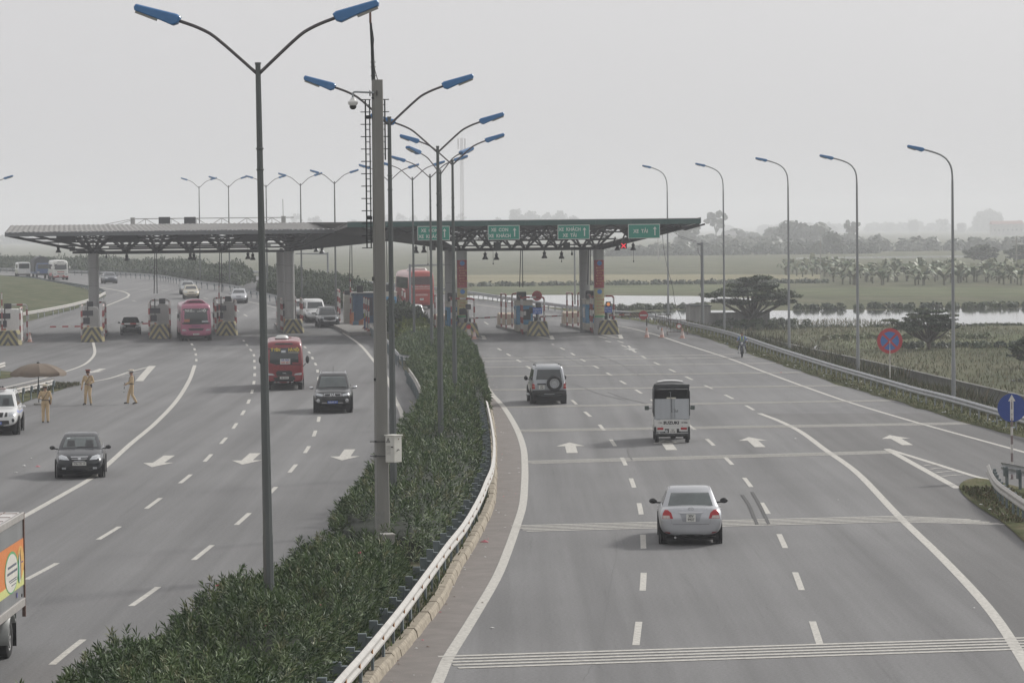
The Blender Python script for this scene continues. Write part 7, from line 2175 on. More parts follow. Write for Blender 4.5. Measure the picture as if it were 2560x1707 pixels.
# tall zinc doors
for sg in (-1, 1):
 mb = MB(); mb.box((sg * .345, -1.30, 1.34), (.665, .025, .80)); d_ = mb.build('bed_door', ALU, t, bevel=.006)
 mb = MB(); mb.box((sg * .68, -1.31, 1.28), (.03, .03, .75)); mb.build('door_post', STEEL, t)
for x, z0, z1 in ((-.045, .93, 2.0), (.09, .95, 1.72)):
 mb = MB(); mb.tube([(x, -1.325, z0), (x, -1.325, z1)], .011, 6); mb.build('lock_rod', STEEL, t)
mb = MB(); mb.box((-.06, -1.325, 2.0), (.07, .015, .015)); mb.build('lock_rod', STEEL, t)
mb = MB(); mb.box((-.02, -1.31, 1.77), (.36, .03, .055)); mb.build('door_catch', M('cream paint', (.52, .50, .42), .6), t)
mb = MB(); mb.prism([(.02, 1.22), (.22, 1.2), (.26, 1.26), (.22, 1.33), (.18, 1.26), (.12, 1.36), (.06, 1.34), (.08, 1.24)], -1.318, -1.315, 'Y'); mb.build('grease_smear', M('grease', (.23, .24, .25), .7, var=.3, scale=20), t)
mb = MB(); mb.prism([(.06, .98), (.16, .98), (.13, 1.2), (.09, 1.2)], -1.318, -1.315, 'Y'); mb.build('grease_smear', M('thin grease', (.31, .325, .34), .7, var=.2, scale=20), t)
# hoops and tarpaulin
def hoop(w, z, k=1.0):
 return [(-w, z - .0), (-w, z + .95 * k), (-w + .07, z + 1.12 * k), (-w + .22, z + 1.20 * k), (0, z + 1.24 * k), (w - .22, z + 1.20 * k), (w - .07, z + 1.12 * k), (w, z + .95 * k), (w, z)]
mb = MB()
rows = []
for y, k in ((-1.36, .985), (-1.2, 1.0), (-.7, .99), (-.2, 1.005), (.4, .995), (1.02, 1.0)):
 rows.append([(x, y, z) for x, z in hoop(.71, 1.08, k)])
mb.loft(rows, caps=False, closed=False)
n_ = len(rows[0])
o = mb.build('tarpaulin', TARP, t, smooth=50, fixn=True)
md = o.modifiers.new('thick', 'SOLIDIFY'); md.thickness = .025
mb = MB(); mb.add([(x * .96, 1.0, z * .99) for x, z in hoop(.71, 1.08, 1.0)], [tuple(range(9))]); mb.build('tarpaulin_front', TARP, t)
mb = MB(); mb.prism([(-.70, 2.30), (-.69, 2.10), (-.3, 2.16), (.1, 2.13), (.5, 2.17), (.69, 2.12), (.70, 2.30)], -1.375, -1.36, 'Y'); mb.build('rolled_flap', TARP, t, bevel=.005)
mb = MB(); mb.tube([(-.66, -1.33, 2.12), (.66, -1.33, 2.12)], .016, 6); mb.build('hoop_bar', M('pale steel bar', (.42, .43, .43), .5), t)
for x in (-.1, .06):
 mb = MB(); mb.tube([(x, -1.33, 2.12), (x, -1.33, 2.22)], .012, 5); mb.build('hoop_bar', M('pale steel bar', (.42, .43, .43)), t)
mb = MB(); mb.loft([[(x, y, z) for x, z in ((-.5, 2.32), (-.2, 2.37), (.2, 2.37), (.5, 2.33), (.2, 2.34), (-.2, 2.34))] for y in (.6, 1.15)]); mb.build('roof_deflector', WHITE, t)
# rear end
mb = MB(); mb.box((0, -1.33, .565), (1.42, .05, .20)); mb.build('rear_panel', TW, t, bevel=.01)
for sg in (-1, 1):
 mb = MB(); mb.box((sg * .46, -1.362, .575), (.24, .03, .085)); mb.build('tail_light', TAILR, t, bevel=.01)
 mb = MB(); mb.box((sg * .66, -1.36, .5), (.09, .06, .30)); mb.build('bumper_end', BLACKTRIM, t, bevel=.02)
 mb = MB(); mb.box((sg * .48, -1.37, .45), (.3, .03, .025)); mb.build('bumper_bar', STEEL, t)
 mb = MB(); mb.box((sg * .62, -1.15, .28), (.18, .015, .30)); mb.build('mud_flap', UNDER, t)
mb = MB(); mb.box((0, -1.36, .335), (1.30, .04, .10)); mb.build('bumper', BLACKTRIM, t, bevel=.01)
mb = MB(); mb.box((0, -1.385, .395), (1.26, .03, .025)); mb.build('bumper_bar', M('pale steel bar', (.42, .43, .43)), t)
mb = MB(); mb.box((0, -1.34, .47), (.56, .04, .2)); mb.build('plate_recess', BLACKTRIM, t)
plate(t, .03, -1.375, .485, .30, .19, ['15C', '019.86'], PLATE_W, TXT_BLACK, -1, .08)
mb = MB(); mb.lathe([(.001, -.02), (.055, -.02), (.06, 0)], (-.22, -1.37, .47), 14, axis='Y'); mb.build('reverse_lamp', HEADL, t)
for y in (-.95, 1.55):
 for sg in (-1, 1):
  wheel(t, sg * .60, y, .265, .155, None, M('steel rim', (.2, .2, .2), .6))
mb = MB(); mb.box((0, .4, .42), (.9, 3.4, .16)); mb.tube([(-.55, -.95, .27), (.55, -.95, .27)], .05, 8); mb.ball((.05, -.95, .25), .12, 10, 6); mb.build('chassis', UNDER, t)
# ------------------------------------------------------------------ box lorry cut by the left edge
zc = 0.0
yr = 33.3 * YS
xs = atr(61, 1420, yr).x                        # its left flank
t = thing('box_lorry', 'aluminium box lorry with an orange and yellow advert cut by the lower left picture edge', 'truck', (xs - 1.12, yr, 0), PI)
BW, BL_, BZ0, BZ1 = 2.2, 6.4, .95, 2.78
ALUB = M('box aluminium', (.25, .255, .26), .45, .35, var=.18, scale=1.5, streak=True)
ROOFW = M('box roof', (.50, .48, .47), .6, var=.12, scale=3)
hx = BW / 2
mb = MB(); mb.box((0, BL_ / 2, (BZ0 + BZ1) / 2), (BW, BL_, BZ1 - BZ0)); mb.build('box', ALUB, t)
mb = MB(); mb.box((0, BL_ / 2, BZ1 + .012), (BW - .12, BL_ - .1, .02)); mb.build('box_roof', ROOFW, t)
for sg in (-1, 1):
 mb = MB(); mb.box((sg * (hx + .005), BL_ / 2, BZ1 - .05), (.05, BL_ + .04, .14)); mb.build('top_rail', M('rail aluminium', (.40, .38, .36), .45, .3, var=.12), t, bevel=.01)
 mb = MB(); mb.box((sg * (hx + .005), BL_ / 2, BZ0 + .02), (.06, BL_ + .04, .17)); mb.build('bottom_rail', M('rail aluminium', (.40, .38, .36)), t, bevel=.01)
 mb = MB(); mb.box((sg * (hx), -.005, (BZ0 + BZ1) / 2 - .14), (.07, .05, BZ1 - BZ0 + .3)); mb.build('corner_post', M('rusty corner', (.15, .085, .065), .7, var=.25, scale=6), t)
for k in range(7):
 mb = MB(); mb.box((0, .4 + k * .9, BZ1 + .028), (BW - .1, .02, .012)); mb.build('roof_seam', M('rusty corner', (.15, .085, .065)), t)
for k in range(4):
 mb = MB(); mb.box((-.75 + k * .5, BL_ / 2, BZ1 + .024), (.012, BL_, .010)); mb.build('roof_seam', M('rusty corner', (.15, .085, .065)), t)
for z in (1.15, 1.75, 2.35):
 mb = MB(); mb.box((hx + .02, -.05, z), (.06, .08, .12)); mb.build('door_hinge', DARKMETAL, t)
# advert panel on both flanks (left flank of the lorry is local +X after turning)
for sg in (-1, 1):
 X = sg * (hx + .012)
 def flat(poly, lift, name, mat, par=None):
  mb = MB(); mb.prism(poly, X + sg * lift, X + sg * (lift + .003), 'X'); return mb.build(name, mat, par or t)
 adv = flat([(.06, 1.33), (BL_ - .2, 1.33), (BL_ - .2, 2.28), (.06, 2.28)], 0, 'advert', M('advert orange', (.62, .20, .05), .5, var=.06))
 flat([(.06, 1.33), (BL_ - .2, 1.33), (BL_ - .2, 1.50), (1.4, 1.50), (.9, 1.53), (.06, 1.62)], .004, 'advert_band', M('advert lime', (.56, .58, .22), .5), adv)
 def disc(cy, cz, ry, rz_, n=26): return [(cy + ry * math.cos(2 * PI * i / n), cz + rz_ * math.sin(2 * PI * i / n)) for i in range(n)]
 flat(disc(.52, 1.83, .48, .33), .007, 'advert_swirl', M('advert pale orange', (.62, .36, .10), .5), adv)
 flat(disc(1.7, 1.74, .86, .42), .0075, 'advert_swirl', M('advert green', (.10, .36, .14), .5), adv)
 flat(disc(1.72, 1.73, .80, .38), .011, 'advert_cloud', M('advert white', (.62, .60, .54), .5), adv)
 flat([(.62, 1.46), (.72, 1.42), (.80, 1.75), (.68, 2.06), (.60, 1.75)], .0145, 'pack_shot', WHITE, adv)
 flat([(.74, 1.48), (.86, 1.44), (.92, 1.74), (.80, 2.02), (.74, 1.74)], .0180, 'pack_shot', M('pack green', (.05, .30, .17), .5), adv)
 flat([(.52, 1.50), (.58, 1.46), (.62, 1.78), (.56, 2.12), (.50, 1.8)], .0180, 'pack_shot', M('pack brown', (.22, .13, .09), .5), adv)
 for z, h_, y0, y1 in ((1.84, .05, 1.1, 2.2), (1.72, .05, 1.0, 2.3), (1.58, .025, 1.1, 2.1), (1.54, .02, 1.1, 2.0), (1.47, .02, 1.2, 1.8)):
  mbx = MB()
  y = y0
  while y < y1:
   wl = .03 + .03 * ((int(y * 100) * 7) % 5) / 5
   mbx.prism([(y, z), (y + wl, z), (y + wl, z + h_), (y, z + h_)], X + sg * .0145, X + sg * .016, 'X')
   y += wl + .022
  q = mbx.build('advert_print', M('advert ink', (.05, .07, .12), .6), adv)
 flat([(.18, 1.80), (.40, 1.80), (.40, 1.83), (.18, 1.83)], .0075, 'advert_print', M('advert purple', (.16, .06, .16), .6), adv)
 flat([(.9, 1.16), (1.05, 1.16), (1.05, 1.26), (.9, 1.26)], 0, 'stencil', M('stencil blue', (.10, .09, .26), .6, var=.3, scale=12))
 mb = MB(); mb.lathe([(.001, .05), (.035, .04), (.04, 0)], (sg * (hx + .01), .3, 1.13), 10, axis='X'); mb.build('side_lamp', DARKMETAL, t)
mb = MB(); mb.box((0, 3.2, .72), (.9, 6.0, .22)); mb.build('chassis', UNDER, t)
mb = MB(); mb.box((0, .15, .78), (1.9, .12, .28)); mb.build('rear_beam', M('green black', (.02, .035, .03), .6), t)
for sg in (-1, 1):
 for dx in (0, .30):
  wheel(t, sg * (hx - .19 - dx), 1.45, .40, .24, None, M('bus rim', (.22, .22, .22), .6))
 wheel(t, sg * (hx - .19), 5.4, .40, .24, None, M('bus rim', (.22, .22, .22), .6))
 mb = MB()
 arc = [(1.45 + .52 * math.cos(a), .42 + .50 * math.sin(a)) for a in np.linspace(R(-12), R(150), 9)]
 rows = [[(sg * (hx - .02), y, z) for y, z in arc], [(sg * (hx - .55), y, z) for y, z in arc]]
 mb.loft(rows, caps=False, closed=False); o = mb.build('mudguard', M('mudguard metal', (.34, .35, .34), .5, .2, var=.2, scale=4), t, smooth=40)
 md = o.modifiers.new('t', 'SOLIDIFY'); md.thickness = .03
 mb = MB(); mb.box((sg * (hx - .28), .88, .42), (.5, .02, .5)); mb.build('mud_flap', UNDER, t)
# cab (out of frame but built so the lorry is whole)
mb = MB(); mb.loft([[(x, y, z) for x, z in ((-.95, .55), (.95, .55), (1.0, 1.2), (.92, 2.1), (-.92, 2.1), (-1.0, 1.2))] for y in (6.5, 8.0)]); mb.build('cab', TW, t, bevel=.1)
mb = MB(); mb.box((0, 8.01, 1.6), (1.6, .03, .75)); mb.build('windscreen', GLASS, t)
# ------------------------------------------------------------------ distant lorry and pale car on the curve
g = G(110, 697)
t = thing('canvas_truck', 'blue cabbed truck with a dark canvas hood on the far curve', 'truck', Vector((g.x - .7, g.y + 2, g.z)), PI + R(15))
TB = car_paint('truck blue', (.04, .085, .21), 0, .4)
mb = MB(); mb.loft([[(x, y, z) for x, z in ((-.95, .6), (.95, .6), (.98, 1.3), (.85, 2.2), (-.85, 2.2), (-.98, 1.3))] for y in (1.3, 2.9)]); o = mb.build('cab', TB, t, bevel=.12)
mb = MB(); mb.box((0, 2.91, 1.75), (1.6, .03, .65)); mb.build('windscreen', GLASS, t)
for sg in (-1, 1):
 mb = MB(); mb.box((sg * .72, 2.92, .95), (.3, .04, .2)); mb.build('headlight', HEADL, t)
mb = MB(); mb.box((0, 2.95, .65), (1.9, .1, .25)); mb.build('bumper', BLACKTRIM, t)
mb = MB(); mb.loft([[(x, y, z) for x, z in [(-1.1, 1.0)] + [(1.1 * math.sin(a) * 1, 2.4 + .75 * math.cos(a)) for a in np.linspace(-PI / 2, PI / 2, 9)] + [(1.1, 1.0)]] for y in (-3.4, 1.2)]); mb.build('canvas_hood', M('faded canvas', (.06, .065, .07), .8, var=.15), t, smooth=50)
mb = MB(); mb.box((0, -1.1, .85), (2.2, 4.7, .3)); mb.build('bed', TB, t)
for y in (2.1, -2.2):
 for sg in (-1, 1): wheel(t, sg * .85, y, .42, .26, None, M('bus rim', (.22, .22, .22), .6))
mb = MB(); mb.box((0, 0, .62), (.9, 5.6, .2)); mb.build('chassis', UNDER, t)
g = G(62, 696)
t = thing('white_truck', 'pale truck mostly hidden behind the dark canvas hood on the far curve', 'truck', Vector((g.x - .8, g.y + 3, g.z)), PI + R(16))
mb = MB(); mb.loft([[(x, y, z) for x, z in ((-.9, .6), (.9, .6), (.95, 1.3), (.82, 2.3), (-.82, 2.3), (-.95, 1.3))] for y in (-1.0, 2.2)]); mb.build('cab', WHITEP, t, bevel=.12)
mb = MB(); mb.box((0, 2.21, 1.75), (1.5, .03, .7)); mb.build('windscreen', GLASS, t)
mb = MB(); mb.box((-.94, .8, 1.75), (.03, 1.6, .6)); mb.build('side_window', GLASS, t)
mb = MB(); mb.box((.94, .8, 1.75), (.03, 1.6, .6)); mb.build('side_window', GLASS, t)
for y in (1.5, -.8):
 for sg in (-1, 1): wheel(t, sg * .8, y, .40, .24, None, M('bus rim', (.22, .22, .22), .6))
mb = MB(); mb.box((0, .4, .6), (1.5, 3.2, .3)); mb.build('chassis', UNDER, t)
# ------------------------------------------------------------------ people
SKIN = M('skin', (.30, .17, .11), .6, var=.06)
HAIR = M('black hair', (.015, .013, .012), .7, var=.1)
KHAKI = M('khaki uniform', (.50, .37, .22), .85, var=.10, scale=9)
NAVY = M('navy cloth', (.02, .03, .06), .85, var=.1)
SHOE = M('black shoe leather', (.015, .014, .014), .4, var=.1)
LIME = M('hi vis lime', (.55, .65, .12), .6, var=.05)
BLUESH = M('pale blue shirt', (.17, .24, .42), .85, var=.1, scale=8)
OLIVE = M('olive hat', (.09, .085, .05), .85, var=.1)
def person(label, loc, rz, J, mats, H=1.72, group=None):
 """J: joint overrides; mats: [skin, shirt, trousers, shoes]. One continuous body grown from the limbs."""
 k = H / 1.72
 P = dict(pelvis=(0, 0, .93), waist=(0, 0, 1.06), chest=(0, .0, 1.27), neck=(0, -.01, 1.44), head=(0, .015, 1.595),
    hipL=(-.088, 0, .90), hipR=(.088, 0, .90), kneeL=(-.10, .02, .49), kneeR=(.10, .02, .49), ankL=(-.11, -.02, .09), ankR=(.11, -.02, .09), toeL=(-.13, .15, .035), toeR=(.13, .15, .035),
    shL=(-.185, -.01, 1.385), shR=(.185, -.01, 1.385), elL=(-.25, -.02, 1.12), elR=(.25, -.02, 1.12), wrL=(-.25, .06, .88), wrR=(.25, .06, .88))
 P.update(J)
 P = {a: Vector(b) * k for a, b in P.items()}
 caps = []                                          # a, b, ra, rb, material, flat
 def cap(a, b, ra, rb, m):
  caps.append((Vector(a), Vector(b), ra * k, rb * k, m))
 x = Vector((1, 0, 0)) * k
 for s in (-.075, 0, .075):
  cap(P['pelvis'] + x * s * .9, P['waist'] + x * s * .8, .105, .098, 2 if True else 1)
  cap(P['waist'] + x * s * .8 + Vector((0, 0, .03 * k)), P['chest'] + x * s * 1.15, .100, .105, 1)
  cap(P['chest'] + x * s * 1.15, P['neck'] + x * s * .9 - Vector((0, 0, .06 * k)), .105, .07, 1)
 cap(P['neck'] - Vector((0, 0, .03 * k)), P['head'] - Vector((0, .01, .05)) * k, .058, .055, 0)
 cap(P['head'] + Vector((0, -.012, .03)) * k, P['head'] + Vector((0, .018, -.055)) * k, .092, .066, 0)
 cap(P['head'] + Vector((0, .085, .0)) * k, P['head'] + Vector((0, .105, -.03)) * k, .014, .018, 0)
 for s in (-1, 1):
  cap(P['head'] + Vector((s * .09, -.01, .01)) * k, P['head'] + Vector((s * .088, -.005, -.025)) * k, .02, .014, 0)
 for s in ('L', 'R'):
  cap(P['pelvis'] + (P['hip' + s] - P['pelvis']) * .8, P['hip' + s], .105, .098, 2)
  cap(P['hip' + s], P['knee' + s], .098, .074, 2)
  cap(P['knee' + s], P['ank' + s], .072, .062, 2)
  cap(P['ank' + s] - Vector((0, 0, .02)), P['toe' + s], .045, .038, 3)
  cap(P['ank' + s] - Vector((0, 0.03, .045)) * k, P['ank' + s] - Vector((0, 0, .03)) * k, .04, .045, 3)
  cap(P['chest'] + Vector(((-1 if s == 'L' else 1) * .1, 0, .07)) * k, P['sh' + s], .085, .068, 1)
  cap(P['sh' + s], P['el' + s], .066, .052, 1)
  cap(P['el' + s], P['wr' + s], .052, .040, 1)
  f = (P['wr' + s] - P['el' + s]).normalized()
  side = Vector((0, 0, 1)).cross(f)
  side = side.normalized() if side.length > .1 else Vector((0, 1, 0))
  palm = P['wr' + s] + f * .085 * k
  cap(P['wr' + s], palm, .028, .034, 0)
  up_n = f.cross(side).normalized()
  for q, (o_, L) in enumerate(((-.03, .062), (-.01, .075), (.01, .072), (.03, .056))):
   b0 = palm + side * o_ * k
   b1 = b0 + f * L * .5 * k
   b2 = b1 + (f * .6 - up_n * .6).normalized() * L * .5 * k
   cap(b0, b1, .0115, .011, 0); cap(b1, b2, .011, .0095, 0)
  th0 = P['wr' + s] + f * .03 * k - side * .03 * k
  cap(th0, th0 + (f * .6 - side * .7).normalized() * .055 * k, .013, .011, 0)
 mb = MB()
 for a, b, ra, rb, m in caps:
  L = (b - a).length
  mb.tube([a, b] if L > 1e-4 else [a, a + Vector((0, 0, .001))], [ra, rb], 10)
  mb.ball(a, ra, 10, 6); mb.ball(b, rb, 10, 6)
 root = thing('person', label, 'person', loc, rz, group)
 o = mb.build('body', mats, root, fixn=False)
 md = o.modifiers.new('r', 'REMESH'); md.mode = 'VOXEL'; md.voxel_size = .0125; md.use_smooth_shade = True
 md = o.modifiers.new('s', 'SMOOTH'); md.factor = .5; md.iterations = 3
 apply_mods(o)
 me = o.data
 me.materials.clear()
 for m in mats: me.materials.append(m)
 n = len(me.polygons)
 cc = np.empty(n * 3, dtype=np.float32); me.polygons.foreach_get('center', cc); cc = cc.reshape(-1, 3)
 best = np.full(n, 1e9); bi = np.zeros(n, dtype=np.int32)
 for a, b, ra, rb, m in caps:
  a_, d = np.array(a), np.array(b - a)
  L2 = max(1e-9, d @ d)
  t = np.clip(((cc - a_) @ d) / L2, 0, 1)
  dist = np.linalg.norm(cc - (a_ + t[:, None] * d), axis=1) - (ra + (rb - ra) * t)
  w = dist < best
  best[w] = dist[w]; bi[w] = m
 me.polygons.foreach_set('material_index', bi)
 me.polygons.foreach_set('use_smooth', np.ones(n, dtype=bool))
 for s in (-1, 1):
  mb = MB(); mb.ball(P['head'] + Vector((s * .034, .078, .012)) * k, .012 * k, 8, 6); mb.build('eye', HAIR, root, smooth=True)
 mb = MB(); mb.box(tuple(P['head'] + Vector((0, .083, -.062)) * k), (.045 * k, .01, .008)); mb.build('mouth', M('lips', (.20, .08, .065), .6), root)
 return root, P, k
def peaked_cap(root, P, k, m_top, m_band, fr=(0, 0)):
 h = P['head'] + Vector((0, 0, .06)) * k
 mb = MB(); mb.lathe([(.098 * k, -.01), (.10 * k, .035 * k)], h, 18); mb.build('cap_band', m_band, root)
 mb = MB(); mb.lathe([(.10 * k, .03 * k), (.145 * k, .07 * k), (.138 * k, .088 * k), (.06 * k, .10 * k), (.001, .103 * k)], h, 20); c = mb.build('cap', m_top, root, smooth=50)
 mb = MB(); mb.prism([(-.09, 0), (.09, 0), (.075, .05), (.03, .075), (-.03, .075), (-.075, .05)], 0, .008, 'Z'); mb.build('cap_peak', SHOE, root, loc=h + Vector((0, .075, -.012)) * k, rot=(-R(18), 0, 0))
 mb = MB(); mb.lathe([(.096 * k, -.07 * k), (.1 * k, -.005 * k)], h + Vector((0, -.012, 0)) * k, 18); mb.build('hair', HAIR, root)
def belt_and_strap(root, P, k, holster=1, strap=1):
 w = (P['waist'] + P['pelvis']) / 2 + Vector((0, 0, .03))
 mb = MB()
 ring = [Vector((.172 * k * math.cos(a), .108 * k * math.sin(a), 0)) + w for a in np.linspace(0, 2 * PI, 25)]
 mb.tube(ring, .017, 6, caps=False); mb.build('belt', SHOE, root)
 mb = MB(); mb.box(tuple(w + Vector((holster * .17, .02, -.08)) * k), (.07, .11, .17), ry=.1); mb.build('holster', SHOE, root, bevel=.02)
 for y in (.112, -.112):
  a, b = P['sh' + ('L' if strap > 0 else 'R')] + Vector((.05 * strap, y * .85, .05)), w + Vector((strap * .13, y, 0))
  mid = (a + b) / 2 + Vector((0, y * .30, 0))
  mb = MB(); mb.tube(cr_path([a, mid, b], .05), .011, 5); mb.build('strap', SHOE, root)
 return w
def collar_tie(root, P, k):
 mb = MB(); mb.prism([(-.04, 0), (.04, 0), (.0, -.09)], .085, .115, 'Y'); mb.build('shirt_collar', WHITE, root, loc=P['neck'] + Vector((0, -.01, .0)))
 for s in (-1, 1):
  mb = MB(); mb.box((s * .135, -.005, 1.452 * k), (.11, .07, .012), ry=s * .25); mb.build('shoulder_strap', M('dark red cloth', (.22, .06, .04), .8), root)
POL = 'traffic policemen in khaki'
pm_ = [SKIN, KHAKI, KHAKI, SHOE]
CAPW = M('cream cap cloth', (.70, .63, .50), .8, var=.05)
CAPR = M('brown red cap cloth', (.22, .055, .035), .8, var=.08)
# back to us, beside the police car
r_, P_, k_ = person('policeman in khaki and a cream cap seen from behind beside the white police car', G(114, 1056), R(8), dict(elL=(-.30, .02, 1.13), wrL=(-.20, .17, 1.10), elR=(.27, -.06, 1.12), wrR=(.24, .08, .93)), pm_, 1.69, POL)
peaked_cap(r_, P_, k_, CAPW, CAPW); belt_and_strap(r_, P_, k_, 1, -1)
# facing us, dark red cap
r_, P_, k_ = person('policeman in khaki with a dark red cap walking towards the camera', G(221, 1012), PI - R(8), dict(kneeL=(-.10, .10, .49), ankL=(-.13, -.01, .09), toeL=(-.16, .15, .035), kneeR=(.12, .06, .49), ankR=(.17, -.06, .09), toeR=(.23, .1, .035),
     elL=(-.27, -.02, 1.14), wrL=(-.12, .17, 1.04), elR=(.29, -.06, 1.13), wrR=(.31, .03, .88)), pm_, 1.72, POL)
peaked_cap(r_, P_, k_, CAPR, CAPR); w_ = belt_and_strap(r_, P_, k_, -1, 1); collar_tie(r_, P_, k_)
mb = MB(); mb.box(tuple(w_ + Vector((-.12, .16, .02))), (.06, .05, .13)); mb.build('radio', M('radio grey', (.3, .3, .3), .5), r_, bevel=.01)
# profile, walking left with a baton
r_, P_, k_ = person('policeman in khaki and a white cap striding left with a striped baton', G(330, 1010), PI / 2 + R(15), dict(kneeR=(.08, .14, .50), ankR=(.09, .20, .10), toeR=(.10, .37, .06), kneeL=(-.09, .0, .49), ankL=(-.09, -.20, .11), toeL=(-.09, -.04, .035),
     elL=(-.24, .02, 1.14), wrL=(-.18, .26, 1.03), elR=(.22, .03, 1.13), wrR=(.15, .27, 1.02)), pm_, 1.68, POL)
peaked_cap(r_, P_, k_, CAPW, WHITE); belt_and_strap(r_, P_, k_, 1, 1); collar_tie(r_, P_, k_)
bt = thing('baton', 'black and white striped baton hanging from the striding policeman\'s hand', 'baton', r_.matrix_world.translation, 0)
hw_ = Matrix.Rotation(PI / 2 + R(15), 4, 'Z') @ (P_['wrL'] + Vector((.03, .11, -.01)))
bt.location = Vector(G(330, 1010)) + hw_
mb = MB(); mb.tube([(0, 0, .08), (-.05, 0, -.40)], .016, 8); mb.build('rod', stripes('baton bands', (.6, .6, .58), (.03, .03, .03), .24), bt)
def vest(root, P, k):
 for s in (-1, 1):
  for y in (.128, -.120):
   mb = MB(); mb.tube(cr_path([P['sh' + ('L' if s < 0 else 'R')] * .5 + Vector((0, y * .55, .73 * k)), P['chest'] + Vector((s * .085, y, .03)), P['waist'] + Vector((s * .05, y * .98, .03))], .05), .02, 5); mb.build('vest_band', LIME, root)
 ring = [Vector((.175 * k * math.cos(a), .118 * k * math.sin(a), 0)) + P['waist'] + Vector((0, 0, .02)) for a in np.linspace(0, 2 * PI, 21)]
 mb = MB(); mb.tube(ring, .02, 5, caps=False); mb.build('vest_band', LIME, root)
WM = [SKIN, M('dark work shirt', (.035, .045, .05), .85, var=.1), M('blue work trousers', (.04, .08, .17), .85, var=.1), SHOE]
wp = ciw(914.8, 4.6)
r_, P_, k_ = person('worker in a lime banded vest and white cap standing among the banded posts', wp, PI - R(20), dict(elL=(-.22, .02, 1.13), wrL=(-.1, .17, 1.08), elR=(.22, .02, 1.13), wrR=(.12, .17, 1.05)), WM, 1.66, 'workers in lime banded vests')
vest(r_, P_, k_); peaked_cap(r_, P_, k_, WHITE, WHITE)
r_, P_, k_ = person('worker in a lime banded vest before the booth by the left banner column', isl(5, -1.05, 4.4, 0.0) if False else isl(5, -0.72, 3.1, .22), PI - R(5), {}, WM, 1.66, 'workers in lime banded vests')
vest(r_, P_, k_); peaked_cap(r_, P_, k_, WHITE, WHITE)
# ------------------------------------------------------------------ motorcyclist
g = G(1857, 894)
mrz = PI - R(6)
mc = thing('motorcycle', 'small dark motorcycle with pale leg shields coming towards us beside the right guard rail', 'motorcycle', Vector((g.x, g.y + .6, 0)), mrz)
MPAINT = M('moped dark paint', (.03, .035, .045), .4, var=.1)
SHIELD = M('pale leg shield', (.52, .53, .53), .45, var=.08)
for y in (.62, -.60):
 mb = MB(); mb.lathe([(.26, -.025), (.285, -.035), (.30, 0), (.285, .035), (.26, .025)], (0, y, .30), 28, axis='X'); w_ = mb.build('wheel', RUBBER, mc, smooth=50)
 mb = MB(); mb.lathe([(.25, -.02), (.265, -.02), (.265, .02), (.25, .02)], (0, y, .30), 24, axis='X'); mb.build('rim', CHROME, w_)
 mb = MB()
 for i in range(12):
  a = 2 * PI * i / 12
  mb.bar((0, y, .30), (0, y + .26 * math.cos(a), .30 + .26 * math.sin(a)), .006, .006, up=(1, 0, 0))
 mb.build('spokes', CHROME, w_)
mb = MB()
for sx in (-.07, .07): mb.tube([(sx, .62, .30), (sx, .46, .85)], .022, 6)
mb.build('fork', DARKMETAL, mc)
mb = MB(); mb.lathe([(.33, -.05), (.33, .05)], (0, .62, .30), 28, axis='X'); bm_v = mb.v; keep = [i for i, v in enumerate(bm_v) if v[2] > .42]
mb2 = MB(); arc = [(0.62 + .335 * math.cos(a), .30 + .335 * math.sin(a)) for a in np.linspace(R(20), R(150), 9)]
mb2.loft([[(-.06, y, z) for y, z in arc], [(.06, y, z) for y, z in arc]], caps=False, closed=False); mb2.build('mudguard', MPAINT, mc)
mb = MB(); mb.loft([[(-.10, y, .80 + z), (.10, y, .80 + z), (.08, y, .98 + z), (-.08, y, .98 + z)] for y, z in ((.55, 0.0), (.40, .06))]); mb.build('handlebar_cowl', MPAINT, mc, bevel=.02)
mb = MB(); mb.lathe([(.001, .03), (.075, .02), (.085, 0)], (0, .555, .90), 16, axis='Y'); mb.build('headlight', HEADL, mc)
mb = MB(); mb.tube([(-.33, .28, 1.02), (-.12, .40, .99), (.12, .40, .99), (.33, .28, 1.02)], .016, 6); mb.build('handlebar', DARKMETAL, mc)
for s in (-1, 1):
 mb = MB(); mb.ball((s * .30, .36, 1.17), .5, 10, 6, sc=(.11, .03, .08)); mb.tube([(s * .24, .34, 1.02), (s * .28, .36, 1.14)], .008, 5); mb.build('mirror', BLACKTRIM, mc)
 mb = MB(); mb.loft([[(s * .10, .42, .80), (s * .13, .42, .80), (s * .27, .30, .40), (s * .20, .30, .25), (s * .14, .36, .28)], [(s * .10, .36, .80), (s * .13, .36, .80), (s * .27, .24, .40), (s * .20, .24, .25), (s * .14, .30, .28)]]); mb.build('leg_shield', SHIELD, mc, bevel=.008)
mb = MB(); mb.tube([(0, .40, .80), (0, .22, .50), (0, -.2, .55), (0, -.75, .72)], [.05, .07, .09, .06], 8); mb.build('frame', MPAINT, mc, smooth=True)
mb = MB(); mb.box((0, 0.02, .34), (.20, .36, .24)); mb.build('engine', DARKMETAL, mc, bevel=.03)
mb = MB(); mb.loft([[(-.12, y, z), (.12, y, z), (.10, y, z + .09), (-.10, y, z + .09)] for y, z in ((.05, .68), (-.3, .70), (-.72, .76))]); mb.build('seat', BLACKTRIM, mc, bevel=.03)
mb = MB(); mb.tube([(.13, .1, .28), (.14, -.75, .34)], [.025, .045], 8); mb.build('exhaust_pipe', CHROME, mc)
mb = MB(); mb.tube([(-.25, -.05, .27), (.25, -.05, .27)], .012, 5); mb.build('footrest', DARKMETAL, mc)
RM = [SKIN, BLUESH, NAVY, SHOE]
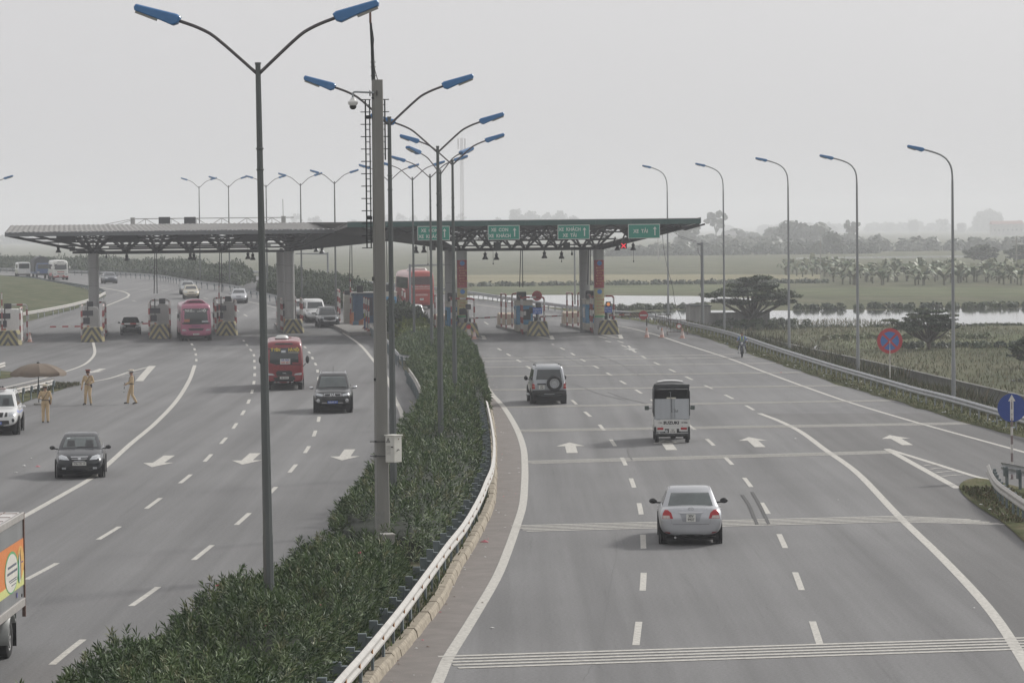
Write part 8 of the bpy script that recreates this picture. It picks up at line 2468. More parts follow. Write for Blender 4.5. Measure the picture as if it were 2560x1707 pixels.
r_, P_, k_ = person('motorcyclist in a pale blue shirt, lime braces and a brimmed hat riding towards us', mc.location, mrz,
     dict(pelvis=(0, -.22, .86), waist=(0, -.20, .99), chest=(0, -.13, 1.20), neck=(0, -.08, 1.37), head=(0, -.04, 1.52), hipL=(-.09, -.20, .85), hipR=(.09, -.20, .85), kneeL=(-.20, .20, .68), kneeR=(.20, .20, .68), ankL=(-.22, -.02, .33), ankR=(.22, -.02, .33),
       toeL=(-.24, .15, .29), toeR=(.24, .15, .29), shL=(-.185, -.11, 1.32), shR=(.185, -.11, 1.32), elL=(-.30, .02, 1.10), elR=(.30, .02, 1.10), wrL=(-.31, .22, 1.06), wrR=(.31, .22, 1.06)), RM, 1.70)
for s in (-1, 1):
 mb = MB(); mb.tube(cr_path([P_['neck'] + Vector((s * .11, .03, .0)), P_['chest'] + Vector((s * .09, .118, .0)), P_['waist'] + Vector((s * .05, .118, .0))], .05), .022, 5); mb.build('vest_band', LIME, r_)
h = P_['head'] + Vector((0, 0, .055))
mb = MB(); mb.lathe([(.17, -.012), (.165, 0), (.10, .01), (.098, .07), (.07, .09), (.001, .095)], h, 18); mb.build('hat', OLIVE, r_, smooth=40)
# ------------------------------------------------------------------ litter along the gutters
LITM = [M('litter white', (.55, .55, .53), .8), M('litter pink', (.50, .16, .19), .8), M('litter blue', (.25, .35, .48), .8), M('litter brown', (.16, .11, .08), .8)]
def litter_piece(pos, s, m):
 mb = MB()
 n = 6
 pts = [(s * rv.uniform(.5, 1.1) * math.cos(2 * PI * i / n), s * rv.uniform(.4, .9) * math.sin(2 * PI * i / n), rv.uniform(.004, .02)) for i in range(n)]
 mb.add(pts + [(0, 0, s * .5)], [(i, (i + 1) % n, n) for i in range(n)] + [tuple(range(n))[::-1]])
 return mb.build('scrap', m, None, loc=pos, rot=(0, 0, rv.uniform(0, 6)))
big = litter_piece(G(1212, 1355) + Vector((0, 0, .004)), .14, LITM[1]); big.name = 'plastic_bag'
tag(big, 'crumpled pink plastic bag lying in the dusty gutter by the kerb', 'litter')
lb = MB()
def scat(mb, pos, s, mi):
 n = 5
 a0 = rv.uniform(0, 6)
 pts = [(pos.x + s * rv.uniform(.5, 1.1) * math.cos(a0 + 2 * PI * i / n), pos.y + s * rv.uniform(.4, .9) * math.sin(a0 + 2 * PI * i / n), pos.z + rv.uniform(.003, .012)) for i in range(n)]
 mb.add(pts + [(pos.x, pos.y, pos.z + s * .45)], [(i, (i + 1) % n, n) for i in range(n)], mi)
for i in range(len(kerb_path) - 8):
 for q in range(4):
  if rv.random() < .45:
   p = kerb_path[i].lerp(kerb_path[i + 1], rv.random()) + kn[i] * abs(rv.gauss(.1, .35))
   scat(lb, Vector((p.x, p.y, .006)), rv.choice((.015, .02, .03, .05)), rv.choice((0, 0, 0, 3, 3, 1)))
for i in range(0, len(edge_s) - 1):
 if 80 < edge_s[i].y < 300 and rv.random() < .9:
  for q in range(2):
   p = edge_s[i].lerp(edge_s[i + 1], rv.random()) + ns[i] * rv.uniform(-.1, 1.5)
   scat(lb, Vector((p.x, p.y, .07)), rv.choice((.03, .05, .09, .12)), rv.choice((0, 0, 0, 2, 3)))
for px, py, s, m in ((60, 1165, .12, 0), (94, 1167, .12, 1), (40, 1182, .10, 0), (78, 1146, .08, 0), (2452, 1263, .12, 0), (2474, 1275, .12, 0), (2505, 1288, .10, 0), (1988, 1097, .09, 0), (2435, 1520, .05, 0), (2095, 1250, .05, 0), (1953, 932, .10, 1), (1230, 1570, .06, 0), (1195, 1520, .05, 0), (1300, 812, .12, 0)):
 scat(lb, G(px, py) + Vector((0, 0, .008)), s, m)
o = lb.build('litter', LITM, fixn=False); o['kind'] = 'stuff'
# ------------------------------------------------------------------ vegetation
def leaf_mats(name, cols, trans=.25):
 out = []
 for i, c in enumerate(cols):
  nm = '%s leaf %d' % (name, i)
  if nm in MATS:
   out.append(MATS[nm]); continue
  m = bpy.data.materials.new(nm)
  m.use_nodes = True
  n, l = m.node_tree.nodes, m.node_tree.links
  b = n['Principled BSDF']
  tc = n.new('ShaderNodeTexCoord')
  z = n.new('ShaderNodeTexNoise'); z.inputs['Scale'].default_value = 2.2; z.inputs['Detail'].default_value = 4
  l.new(tc.outputs['Object'], z.inputs['Vector'])
  r = n.new('ShaderNodeValToRGB')
  r.color_ramp.elements[0].position = .3; r.color_ramp.elements[0].color = (*[v * .78 for v in c], 1)
  r.color_ramp.elements[1].position = .7; r.color_ramp.elements[1].color = (*[v * 1.22 for v in c], 1)
  l.new(z.outputs['Fac'], r.inputs[0]); l.new(r.outputs[0], b.inputs['Base Color'])
  b.inputs['Roughness'].default_value = .55
  b.inputs['Specular IOR Level'].default_value = .28
  MATS[nm] = m
  out.append(m)
 return out
OLE = leaf_mats('oleander', [(.036, .066, .024), (.064, .106, .034), (.10, .142, .052), (.17, .18, .09)])
OLE_FAR = leaf_mats('far hedge', [(.030, .052, .026), (.045, .070, .032), (.065, .09, .042)])
YEL = leaf_mats('yellow green', [(.10, .14, .02), (.14, .17, .03), (.07, .10, .02)])
CRN = leaf_mats('flat tree', [(.034, .054, .028), (.05, .074, .034), (.075, .098, .045)])
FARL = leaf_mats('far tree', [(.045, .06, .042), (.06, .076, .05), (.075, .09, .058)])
BAN = leaf_mats('banana', [(.10, .135, .07), (.14, .17, .09), (.19, .20, .12)])
BARK = M('bark', (.10, .085, .07), .9, var=.3, scale=6, bump=.4)
def basis(ax):
 ax = ax / np.linalg.norm(ax, axis=1, keepdims=True)
 ref = np.where(np.abs(ax[:, 2:3]) < .9, np.array([[0, 0, 1.0]]), np.array([[1.0, 0, 0]]))
 x = np.cross(ref, ax); x /= np.linalg.norm(x, axis=1, keepdims=True)
 y = np.cross(ax, x)
 return x, y, ax
def rosettes(P, A, nl, L, w, stem, lo=.35, hi=1.35):
 """leaf quads around shoots: P (n,3) tips, A (n,3) axes"""
 n = len(P)
 x, y, z = basis(A)
 k = np.arange(nl)
 az = k * 2.39996 + rng.uniform(0, 6.28, (n, 1))
 el = lo + (hi - lo) * (k / max(1, nl - 1)) + rng.normal(0, .16, (n, nl))
 s = -stem * (k / max(1, nl - 1)) * rng.uniform(.6, 1.2, (n, 1))
 d = (np.cos(az) * np.sin(el))[..., None] * x[:, None, :] + (np.sin(az) * np.sin(el))[..., None] * y[:, None, :] + np.cos(el)[..., None] * z[:, None, :]
 b = P[:, None, :] + s[..., None] * z[:, None, :]
 Ls = L * rng.uniform(.7, 1.2, (n, nl))[..., None]
 tip = b + d * Ls
 tip[..., 2] -= (Ls[..., 0] * .12)
 side = np.cross(d, z[:, None, :])
 side /= np.maximum(np.linalg.norm(side, axis=2, keepdims=True), 1e-4)
 mid = b + d * Ls * .5
 mid[..., 2] += Ls[..., 0] * .03
 ww = w * rng.uniform(.8, 1.2, (n, nl))[..., None]
 V = np.stack([b, mid + side * ww / 2, tip, mid - side * ww / 2], axis=2).reshape(-1, 3)
 F = np.arange(len(V)).reshape(-1, 4)
 return V, F
def hedge(label, left, right, H, nros, L, w, mats, nl=14, stem=.16, group=None, name='hedge', lump=.22, flowers=0, z0=.1, core=True, taper=(.8, .8), wts=None, over=.25):
 """left, right: boundary polylines (same travel direction) on the ground; H(t) gives the height"""
 left = [Vector(p) for p in left]; right = [Vector(p) for p in right]
 def res(path, n):
  d = [0]
  for i in range(1, len(path)): d.append(d[-1] + (path[i] - path[i - 1]).length)
  ts = np.linspace(0, d[-1], n)
  return np.stack([np.interp(ts, d, [p[a] for p in path]) for a in range(3)], axis=1)
 n = 200
 Lp, Rp = res(left, n), res(right, n)
 wid = np.linalg.norm(Rp - Lp, axis=1)
 pr = wid.copy()
 if wts is not None:
  pr = pr * np.interp(np.linspace(0, 1, n), np.linspace(0, 1, len(wts)), wts)
 pr = pr / pr.sum()
 org = Lp[0].copy(); org[2] = 0
 lk = [(rng.uniform(.5, 1.6), rng.uniform(.5, 1.6), rng.uniform(0, 6.28), rng.uniform(0, 6.28)) for _ in range(6)]
 def height(p, t, v):
  h = np.array([H(q) for q in t]) if not np.isscalar(t) else H(t)
  s = 0
  for a, b_, c, d in lk:
   s = s + np.sin(p[..., 0] * a * 1.3 + c) * np.sin(p[..., 1] * b_ * .55 + d)
  h = h * (1 + lump * s / 3)
  e = np.abs(2 * v - 1)
  h = h * (1 - .45 * e ** 5)
  et = np.minimum(t, 1 - t) * n
  h = h * np.clip(.45 + et / 8, 0, 1)
  return h
 idx = rng.choice(n, nros, p=pr)
 t = np.clip((idx + rng.uniform(-.5, .5, nros)) / (n - 1), 0, 1)
 v = rng.uniform(0, 1, nros)
 edge_ = rng.random(nros) < .28
 v[edge_] = np.where(rng.random(edge_.sum()) < .5, rng.uniform(-over * .2, .06, edge_.sum()), rng.uniform(.94, 1 + over * .2, edge_.sum()))
 fi = t * (n - 1); i0 = np.clip(fi.astype(int), 0, n - 2); fr = (fi - i0)[:, None]
 A_ = Lp[i0] * (1 - fr) + Lp[i0 + 1] * fr; B_ = Rp[i0] * (1 - fr) + Rp[i0 + 1] * fr
 p = A_ * (1 - v[:, None]) + B_ * v[:, None]
 h = height(p, t, np.clip(v, 0, 1))
 u = rng.random(nros)
 zf = np.where(edge_, rng.uniform(.12, 1, nros), 1 - .38 * u ** 1.6)
 spike = rng.random(nros) < .10
 zf[spike & ~edge_] = rng.uniform(1.0, 1.16, (spike & ~edge_).sum())
 P = p.copy(); P[:, 2] = p[:, 2] + h * zf
 out = (B_ - A_); out /= np.linalg.norm(out, axis=1, keepdims=True)
 ax = np.zeros_like(P); ax[:, 2] = 1
 ax += out * ((2 * v - 1) ** 3 * .9)[:, None] + rng.normal(0, .30, P.shape)
 V, F = rosettes(P - org, ax, nl, L, w, stem)
 mi = rng.choice(len(mats), nros, p=[.3, .4, .3] if len(mats) == 3 else [.26, .40, .28, .06])
 root = thing(name, label, 'hedge', Vector(org), 0, group)
 o = mesh_np('foliage', V, F, mats, root, np.repeat(mi, nl))
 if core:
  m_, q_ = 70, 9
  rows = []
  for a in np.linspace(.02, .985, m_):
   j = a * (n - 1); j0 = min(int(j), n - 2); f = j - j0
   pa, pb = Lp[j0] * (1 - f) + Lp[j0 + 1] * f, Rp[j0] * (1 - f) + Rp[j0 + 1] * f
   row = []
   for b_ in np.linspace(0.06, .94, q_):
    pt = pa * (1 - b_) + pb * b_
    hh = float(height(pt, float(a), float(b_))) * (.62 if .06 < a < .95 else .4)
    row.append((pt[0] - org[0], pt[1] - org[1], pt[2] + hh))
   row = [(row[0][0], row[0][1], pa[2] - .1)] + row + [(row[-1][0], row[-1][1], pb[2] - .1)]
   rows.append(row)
  mb = MB(); mb.loft(rows, caps=True, closed=False)  # added solid dark core, blocks light and view through the leaves
  mb.build('dark_filler', M('dark hedge filler', (.016, .022, .012), .95, var=.4, scale=8, bump=.6), root, smooth=True)
 if flowers:
  FL_ = M('pink oleander blossom', (.58, .10, .16), .6, var=.15)
  first = None
  pick = rng.choice(np.where(~edge_)[0], flowers)
  for q in pick:
   pos = Vector(P[q] - org) + Vector((0, 0, .04))
   if first is None:
    mb = MB()
    for i in range(5):
     a = 2 * PI * i / 5
     mb.add([(0, 0, 0), (.03 * math.cos(a - .5), .03 * math.sin(a - .5), .012), (.045 * math.cos(a), .045 * math.sin(a), .02), (.03 * math.cos(a + .5), .03 * math.sin(a + .5), .012)], [(0, 1, 2, 3)])
    first = mb.build('blossom', FL_, root, loc=pos, fixn=False)
   else:
    share(first, root, pos, (rng.uniform(-.5, .5), rng.uniform(-.5, .5), 0))
 return root
# the oleander hedges of the central reserve
def seg(path, y0, y1, inset=0.0, sgn=1):
 nn = normals2d(path)
 return [p + n_ * inset for p, n_ in zip(path, nn) if y0 <= p.y <= y1]
rail_in = [p - n_ * .45 for p, n_ in zip(near_rail, normals2d(near_rail))]
H_R = [Vector((-4.6, 34, .1)), Vector((-4.2, 44, .1))] + [Vector((p.x, p.y, .1)) for p in rail_in if p.y < 74.6]
H_L = [Vector((-10.0, 33.8, .1)), Vector((-8.6, 44.8, .1)), Vector((-7.4, 53.7, .1)), Vector((-6.3, 61.7, .1)), Vector((-5.2, 70.6, .1)), Vector((-4.75, 76.0, .1))]
hedge('near oleander hedge with a few pink blossoms filling the foreground of the central reserve', H_L, H_R, lambda t: 1.42 if t < .93 else 1.2, 8200, .175, .026, OLE, nl=16, stem=.2, flowers=14, lump=.30, wts=[.35, .5, 1, 1.1, 1.2, 1.2])
H2_R = [Vector((p.x, p.y, .1)) for p in rail_in if 78 < p.y] + [Vector((p.x - .25, p.y, .1)) for p in kerb_path if p.y > near_rail[-1].y + 1 and p.y < 255]
H2_L = [Vector((-4.55, 80.0, .1)), Vector((-4.75, 87.6, .1)), Vector((-4.5, 99.5, .1)), Vector((-4.3, 111.4, .1)), Vector((-4.2, 123.4, .1))] + [Vector((p.x + .45, p.y, .1)) for p in left_path if 125 < p.y < 235]
hedge('middle oleander hedge running up the central reserve past the concrete pole', H2_L, H2_R, lambda t: 1.5 + .2 * min(1, max(0, (t - .1) * 3)) - .6 * min(1, max(0, (t - .45) * 2.5)), 11000, .20, .034, OLE, nl=13, stem=.22, flowers=6, lump=.24, wts=[1.5, 1.4, 1.2, 1, .9, .8, .7])
# a small shrub by the pole foot and the yellow green bushes in front of the plaza
yl = gp([(1012, 868), (990, 848), (962, 822)]); yr_ = gp([(1085, 866), (1078, 846), (1050, 826)])
hedge('yellow green bush at the far end of the central hedge', yl, yr_, lambda t: 1.25, 900, .30, .10, YEL, nl=10, stem=.3, lump=.3, core=True)
hl = gp([(970, 838), (962, 822), (956, 800)]); hr = gp([(1078, 846), (1066, 828), (1040, 806)])
hedge('dark hedge behind the yellow green bush beside the white hatchback', hl, hr, lambda t: 1.7, 1300, .30, .10, OLE_FAR, nl=10, stem=.3, lump=.25)
# long hedges beyond the plaza between the two roads
hl = gp([(690, 748), (650, 735), (640, 730)]); hr = gp([(930, 768), (800, 726), (720, 716)])
hedge('tall dark hedge beyond the twin grey columns', gp([(935, 792), (850, 768), (760, 748), (690, 737), (645, 730)]), gp([(965, 772), (900, 748), (800, 728), (720, 716), (660, 710)]), lambda t: 2.2, 4200, .34, .12, OLE_FAR, nl=9, stem=.35, lump=.16)
hedge('long distant hedge behind the far guard rail', gp([(612, 717), (580, 711), (517, 703), (381, 690), (245, 685), (122, 681), (0, 677), (-160, 672)]), gp([(640, 708), (600, 700), (520, 692), (390, 681), (250, 676), (122, 672), (0, 668), (-160, 664)]), lambda t: 2.1 + .3 * math.sin(t * 31) * math.sin(t * 9), 5200, .42, .16, OLE_FAR, nl=8, stem=.4, lump=.2)
# ------------------------------------------------------------------ trees
def crown_mesh(name, clumps, n_leaf, size, mats, parent, flat=.6, w=.5):
 """clumps: (x, y, z, r, rz) ellipsoids; many leaf cards spread in their shells"""
 C = np.array([c[:3] for c in clumps]); Rr = np.array([c[3] for c in clumps]); Rz = np.array([c[4] for c in clumps])
 pr = Rr ** 2; pr = pr / pr.sum()
 k = rng.choice(len(clumps), n_leaf, p=pr)
 d = rng.normal(0, 1, (n_leaf, 3)); d /= np.linalg.norm(d, axis=1, keepdims=True)
 rad = rng.uniform(.45, 1.0, n_leaf) ** .6 * rng.uniform(.9, 1.12, n_leaf)
 P = C[k] + d * np.stack([Rr[k], Rr[k], Rz[k]], axis=1) * rad[:, None]
 nrm = d * (1 - flat) + np.array([0, 0, 1.0]) * flat + rng.normal(0, .35, (n_leaf, 3))
 x, y, z = basis(nrm)
 a = rng.uniform(0, 6.28, n_leaf)[:, None]
 u = np.cos(a) * x + np.sin(a) * y; v = -np.sin(a) * x + np.cos(a) * y
 s = size * rng.uniform(.6, 1.3, n_leaf)[:, None]
 V = np.stack([P - u * s, P + v * s * w, P + u * s, P - v * s * w], axis=1).reshape(-1, 3)
 F = np.arange(len(V)).reshape(-1, 4)
 mi = rng.integers(0, len(mats), len(clumps))[k]
 return mesh_np(name, V, F, mats, parent, mi)
def trunk_mesh(root, H, r, limbs, lean=(0, 0), fork=.5):
 mb = MB()
 top = Vector((lean[0], lean[1], H))
 mb.tube([Vector((0, 0, -.3)), Vector((lean[0] * .2, lean[1] * .2, H * .35)), top * fork + Vector((0, 0, 0)), top], [r * 1.25, r, r * .8, r * .3], 8)
 for a in limbs:
  b = Vector(a)
  st_ = top * (fork * .9)
  mb.tube([st_, st_.lerp(b, .5) + Vector((0, 0, -.15)), b], [r * .6, r * .42, r * .15], 6)
 return mb.build('trunk', BARK, root, smooth=True)
def flat_tree(label, base, H, Wd, n_leaf, sd, leaf=.16, low=True, name='tree', cat='tree', z0=None, grp=None, fork=.35):
 """wide umbrella crown in tiers"""
 r_ = random.Random(sd)
 root = thing(name, label, cat, (base.x, base.y, LOW if z0 is None else z0), 0, grp)
 clumps, limbs = [], []
 for tier, (zf, wf, nn) in enumerate(((.97, .35, 5), (.82, .70, 11), (.68, 1.0, 18), (.54, .92, 12), (.38, .85, 9))[:5 if low else 4]):
  for i in range(nn):
   a = 2 * PI * (i + r_.random() * .8) / nn
   d = Wd / 2 * wf * r_.uniform(.35, 1.0)
   q = (d * math.cos(a), d * math.sin(a) * .8, H * (zf + r_.uniform(-.05, .05)), Wd * r_.uniform(.08, .13), H * r_.uniform(.03, .05))
   clumps.append(q)
   if i % 2 == 0: limbs.append(q[:3])
 trunk_mesh(root, H * .8, Wd * .018 + .05, limbs, (r_.uniform(-.3, .3), 0), fork)
 crown_mesh('crown', clumps, n_leaf, leaf, CRN, root, flat=.85)
 return root
b = G(1880, 822, LOW)
flat_tree('large flat-topped tree beside the pond between two lamp posts', b, atr(1880, 694, b.y).z - LOW, 232 * b.y / FPX, 17000, 5, .15, fork=.3, low=False)
b = G(2322, 874, LOW)
flat_tree('smaller leaning flat-topped tree in the field right of the no stopping sign', b, atr(2322, 773, b.y).z - LOW, 205 * b.y / FPX, 11000, 9, .12, fork=.25, low=False)
b = G(2570, 920, LOW)
flat_tree('small bushy tree cut by the right picture edge above the boundary wall', b, 2.1, 3.0, 2600, 12, .15)
for px, y0, y1, wpx, sd, lb in ((2455, 662, 613, 88, 21, 'hazy umbrella-shaped tree right of the rightmost lamp post'), (2548, 660, 616, 74, 22, 'hazy umbrella-shaped tree behind the pole with cross arms')):
 b = G(px, y0, LOW)
 flat_tree(lb, b, atr(px, y1, b.y).z - LOW, wpx * b.y / FPX, 4000, sd, .45)
def round_tree(label, px, ytop, wpx, D, n_leaf, sd, kind='round', grp='hazy trees along the horizon'):
 r_ = random.Random(sd)
 b = at(px, 600, D)
 H = at(px, ytop, D).z - LOW
 Wd = wpx * b.y / FPX
 root = thing('tree', label, 'tree', (b.x, b.y, LOW), 0, grp)
 clumps, limbs = [], []
 if kind == 'round':
  lay = ((.95, .35, 4), (.85, .7, 7), (.70, 1.0, 9), (.52, 1.0, 9), (.35, .9, 8), (.18, .8, 6))
 elif kind == 'tall':
  lay = ((.97, .5, 3), (.86, .9, 5), (.72, .8, 5), (.58, .95, 6), (.42, .8, 5), (.25, .9, 5), (.1, .9, 4))
 else:                                               # open, branching
  lay = ((.97, .5, 4), (.88, 1.0, 6), (.76, .9, 4), (.66, .6, 3), (.3, .9, 5), (.15, 1.1, 6))
 for zf, wf, nn in lay:
  for i in range(nn):
   a = 2 * PI * (i + r_.random()) / nn
   d = Wd / 2 * wf * r_.uniform(.3, .85)
   rr = Wd * r_.uniform(.11, .2) * (.7 if kind == 'open' and zf > .5 else 1)
   q = (d * math.cos(a), d * math.sin(a), H * (zf - .03 + r_.uniform(-.05, .04)) - rr * .4, rr, rr * r_.uniform(.6, .9))
   clumps.append(q)
   if zf > .4 and i % 2 == 0: limbs.append(q[:3])
 trunk_mesh(root, H * .85, .12 + H * .012, limbs, (r_.uniform(-.4, .4), 0), .45)
 crown_mesh('crown', clumps, n_leaf, max(.22, Wd * .05), FARL, root, flat=.4, w=.6)
 return root
TR = [(1790, 526, 66, 470, 4200, 'open', 'tallest open-branched tree right of the green canopy tip'), (1735, 556, 60, 430, 2600, 'open', 'thin tree just behind the green canopy tip'),
  (1838, 572, 70, 500, 2400, 'round', 'rounded tree between the fifth and fourth right lamps'), (1880, 580, 60, 520, 2000, 'round', 'low rounded tree left of the third right lamp'),
  (1934, 566, 62, 450, 2600, 'round', 'dark rounded tree just left of the third right lamp post'), (1978, 566, 56, 455, 2400, 'round', 'dark rounded tree behind the third right lamp post'),
  (2020, 578, 60, 460, 2400, 'round', 'dark tree right of the third right lamp post'), (2062, 562, 70, 620, 2200, 'round', 'pale rounded tree above the dark trees'),
  (2090, 590, 54, 450, 2000, 'round', 'low dark tree left of the branching tree'), (2128, 550, 52, 440, 2600, 'open', 'branching tree with a flat left limb beside the second right lamp'),
  (2150, 600, 60, 440, 2200, 'round', 'dark bushy tree at the foot of the branching tree'), (2194, 566, 30, 760, 1000, 'tall', 'faint narrow tree right of the second right lamp'),
  (2227, 559, 30, 720, 1200, 'tall', 'faint tall narrow tree, second right of the lamp'), (2284, 547, 36, 660, 1600, 'tall', 'pale tall column-shaped tree above the no stopping sign'),
  (2310, 590, 50, 680, 1300, 'round', 'pale low tree beside the column-shaped tree'), (2357, 546, 34, 640, 1200, 'open', 'thin ragged tree left of the rightmost lamp'),
  (2403, 556, 32, 600, 1500, 'tall', 'narrow tree just right of the rightmost lamp'), (2472, 524, 84, 640, 3600, 'round', 'big domed tree near the right picture edge'),
  (2440, 565, 50, 650, 1500, 'round', 'left shoulder tree of the big domed tree'), (2516, 556, 40, 640, 1500, 'round', 'small tree right of the big domed tree'), (2550, 556, 40, 640, 1500, 'round', 'small tree at the right picture edge by the horizon'),
  (1290, 522, 60, 560, 2600, 'round', 'left tree of the clump rising above the green canopy'), (1330, 527, 60, 570, 2400, 'round', 'middle tree of the clump above the green canopy'),
  (1370, 528, 50, 560, 2000, 'round', 'right of middle tree in the clump above the green canopy'), (1402, 525, 52, 570, 2200, 'round', 'round tree towards the right of the clump above the green canopy'),
  (1436, 537, 44, 575, 1700, 'round', 'rightmost tree of the clump above the green canopy'), (1245, 541, 40, 570, 1400, 'round', 'low left edge tree of the clump above the green canopy'),
  (1003, 531, 38, 640, 1600, 'round', 'pale tree above the canopy just left of the first lane sign'), (1034, 532, 30, 650, 1300, 'round', 'pale tree above the first lane sign'),
  (1073, 538, 32, 650, 1300, 'round', 'pale low tree above the first lane sign, right side'), (1122, 536, 30, 650, 1300, 'round', 'pale tree above the canopy between lamp posts'),
  (1152, 530, 30, 650, 1400, 'tall', 'pale tree beside the lattice mast'), (965, 535, 30, 660, 1200, 'round', 'pale tree just right of the concrete pole'),
  (742, 534, 42, 620, 1600, 'open', 'faint tree above the grey roof left of a lamp'), (790, 540, 44, 620, 1600, 'open', 'faint tree above the grey roof right of a lamp'), (885, 548, 40, 660, 1300, 'round', 'faint rounded tree left of the concrete pole')]
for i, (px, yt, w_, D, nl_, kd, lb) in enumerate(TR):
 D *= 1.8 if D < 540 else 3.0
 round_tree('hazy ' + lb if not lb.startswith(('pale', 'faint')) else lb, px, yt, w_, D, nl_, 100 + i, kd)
# lower scrub along the far edge of the fields
def thicket(name, label, x0, x1, ytop, D, n, rad, leaf, mats=FARL, z0=LOW, sd=1, yj=14):
 r_ = random.Random(sd)
 a, b = at(x0, 600, D), at(x1, 600, D)
 H = at((x0 + x1) / 2, ytop, D).z - z0
 cl = []
 k = max(6, int((b.x - a.x) / rad * 1.3))
 for i in range(k):
  x = a.x + (b.x - a.x) * (i + r_.random()) / k
  hh = H * r_.uniform(.5, 1.0)
  for z in np.arange(rad * .3, hh, rad * .9):
   cl.append((x - a.x + r_.uniform(-.4, .4) * rad, r_.uniform(-yj, yj) * .3, z, rad * r_.uniform(.6, 1), rad * r_.uniform(.5, .8)))
 o = crown_mesh(name, cl, n, leaf, mats, None, flat=.4, w=.6)
 o.location = (a.x, a.y, z0)
 o['kind'] = 'stuff'; o['label'] = label
 return o
thicket('scrub', 'hazy scrub along the far edge of the marsh', 1480, 2190, 602, 560, 12000, 4.0, .8, sd=2)
thicket('scrub', 'fainter scrub behind the far marsh', 1000, 2700, 574, 2200, 9000, 12.0, 3.0, sd=3)
thicket('scrub', 'far scrub at the left behind the hedges', -300, 900, 582, 1500, 6000, 8.0, 2.2, sd=4)
PALEL = leaf_mats('haze-paled wood', [(.10, .115, .095), (.13, .145, .115), (.15, .16, .13)])  # leaf greens lightened to put distance haze into the colour
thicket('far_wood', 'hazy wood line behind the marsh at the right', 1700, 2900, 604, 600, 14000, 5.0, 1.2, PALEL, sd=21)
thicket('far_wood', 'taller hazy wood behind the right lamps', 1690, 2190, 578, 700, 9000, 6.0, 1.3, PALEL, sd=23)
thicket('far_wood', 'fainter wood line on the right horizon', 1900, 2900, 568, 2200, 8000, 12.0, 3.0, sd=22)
thicket('reeds', 'dark reeds along the near bank of the pond', 1690, 2600, 810, 160, 5000, .35, .10, CRN, sd=5, yj=2)
thicket('reeds', 'reed strip beyond the pond', 1980, 2700, 761, 194, 6000, .8, .2, CRN, sd=6, yj=4)
thicket('reeds', 'reed strip between the two sheets of water', 1500, 1760, 763, 198, 4200, .8, .18, CRN, sd=7, yj=10)
thicket('reeds', 'dark reed line across the far field', 1180, 2060, 703, 282, 4000, .9, .3, CRN, sd=8, yj=3)
thicket('bushes', 'tangled bushes round the foot of the large flat-topped tree', 1770, 2010, 792, 158, 5000, .6, .13, CRN, sd=15, yj=5)
thicket('bushes', 'low bushes in the marsh below the small tree', 2230, 2700, 856, 132, 5000, .6, .14, CRN, sd=9, yj=6)
thicket('bushes', 'green tussocks in the marsh behind the boundary wall', 2050, 2480, 836, 143, 5000, .5, .13, leaf_mats('tussock', [(.07, .09, .03), (.10, .12, .045), (.13, .13, .06)]), sd=10, yj=10)
# weeds between the guard rail and the boundary wall, and grass tufts on the verge
def weeds(name, label, pts, n, hgt, wd, mats, zf, sp, patchy=False):
 n_ = len(pts)
 idx = rng.integers(0, n_ - 1, n)
 f = rng.random(n)[:, None]
 A = np.array([tuple(p) for p in pts])
 P = A[idx] * (1 - f) + A[idx + 1] * f
 nn = np.array([tuple(q) for q in normals2d([Vector(p) for p in pts])])[idx]
 d = sp[0] + (sp[1] - sp[0]) * rng.random(n)
 P = P + nn * d[:, None]
 P[:, 2] = zf(d)
 h = hgt * rng.uniform(.35, 1.25, n)
 if patchy:
  h = h * np.clip(.55 + .6 * np.sin(P[:, 1] * .35) * np.sin(P[:, 1] * .13 + 1) + .4 * np.sin(P[:, 1] * 1.1), .1, 1.3)
 az = rng.uniform(0, 6.28, n)
 t = np.stack([np.cos(az), np.sin(az), np.zeros(n)], axis=1)
 ln = rng.normal(0, .3, (n, 3)); ln[:, 2] = 1
 tip = P + ln * h[:, None]
 mid = P + ln * h[:, None] * .55
 w = wd * rng.uniform(.6, 1.4, n)[:, None]
 V = np.stack([P, mid + t * w, tip, mid - t * w], axis=1).reshape(-1, 3)
 o = mesh_np(name, V, np.arange(len(V)).reshape(-1, 4), mats, None, rng.integers(0, len(mats), n))
 o['kind'] = 'stuff'; o['label'] = label
 return o
WEED = leaf_mats('weed', [(.045, .055, .022), (.075, .085, .035), (.12, .10, .055)])
ver = [p for p in edge_s if 88 < p.y < 468]
def vz(d): return np.interp(d, [-.2, .5, 1.4, 2.6, 4.5, 7.0, 9.5], [.02, .04, .03, -.24, -1.05, -1.58, -1.6])
weeds('weeds', 'dense weeds on the bank behind the right guard rail', ver, 52000, .5, .05, WEED, vz, (2.0, 9.0))
weeds('weeds', 'tall dark weeds by the boundary wall', [p for p in edge_s if 100 < p.y < 378], 26000, .62, .035, WEED[:2], vz, (2.5, 8.0))
weeds('weeds', 'tall straggling weeds hiding the boundary wall', [p for p in edge_s if 100 < p.y < 300], 26000, .95, .04, WEED, vz, (5.2, 8.2), True)
weeds('grass_tufts', 'short grass at the edge of the asphalt under the right guard rail', ver, 26000, .16, .02, leaf_mats('verge blade', [(.06, .075, .025), (.10, .11, .04), (.16, .14, .07)]), vz, (-.05, 2.2))
weeds('marsh_grass', 'rough marsh grass in tan and green beyond the boundary wall', [p for p in edge_s if 70 < p.y < 330], 30000, .34, .035, leaf_mats('marsh', [(.10, .11, .055), (.14, .14, .075), (.20, .175, .11)]), lambda d: d * 0 + LOW, (9.5, 40))
gore = gp([(2400, 1222), (2440, 1200), (2500, 1212), (2570, 1240)])
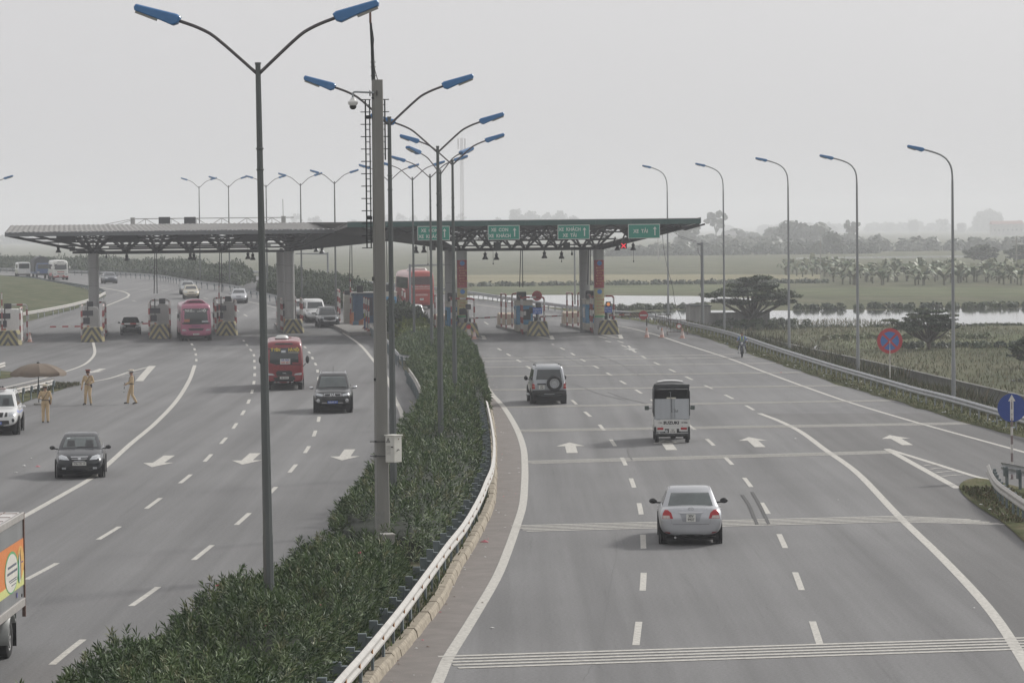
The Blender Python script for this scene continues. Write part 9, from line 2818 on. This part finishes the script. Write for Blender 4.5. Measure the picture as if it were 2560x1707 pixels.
weeds('grass_tufts', 'rough grass on the gore nose below the blue arrow sign', gp([(2450, 1222), (2500, 1255), (2570, 1310)]), 1500, .12, .03, WEED[1:], lambda d: d * 0 + .03, (-.9, .7))
weeds('grass_tufts', 'rough grass behind the brown parasol', gp([(40, 985), (100, 975), (165, 964)]), 2500, .22, .03, WEED, lambda d: d * 0 + .03, (-1.0, 1.0))
kw = [p for p in kerb_path if p.y < 140]
weeds('grass_tufts', 'tufts between the kerb and the cream guard rail', kw, 3000, .16, .02, leaf_mats('kerb blade', [(.05, .08, .02), (.09, .12, .03), (.13, .13, .05)]), lambda d: d * 0 + .11, (-.75, -.18))
# banana plants in the far field
ban = None
r_ = random.Random(44)
protos = []
def banana(root, sd):
 q = random.Random(sd)
 mb = MB(); mb.tube([(0, 0, 0), (0, 0, 1.1)], [.16, .10], 6); mb.build('stem', M('banana stem', (.10, .10, .05), .8, var=.3), root)
 V = []
 for i in range(14):
  a = 2 * PI * (i + q.random() * .6) / 14 * 3
  L, e = q.uniform(1.4, 2.4), q.uniform(.25, 1.3)
  d = Vector((math.cos(a) * math.cos(e), math.sin(a) * math.cos(e), math.sin(e)))
  s = Vector((-math.sin(a), math.cos(a), 0)) * q.uniform(.22, .34)
  b0 = Vector((0, 0, q.uniform(.6, 1.1)))
  p = [b0, b0 + d * L * .4, b0 + d * L * .75 + Vector((0, 0, -.12 * L)), b0 + d * L + Vector((0, 0, -.42 * L))]
  V += [p[0] - s * .2, p[0] + s * .2, p[1] + s, p[1] - s, p[1] - s, p[1] + s, p[2] + s, p[2] - s, p[2] - s, p[2] + s, p[3] + s * .1, p[3] - s * .1]
 V = np.array([tuple(x) for x in V])
 mesh_np('leaves', V, np.arange(len(V)).reshape(-1, 4), BAN, root, np.repeat(np.array([q.randrange(3) for _ in range(14)]), 3))
spots = []
for i in range(130):
 px = r_.uniform(1960, 2600); py = 680 + 30 * r_.random() + (4 if px > 2100 else 0)
 if px < 2080: py = 672 + 22 * r_.random()
 spots.append((px, py))
spots.sort()
for i, (px, py) in enumerate(spots):
 lb_ = 'banana plant in the hazy plantation beyond the marsh at the right'
 gpt = G(px, py, LOW)
 if i < 3:
  t = thing('banana_plant', lb_, 'banana plant', gpt, r_.uniform(0, 6), 'banana plants in the far field')
  banana(t, i); protos.append(t)
  t.scale = (1.25,) * 3
 else:
  dup(protos[i % 3], gpt, r_.uniform(0, 6), lb_, scale=r_.uniform(.95, 1.6))
# ------------------------------------------------------------------ things in the far haze
PALE = M('pale wall', (.42, .41, .39), .8, var=.1, scale=.5)
REDROOF = M('faded red roof', (.30, .14, .11), .8, var=.15, scale=.6)
def house(label, px, ybase, D, w_px, h, roof):
 b = at(px, 600, D); w = w_px * b.y / FPX
 s = thing('house', label, 'house', (b.x, b.y, LOW), R(rv.uniform(-12, 12)))
 mb = MB(); mb.box((0, 4, h / 2), (w, 8, h)); wl = mb.build('wall', PALE, s)
 mb = MB(); mb.prism([(-.4, h), (8.4, h), (4, h + 2.4)], -w / 2 - .3, w / 2 + .3, 'X'); mb.build('roof', roof, s)
 n = max(2, int(w / 3.2))
 for i in range(n):
  mb = MB(); mb.box((-w / 2 + w * (i + .5) / n, -.02, h * .5), (1.2, .1, 1.3)); mb.build('window', M('far window', (.08, .09, .1), .3), s)
house('faint pale house with a red roof behind the banana plants', 2520, 640, 1250, 80, 9, REDROOF)
house('faint pale house behind the scrub right of the gallows post', 1672, 640, 1250, 44, 12, M('grey roof', (.25, .25, .25), .8))
house('faint low white house in the far trees between the right lamps', 1826, 655, 800, 30, 5.0, M('grey roof', (.25, .25, .25), .8))
a, b = at(1990, 600, 452), at(2430, 600, 452)
mb = MB(); mb.box(((b.x - a.x) / 2, 0, .75), (b.x - a.x, .3, .5)); fw = mb.build('field_wall', WHITE, None, loc=(a.x, a.y, LOW + .1)); tag(fw, 'thin white wall line across the hazy field behind the banana plants', 'wall')
# lattice mast
D = 620; b = at(1156, 560, D); zt = at(1156, 345, D).z
ms = thing('lattice_mast', 'thin pale lattice mast in the haze above the canopy', 'mast', (b.x, b.y, LOW))
Hm = zt - LOW
LM = M('mast paint', (.45, .42, .42), .6, var=.1)
legs = [(.75 * math.cos(a), .75 * math.sin(a)) for a in (R(90), R(210), R(330))]
for x, y in legs:
 mb = MB(); mb.tube([(x, y, 0), (x * .7, y * .7, Hm)], .09, 5); mb.build('leg', LM, ms)
mb = MB()
for k in range(26):
 z0, z1 = Hm * k / 26, Hm * (k + 1) / 26
 for i in range(3):
  p, q = legs[i], legs[(i + 1) % 3]
  f0, f1 = 1 - .3 * k / 26, 1 - .3 * (k + 1) / 26
  mb.bar((p[0] * f0, p[1] * f0, z0), (q[0] * f1, q[1] * f1, z1), .05, .05); mb.bar((p[0] * f0, p[1] * f0, z0), (q[0] * f0, q[1] * f0, z0), .05, .05)
o = mb.build('lacing', LM, ms); o['kind'] = 'stuff'
for z in (.93, .97):
 for x in (-1.3, 1.3):
  mb = MB(); mb.box((x, 0, Hm * z), (.35, .3, 2.2)); mb.build('antenna_panel', LM, ms)
# power poles
for px, y0, y1, D, arms, lb in ((2541, 660, 590, 310, True, 'power pole with two cross arms near the right picture edge'), (2051, 690, 597, 330, False, 'faint thin pole among the banana plants'), (1645, 650, 597, 480, True, 'faint power pole with a cross arm behind the scrub near the gallows post')):
 b = at(px, 600, D); zt = at(px, y1, D).z
 s = thing('power_pole', lb, 'power pole', (b.x, b.y, LOW))
 mb = MB(); mb.tube([(0, 0, 0), (0, 0, zt - LOW)], [.16, .1], 8); mb.build('pole', CONC, s)
 if arms:
  for k, (dz, w) in enumerate(((1.2, 1.5), (0.5, .8) if False else (3.6, 1.6))):
   mb = MB(); mb.box((0, 0, zt - LOW - dz), (w, .12, .14)); mb.build('cross_arm', CONC, s)
   for x in (-w / 2, w / 2):
    mb = MB(); mb.lathe([(.05, 0), (.1, .08), (.1, .3), (.03, .36)], (x, 0, zt - LOW - dz + .06), 8); mb.build('insulator', CONC, s)
# brick shed by the tree
p = G(1735, 812, -1.0)
s = thing('shed', 'low grey block shed behind the gallows post beside the large tree', 'shed', (p.x, p.y + 4, LOW), R(8))
mb = MB(); mb.box((.9, 1.2, 1.15), (2.0, 2.4, 2.3)); mb.build('wall', M('block wall', (.24, .235, .225), .9, var=.3, scale=2, streak=True), s)
mb = MB(); mb.box((.9, 1.2, 2.35), (2.2, 2.7, .09), ry=R(3)); mb.build('roof', M('shed roof', (.12, .13, .14), .8), s)
mb = MB(); mb.box((5.0, 1.6, .8), (6.2, .2, 1.6)); mb.build('yard_wall', M('block wall', (.24, .235, .225)), s)
# ------------------------------------------------------------------ haze: one closed box of even air round the place
hz = MB()
hz.box((0, 3400, 25.0), (5200, 7000, 56))
ho = hz.build('haze', [])
ho.data.materials.clear()
hm = bpy.data.materials.new('haze air'); hm.use_nodes = True
n, l = hm.node_tree.nodes, hm.node_tree.links
n.clear()
pv = n.new('ShaderNodeVolumePrincipled')
pv.inputs['Color'].default_value = (.935, .955, .995, 1)
pv.inputs['Density'].default_value = HAZE_DENSITY
pv.inputs['Anisotropy'].default_value = .15
mo = n.new('ShaderNodeOutputMaterial')
l.new(pv.outputs[0], mo.inputs['Volume'])
ho.data.materials.append(hm)
ho['kind'] = 'stuff'
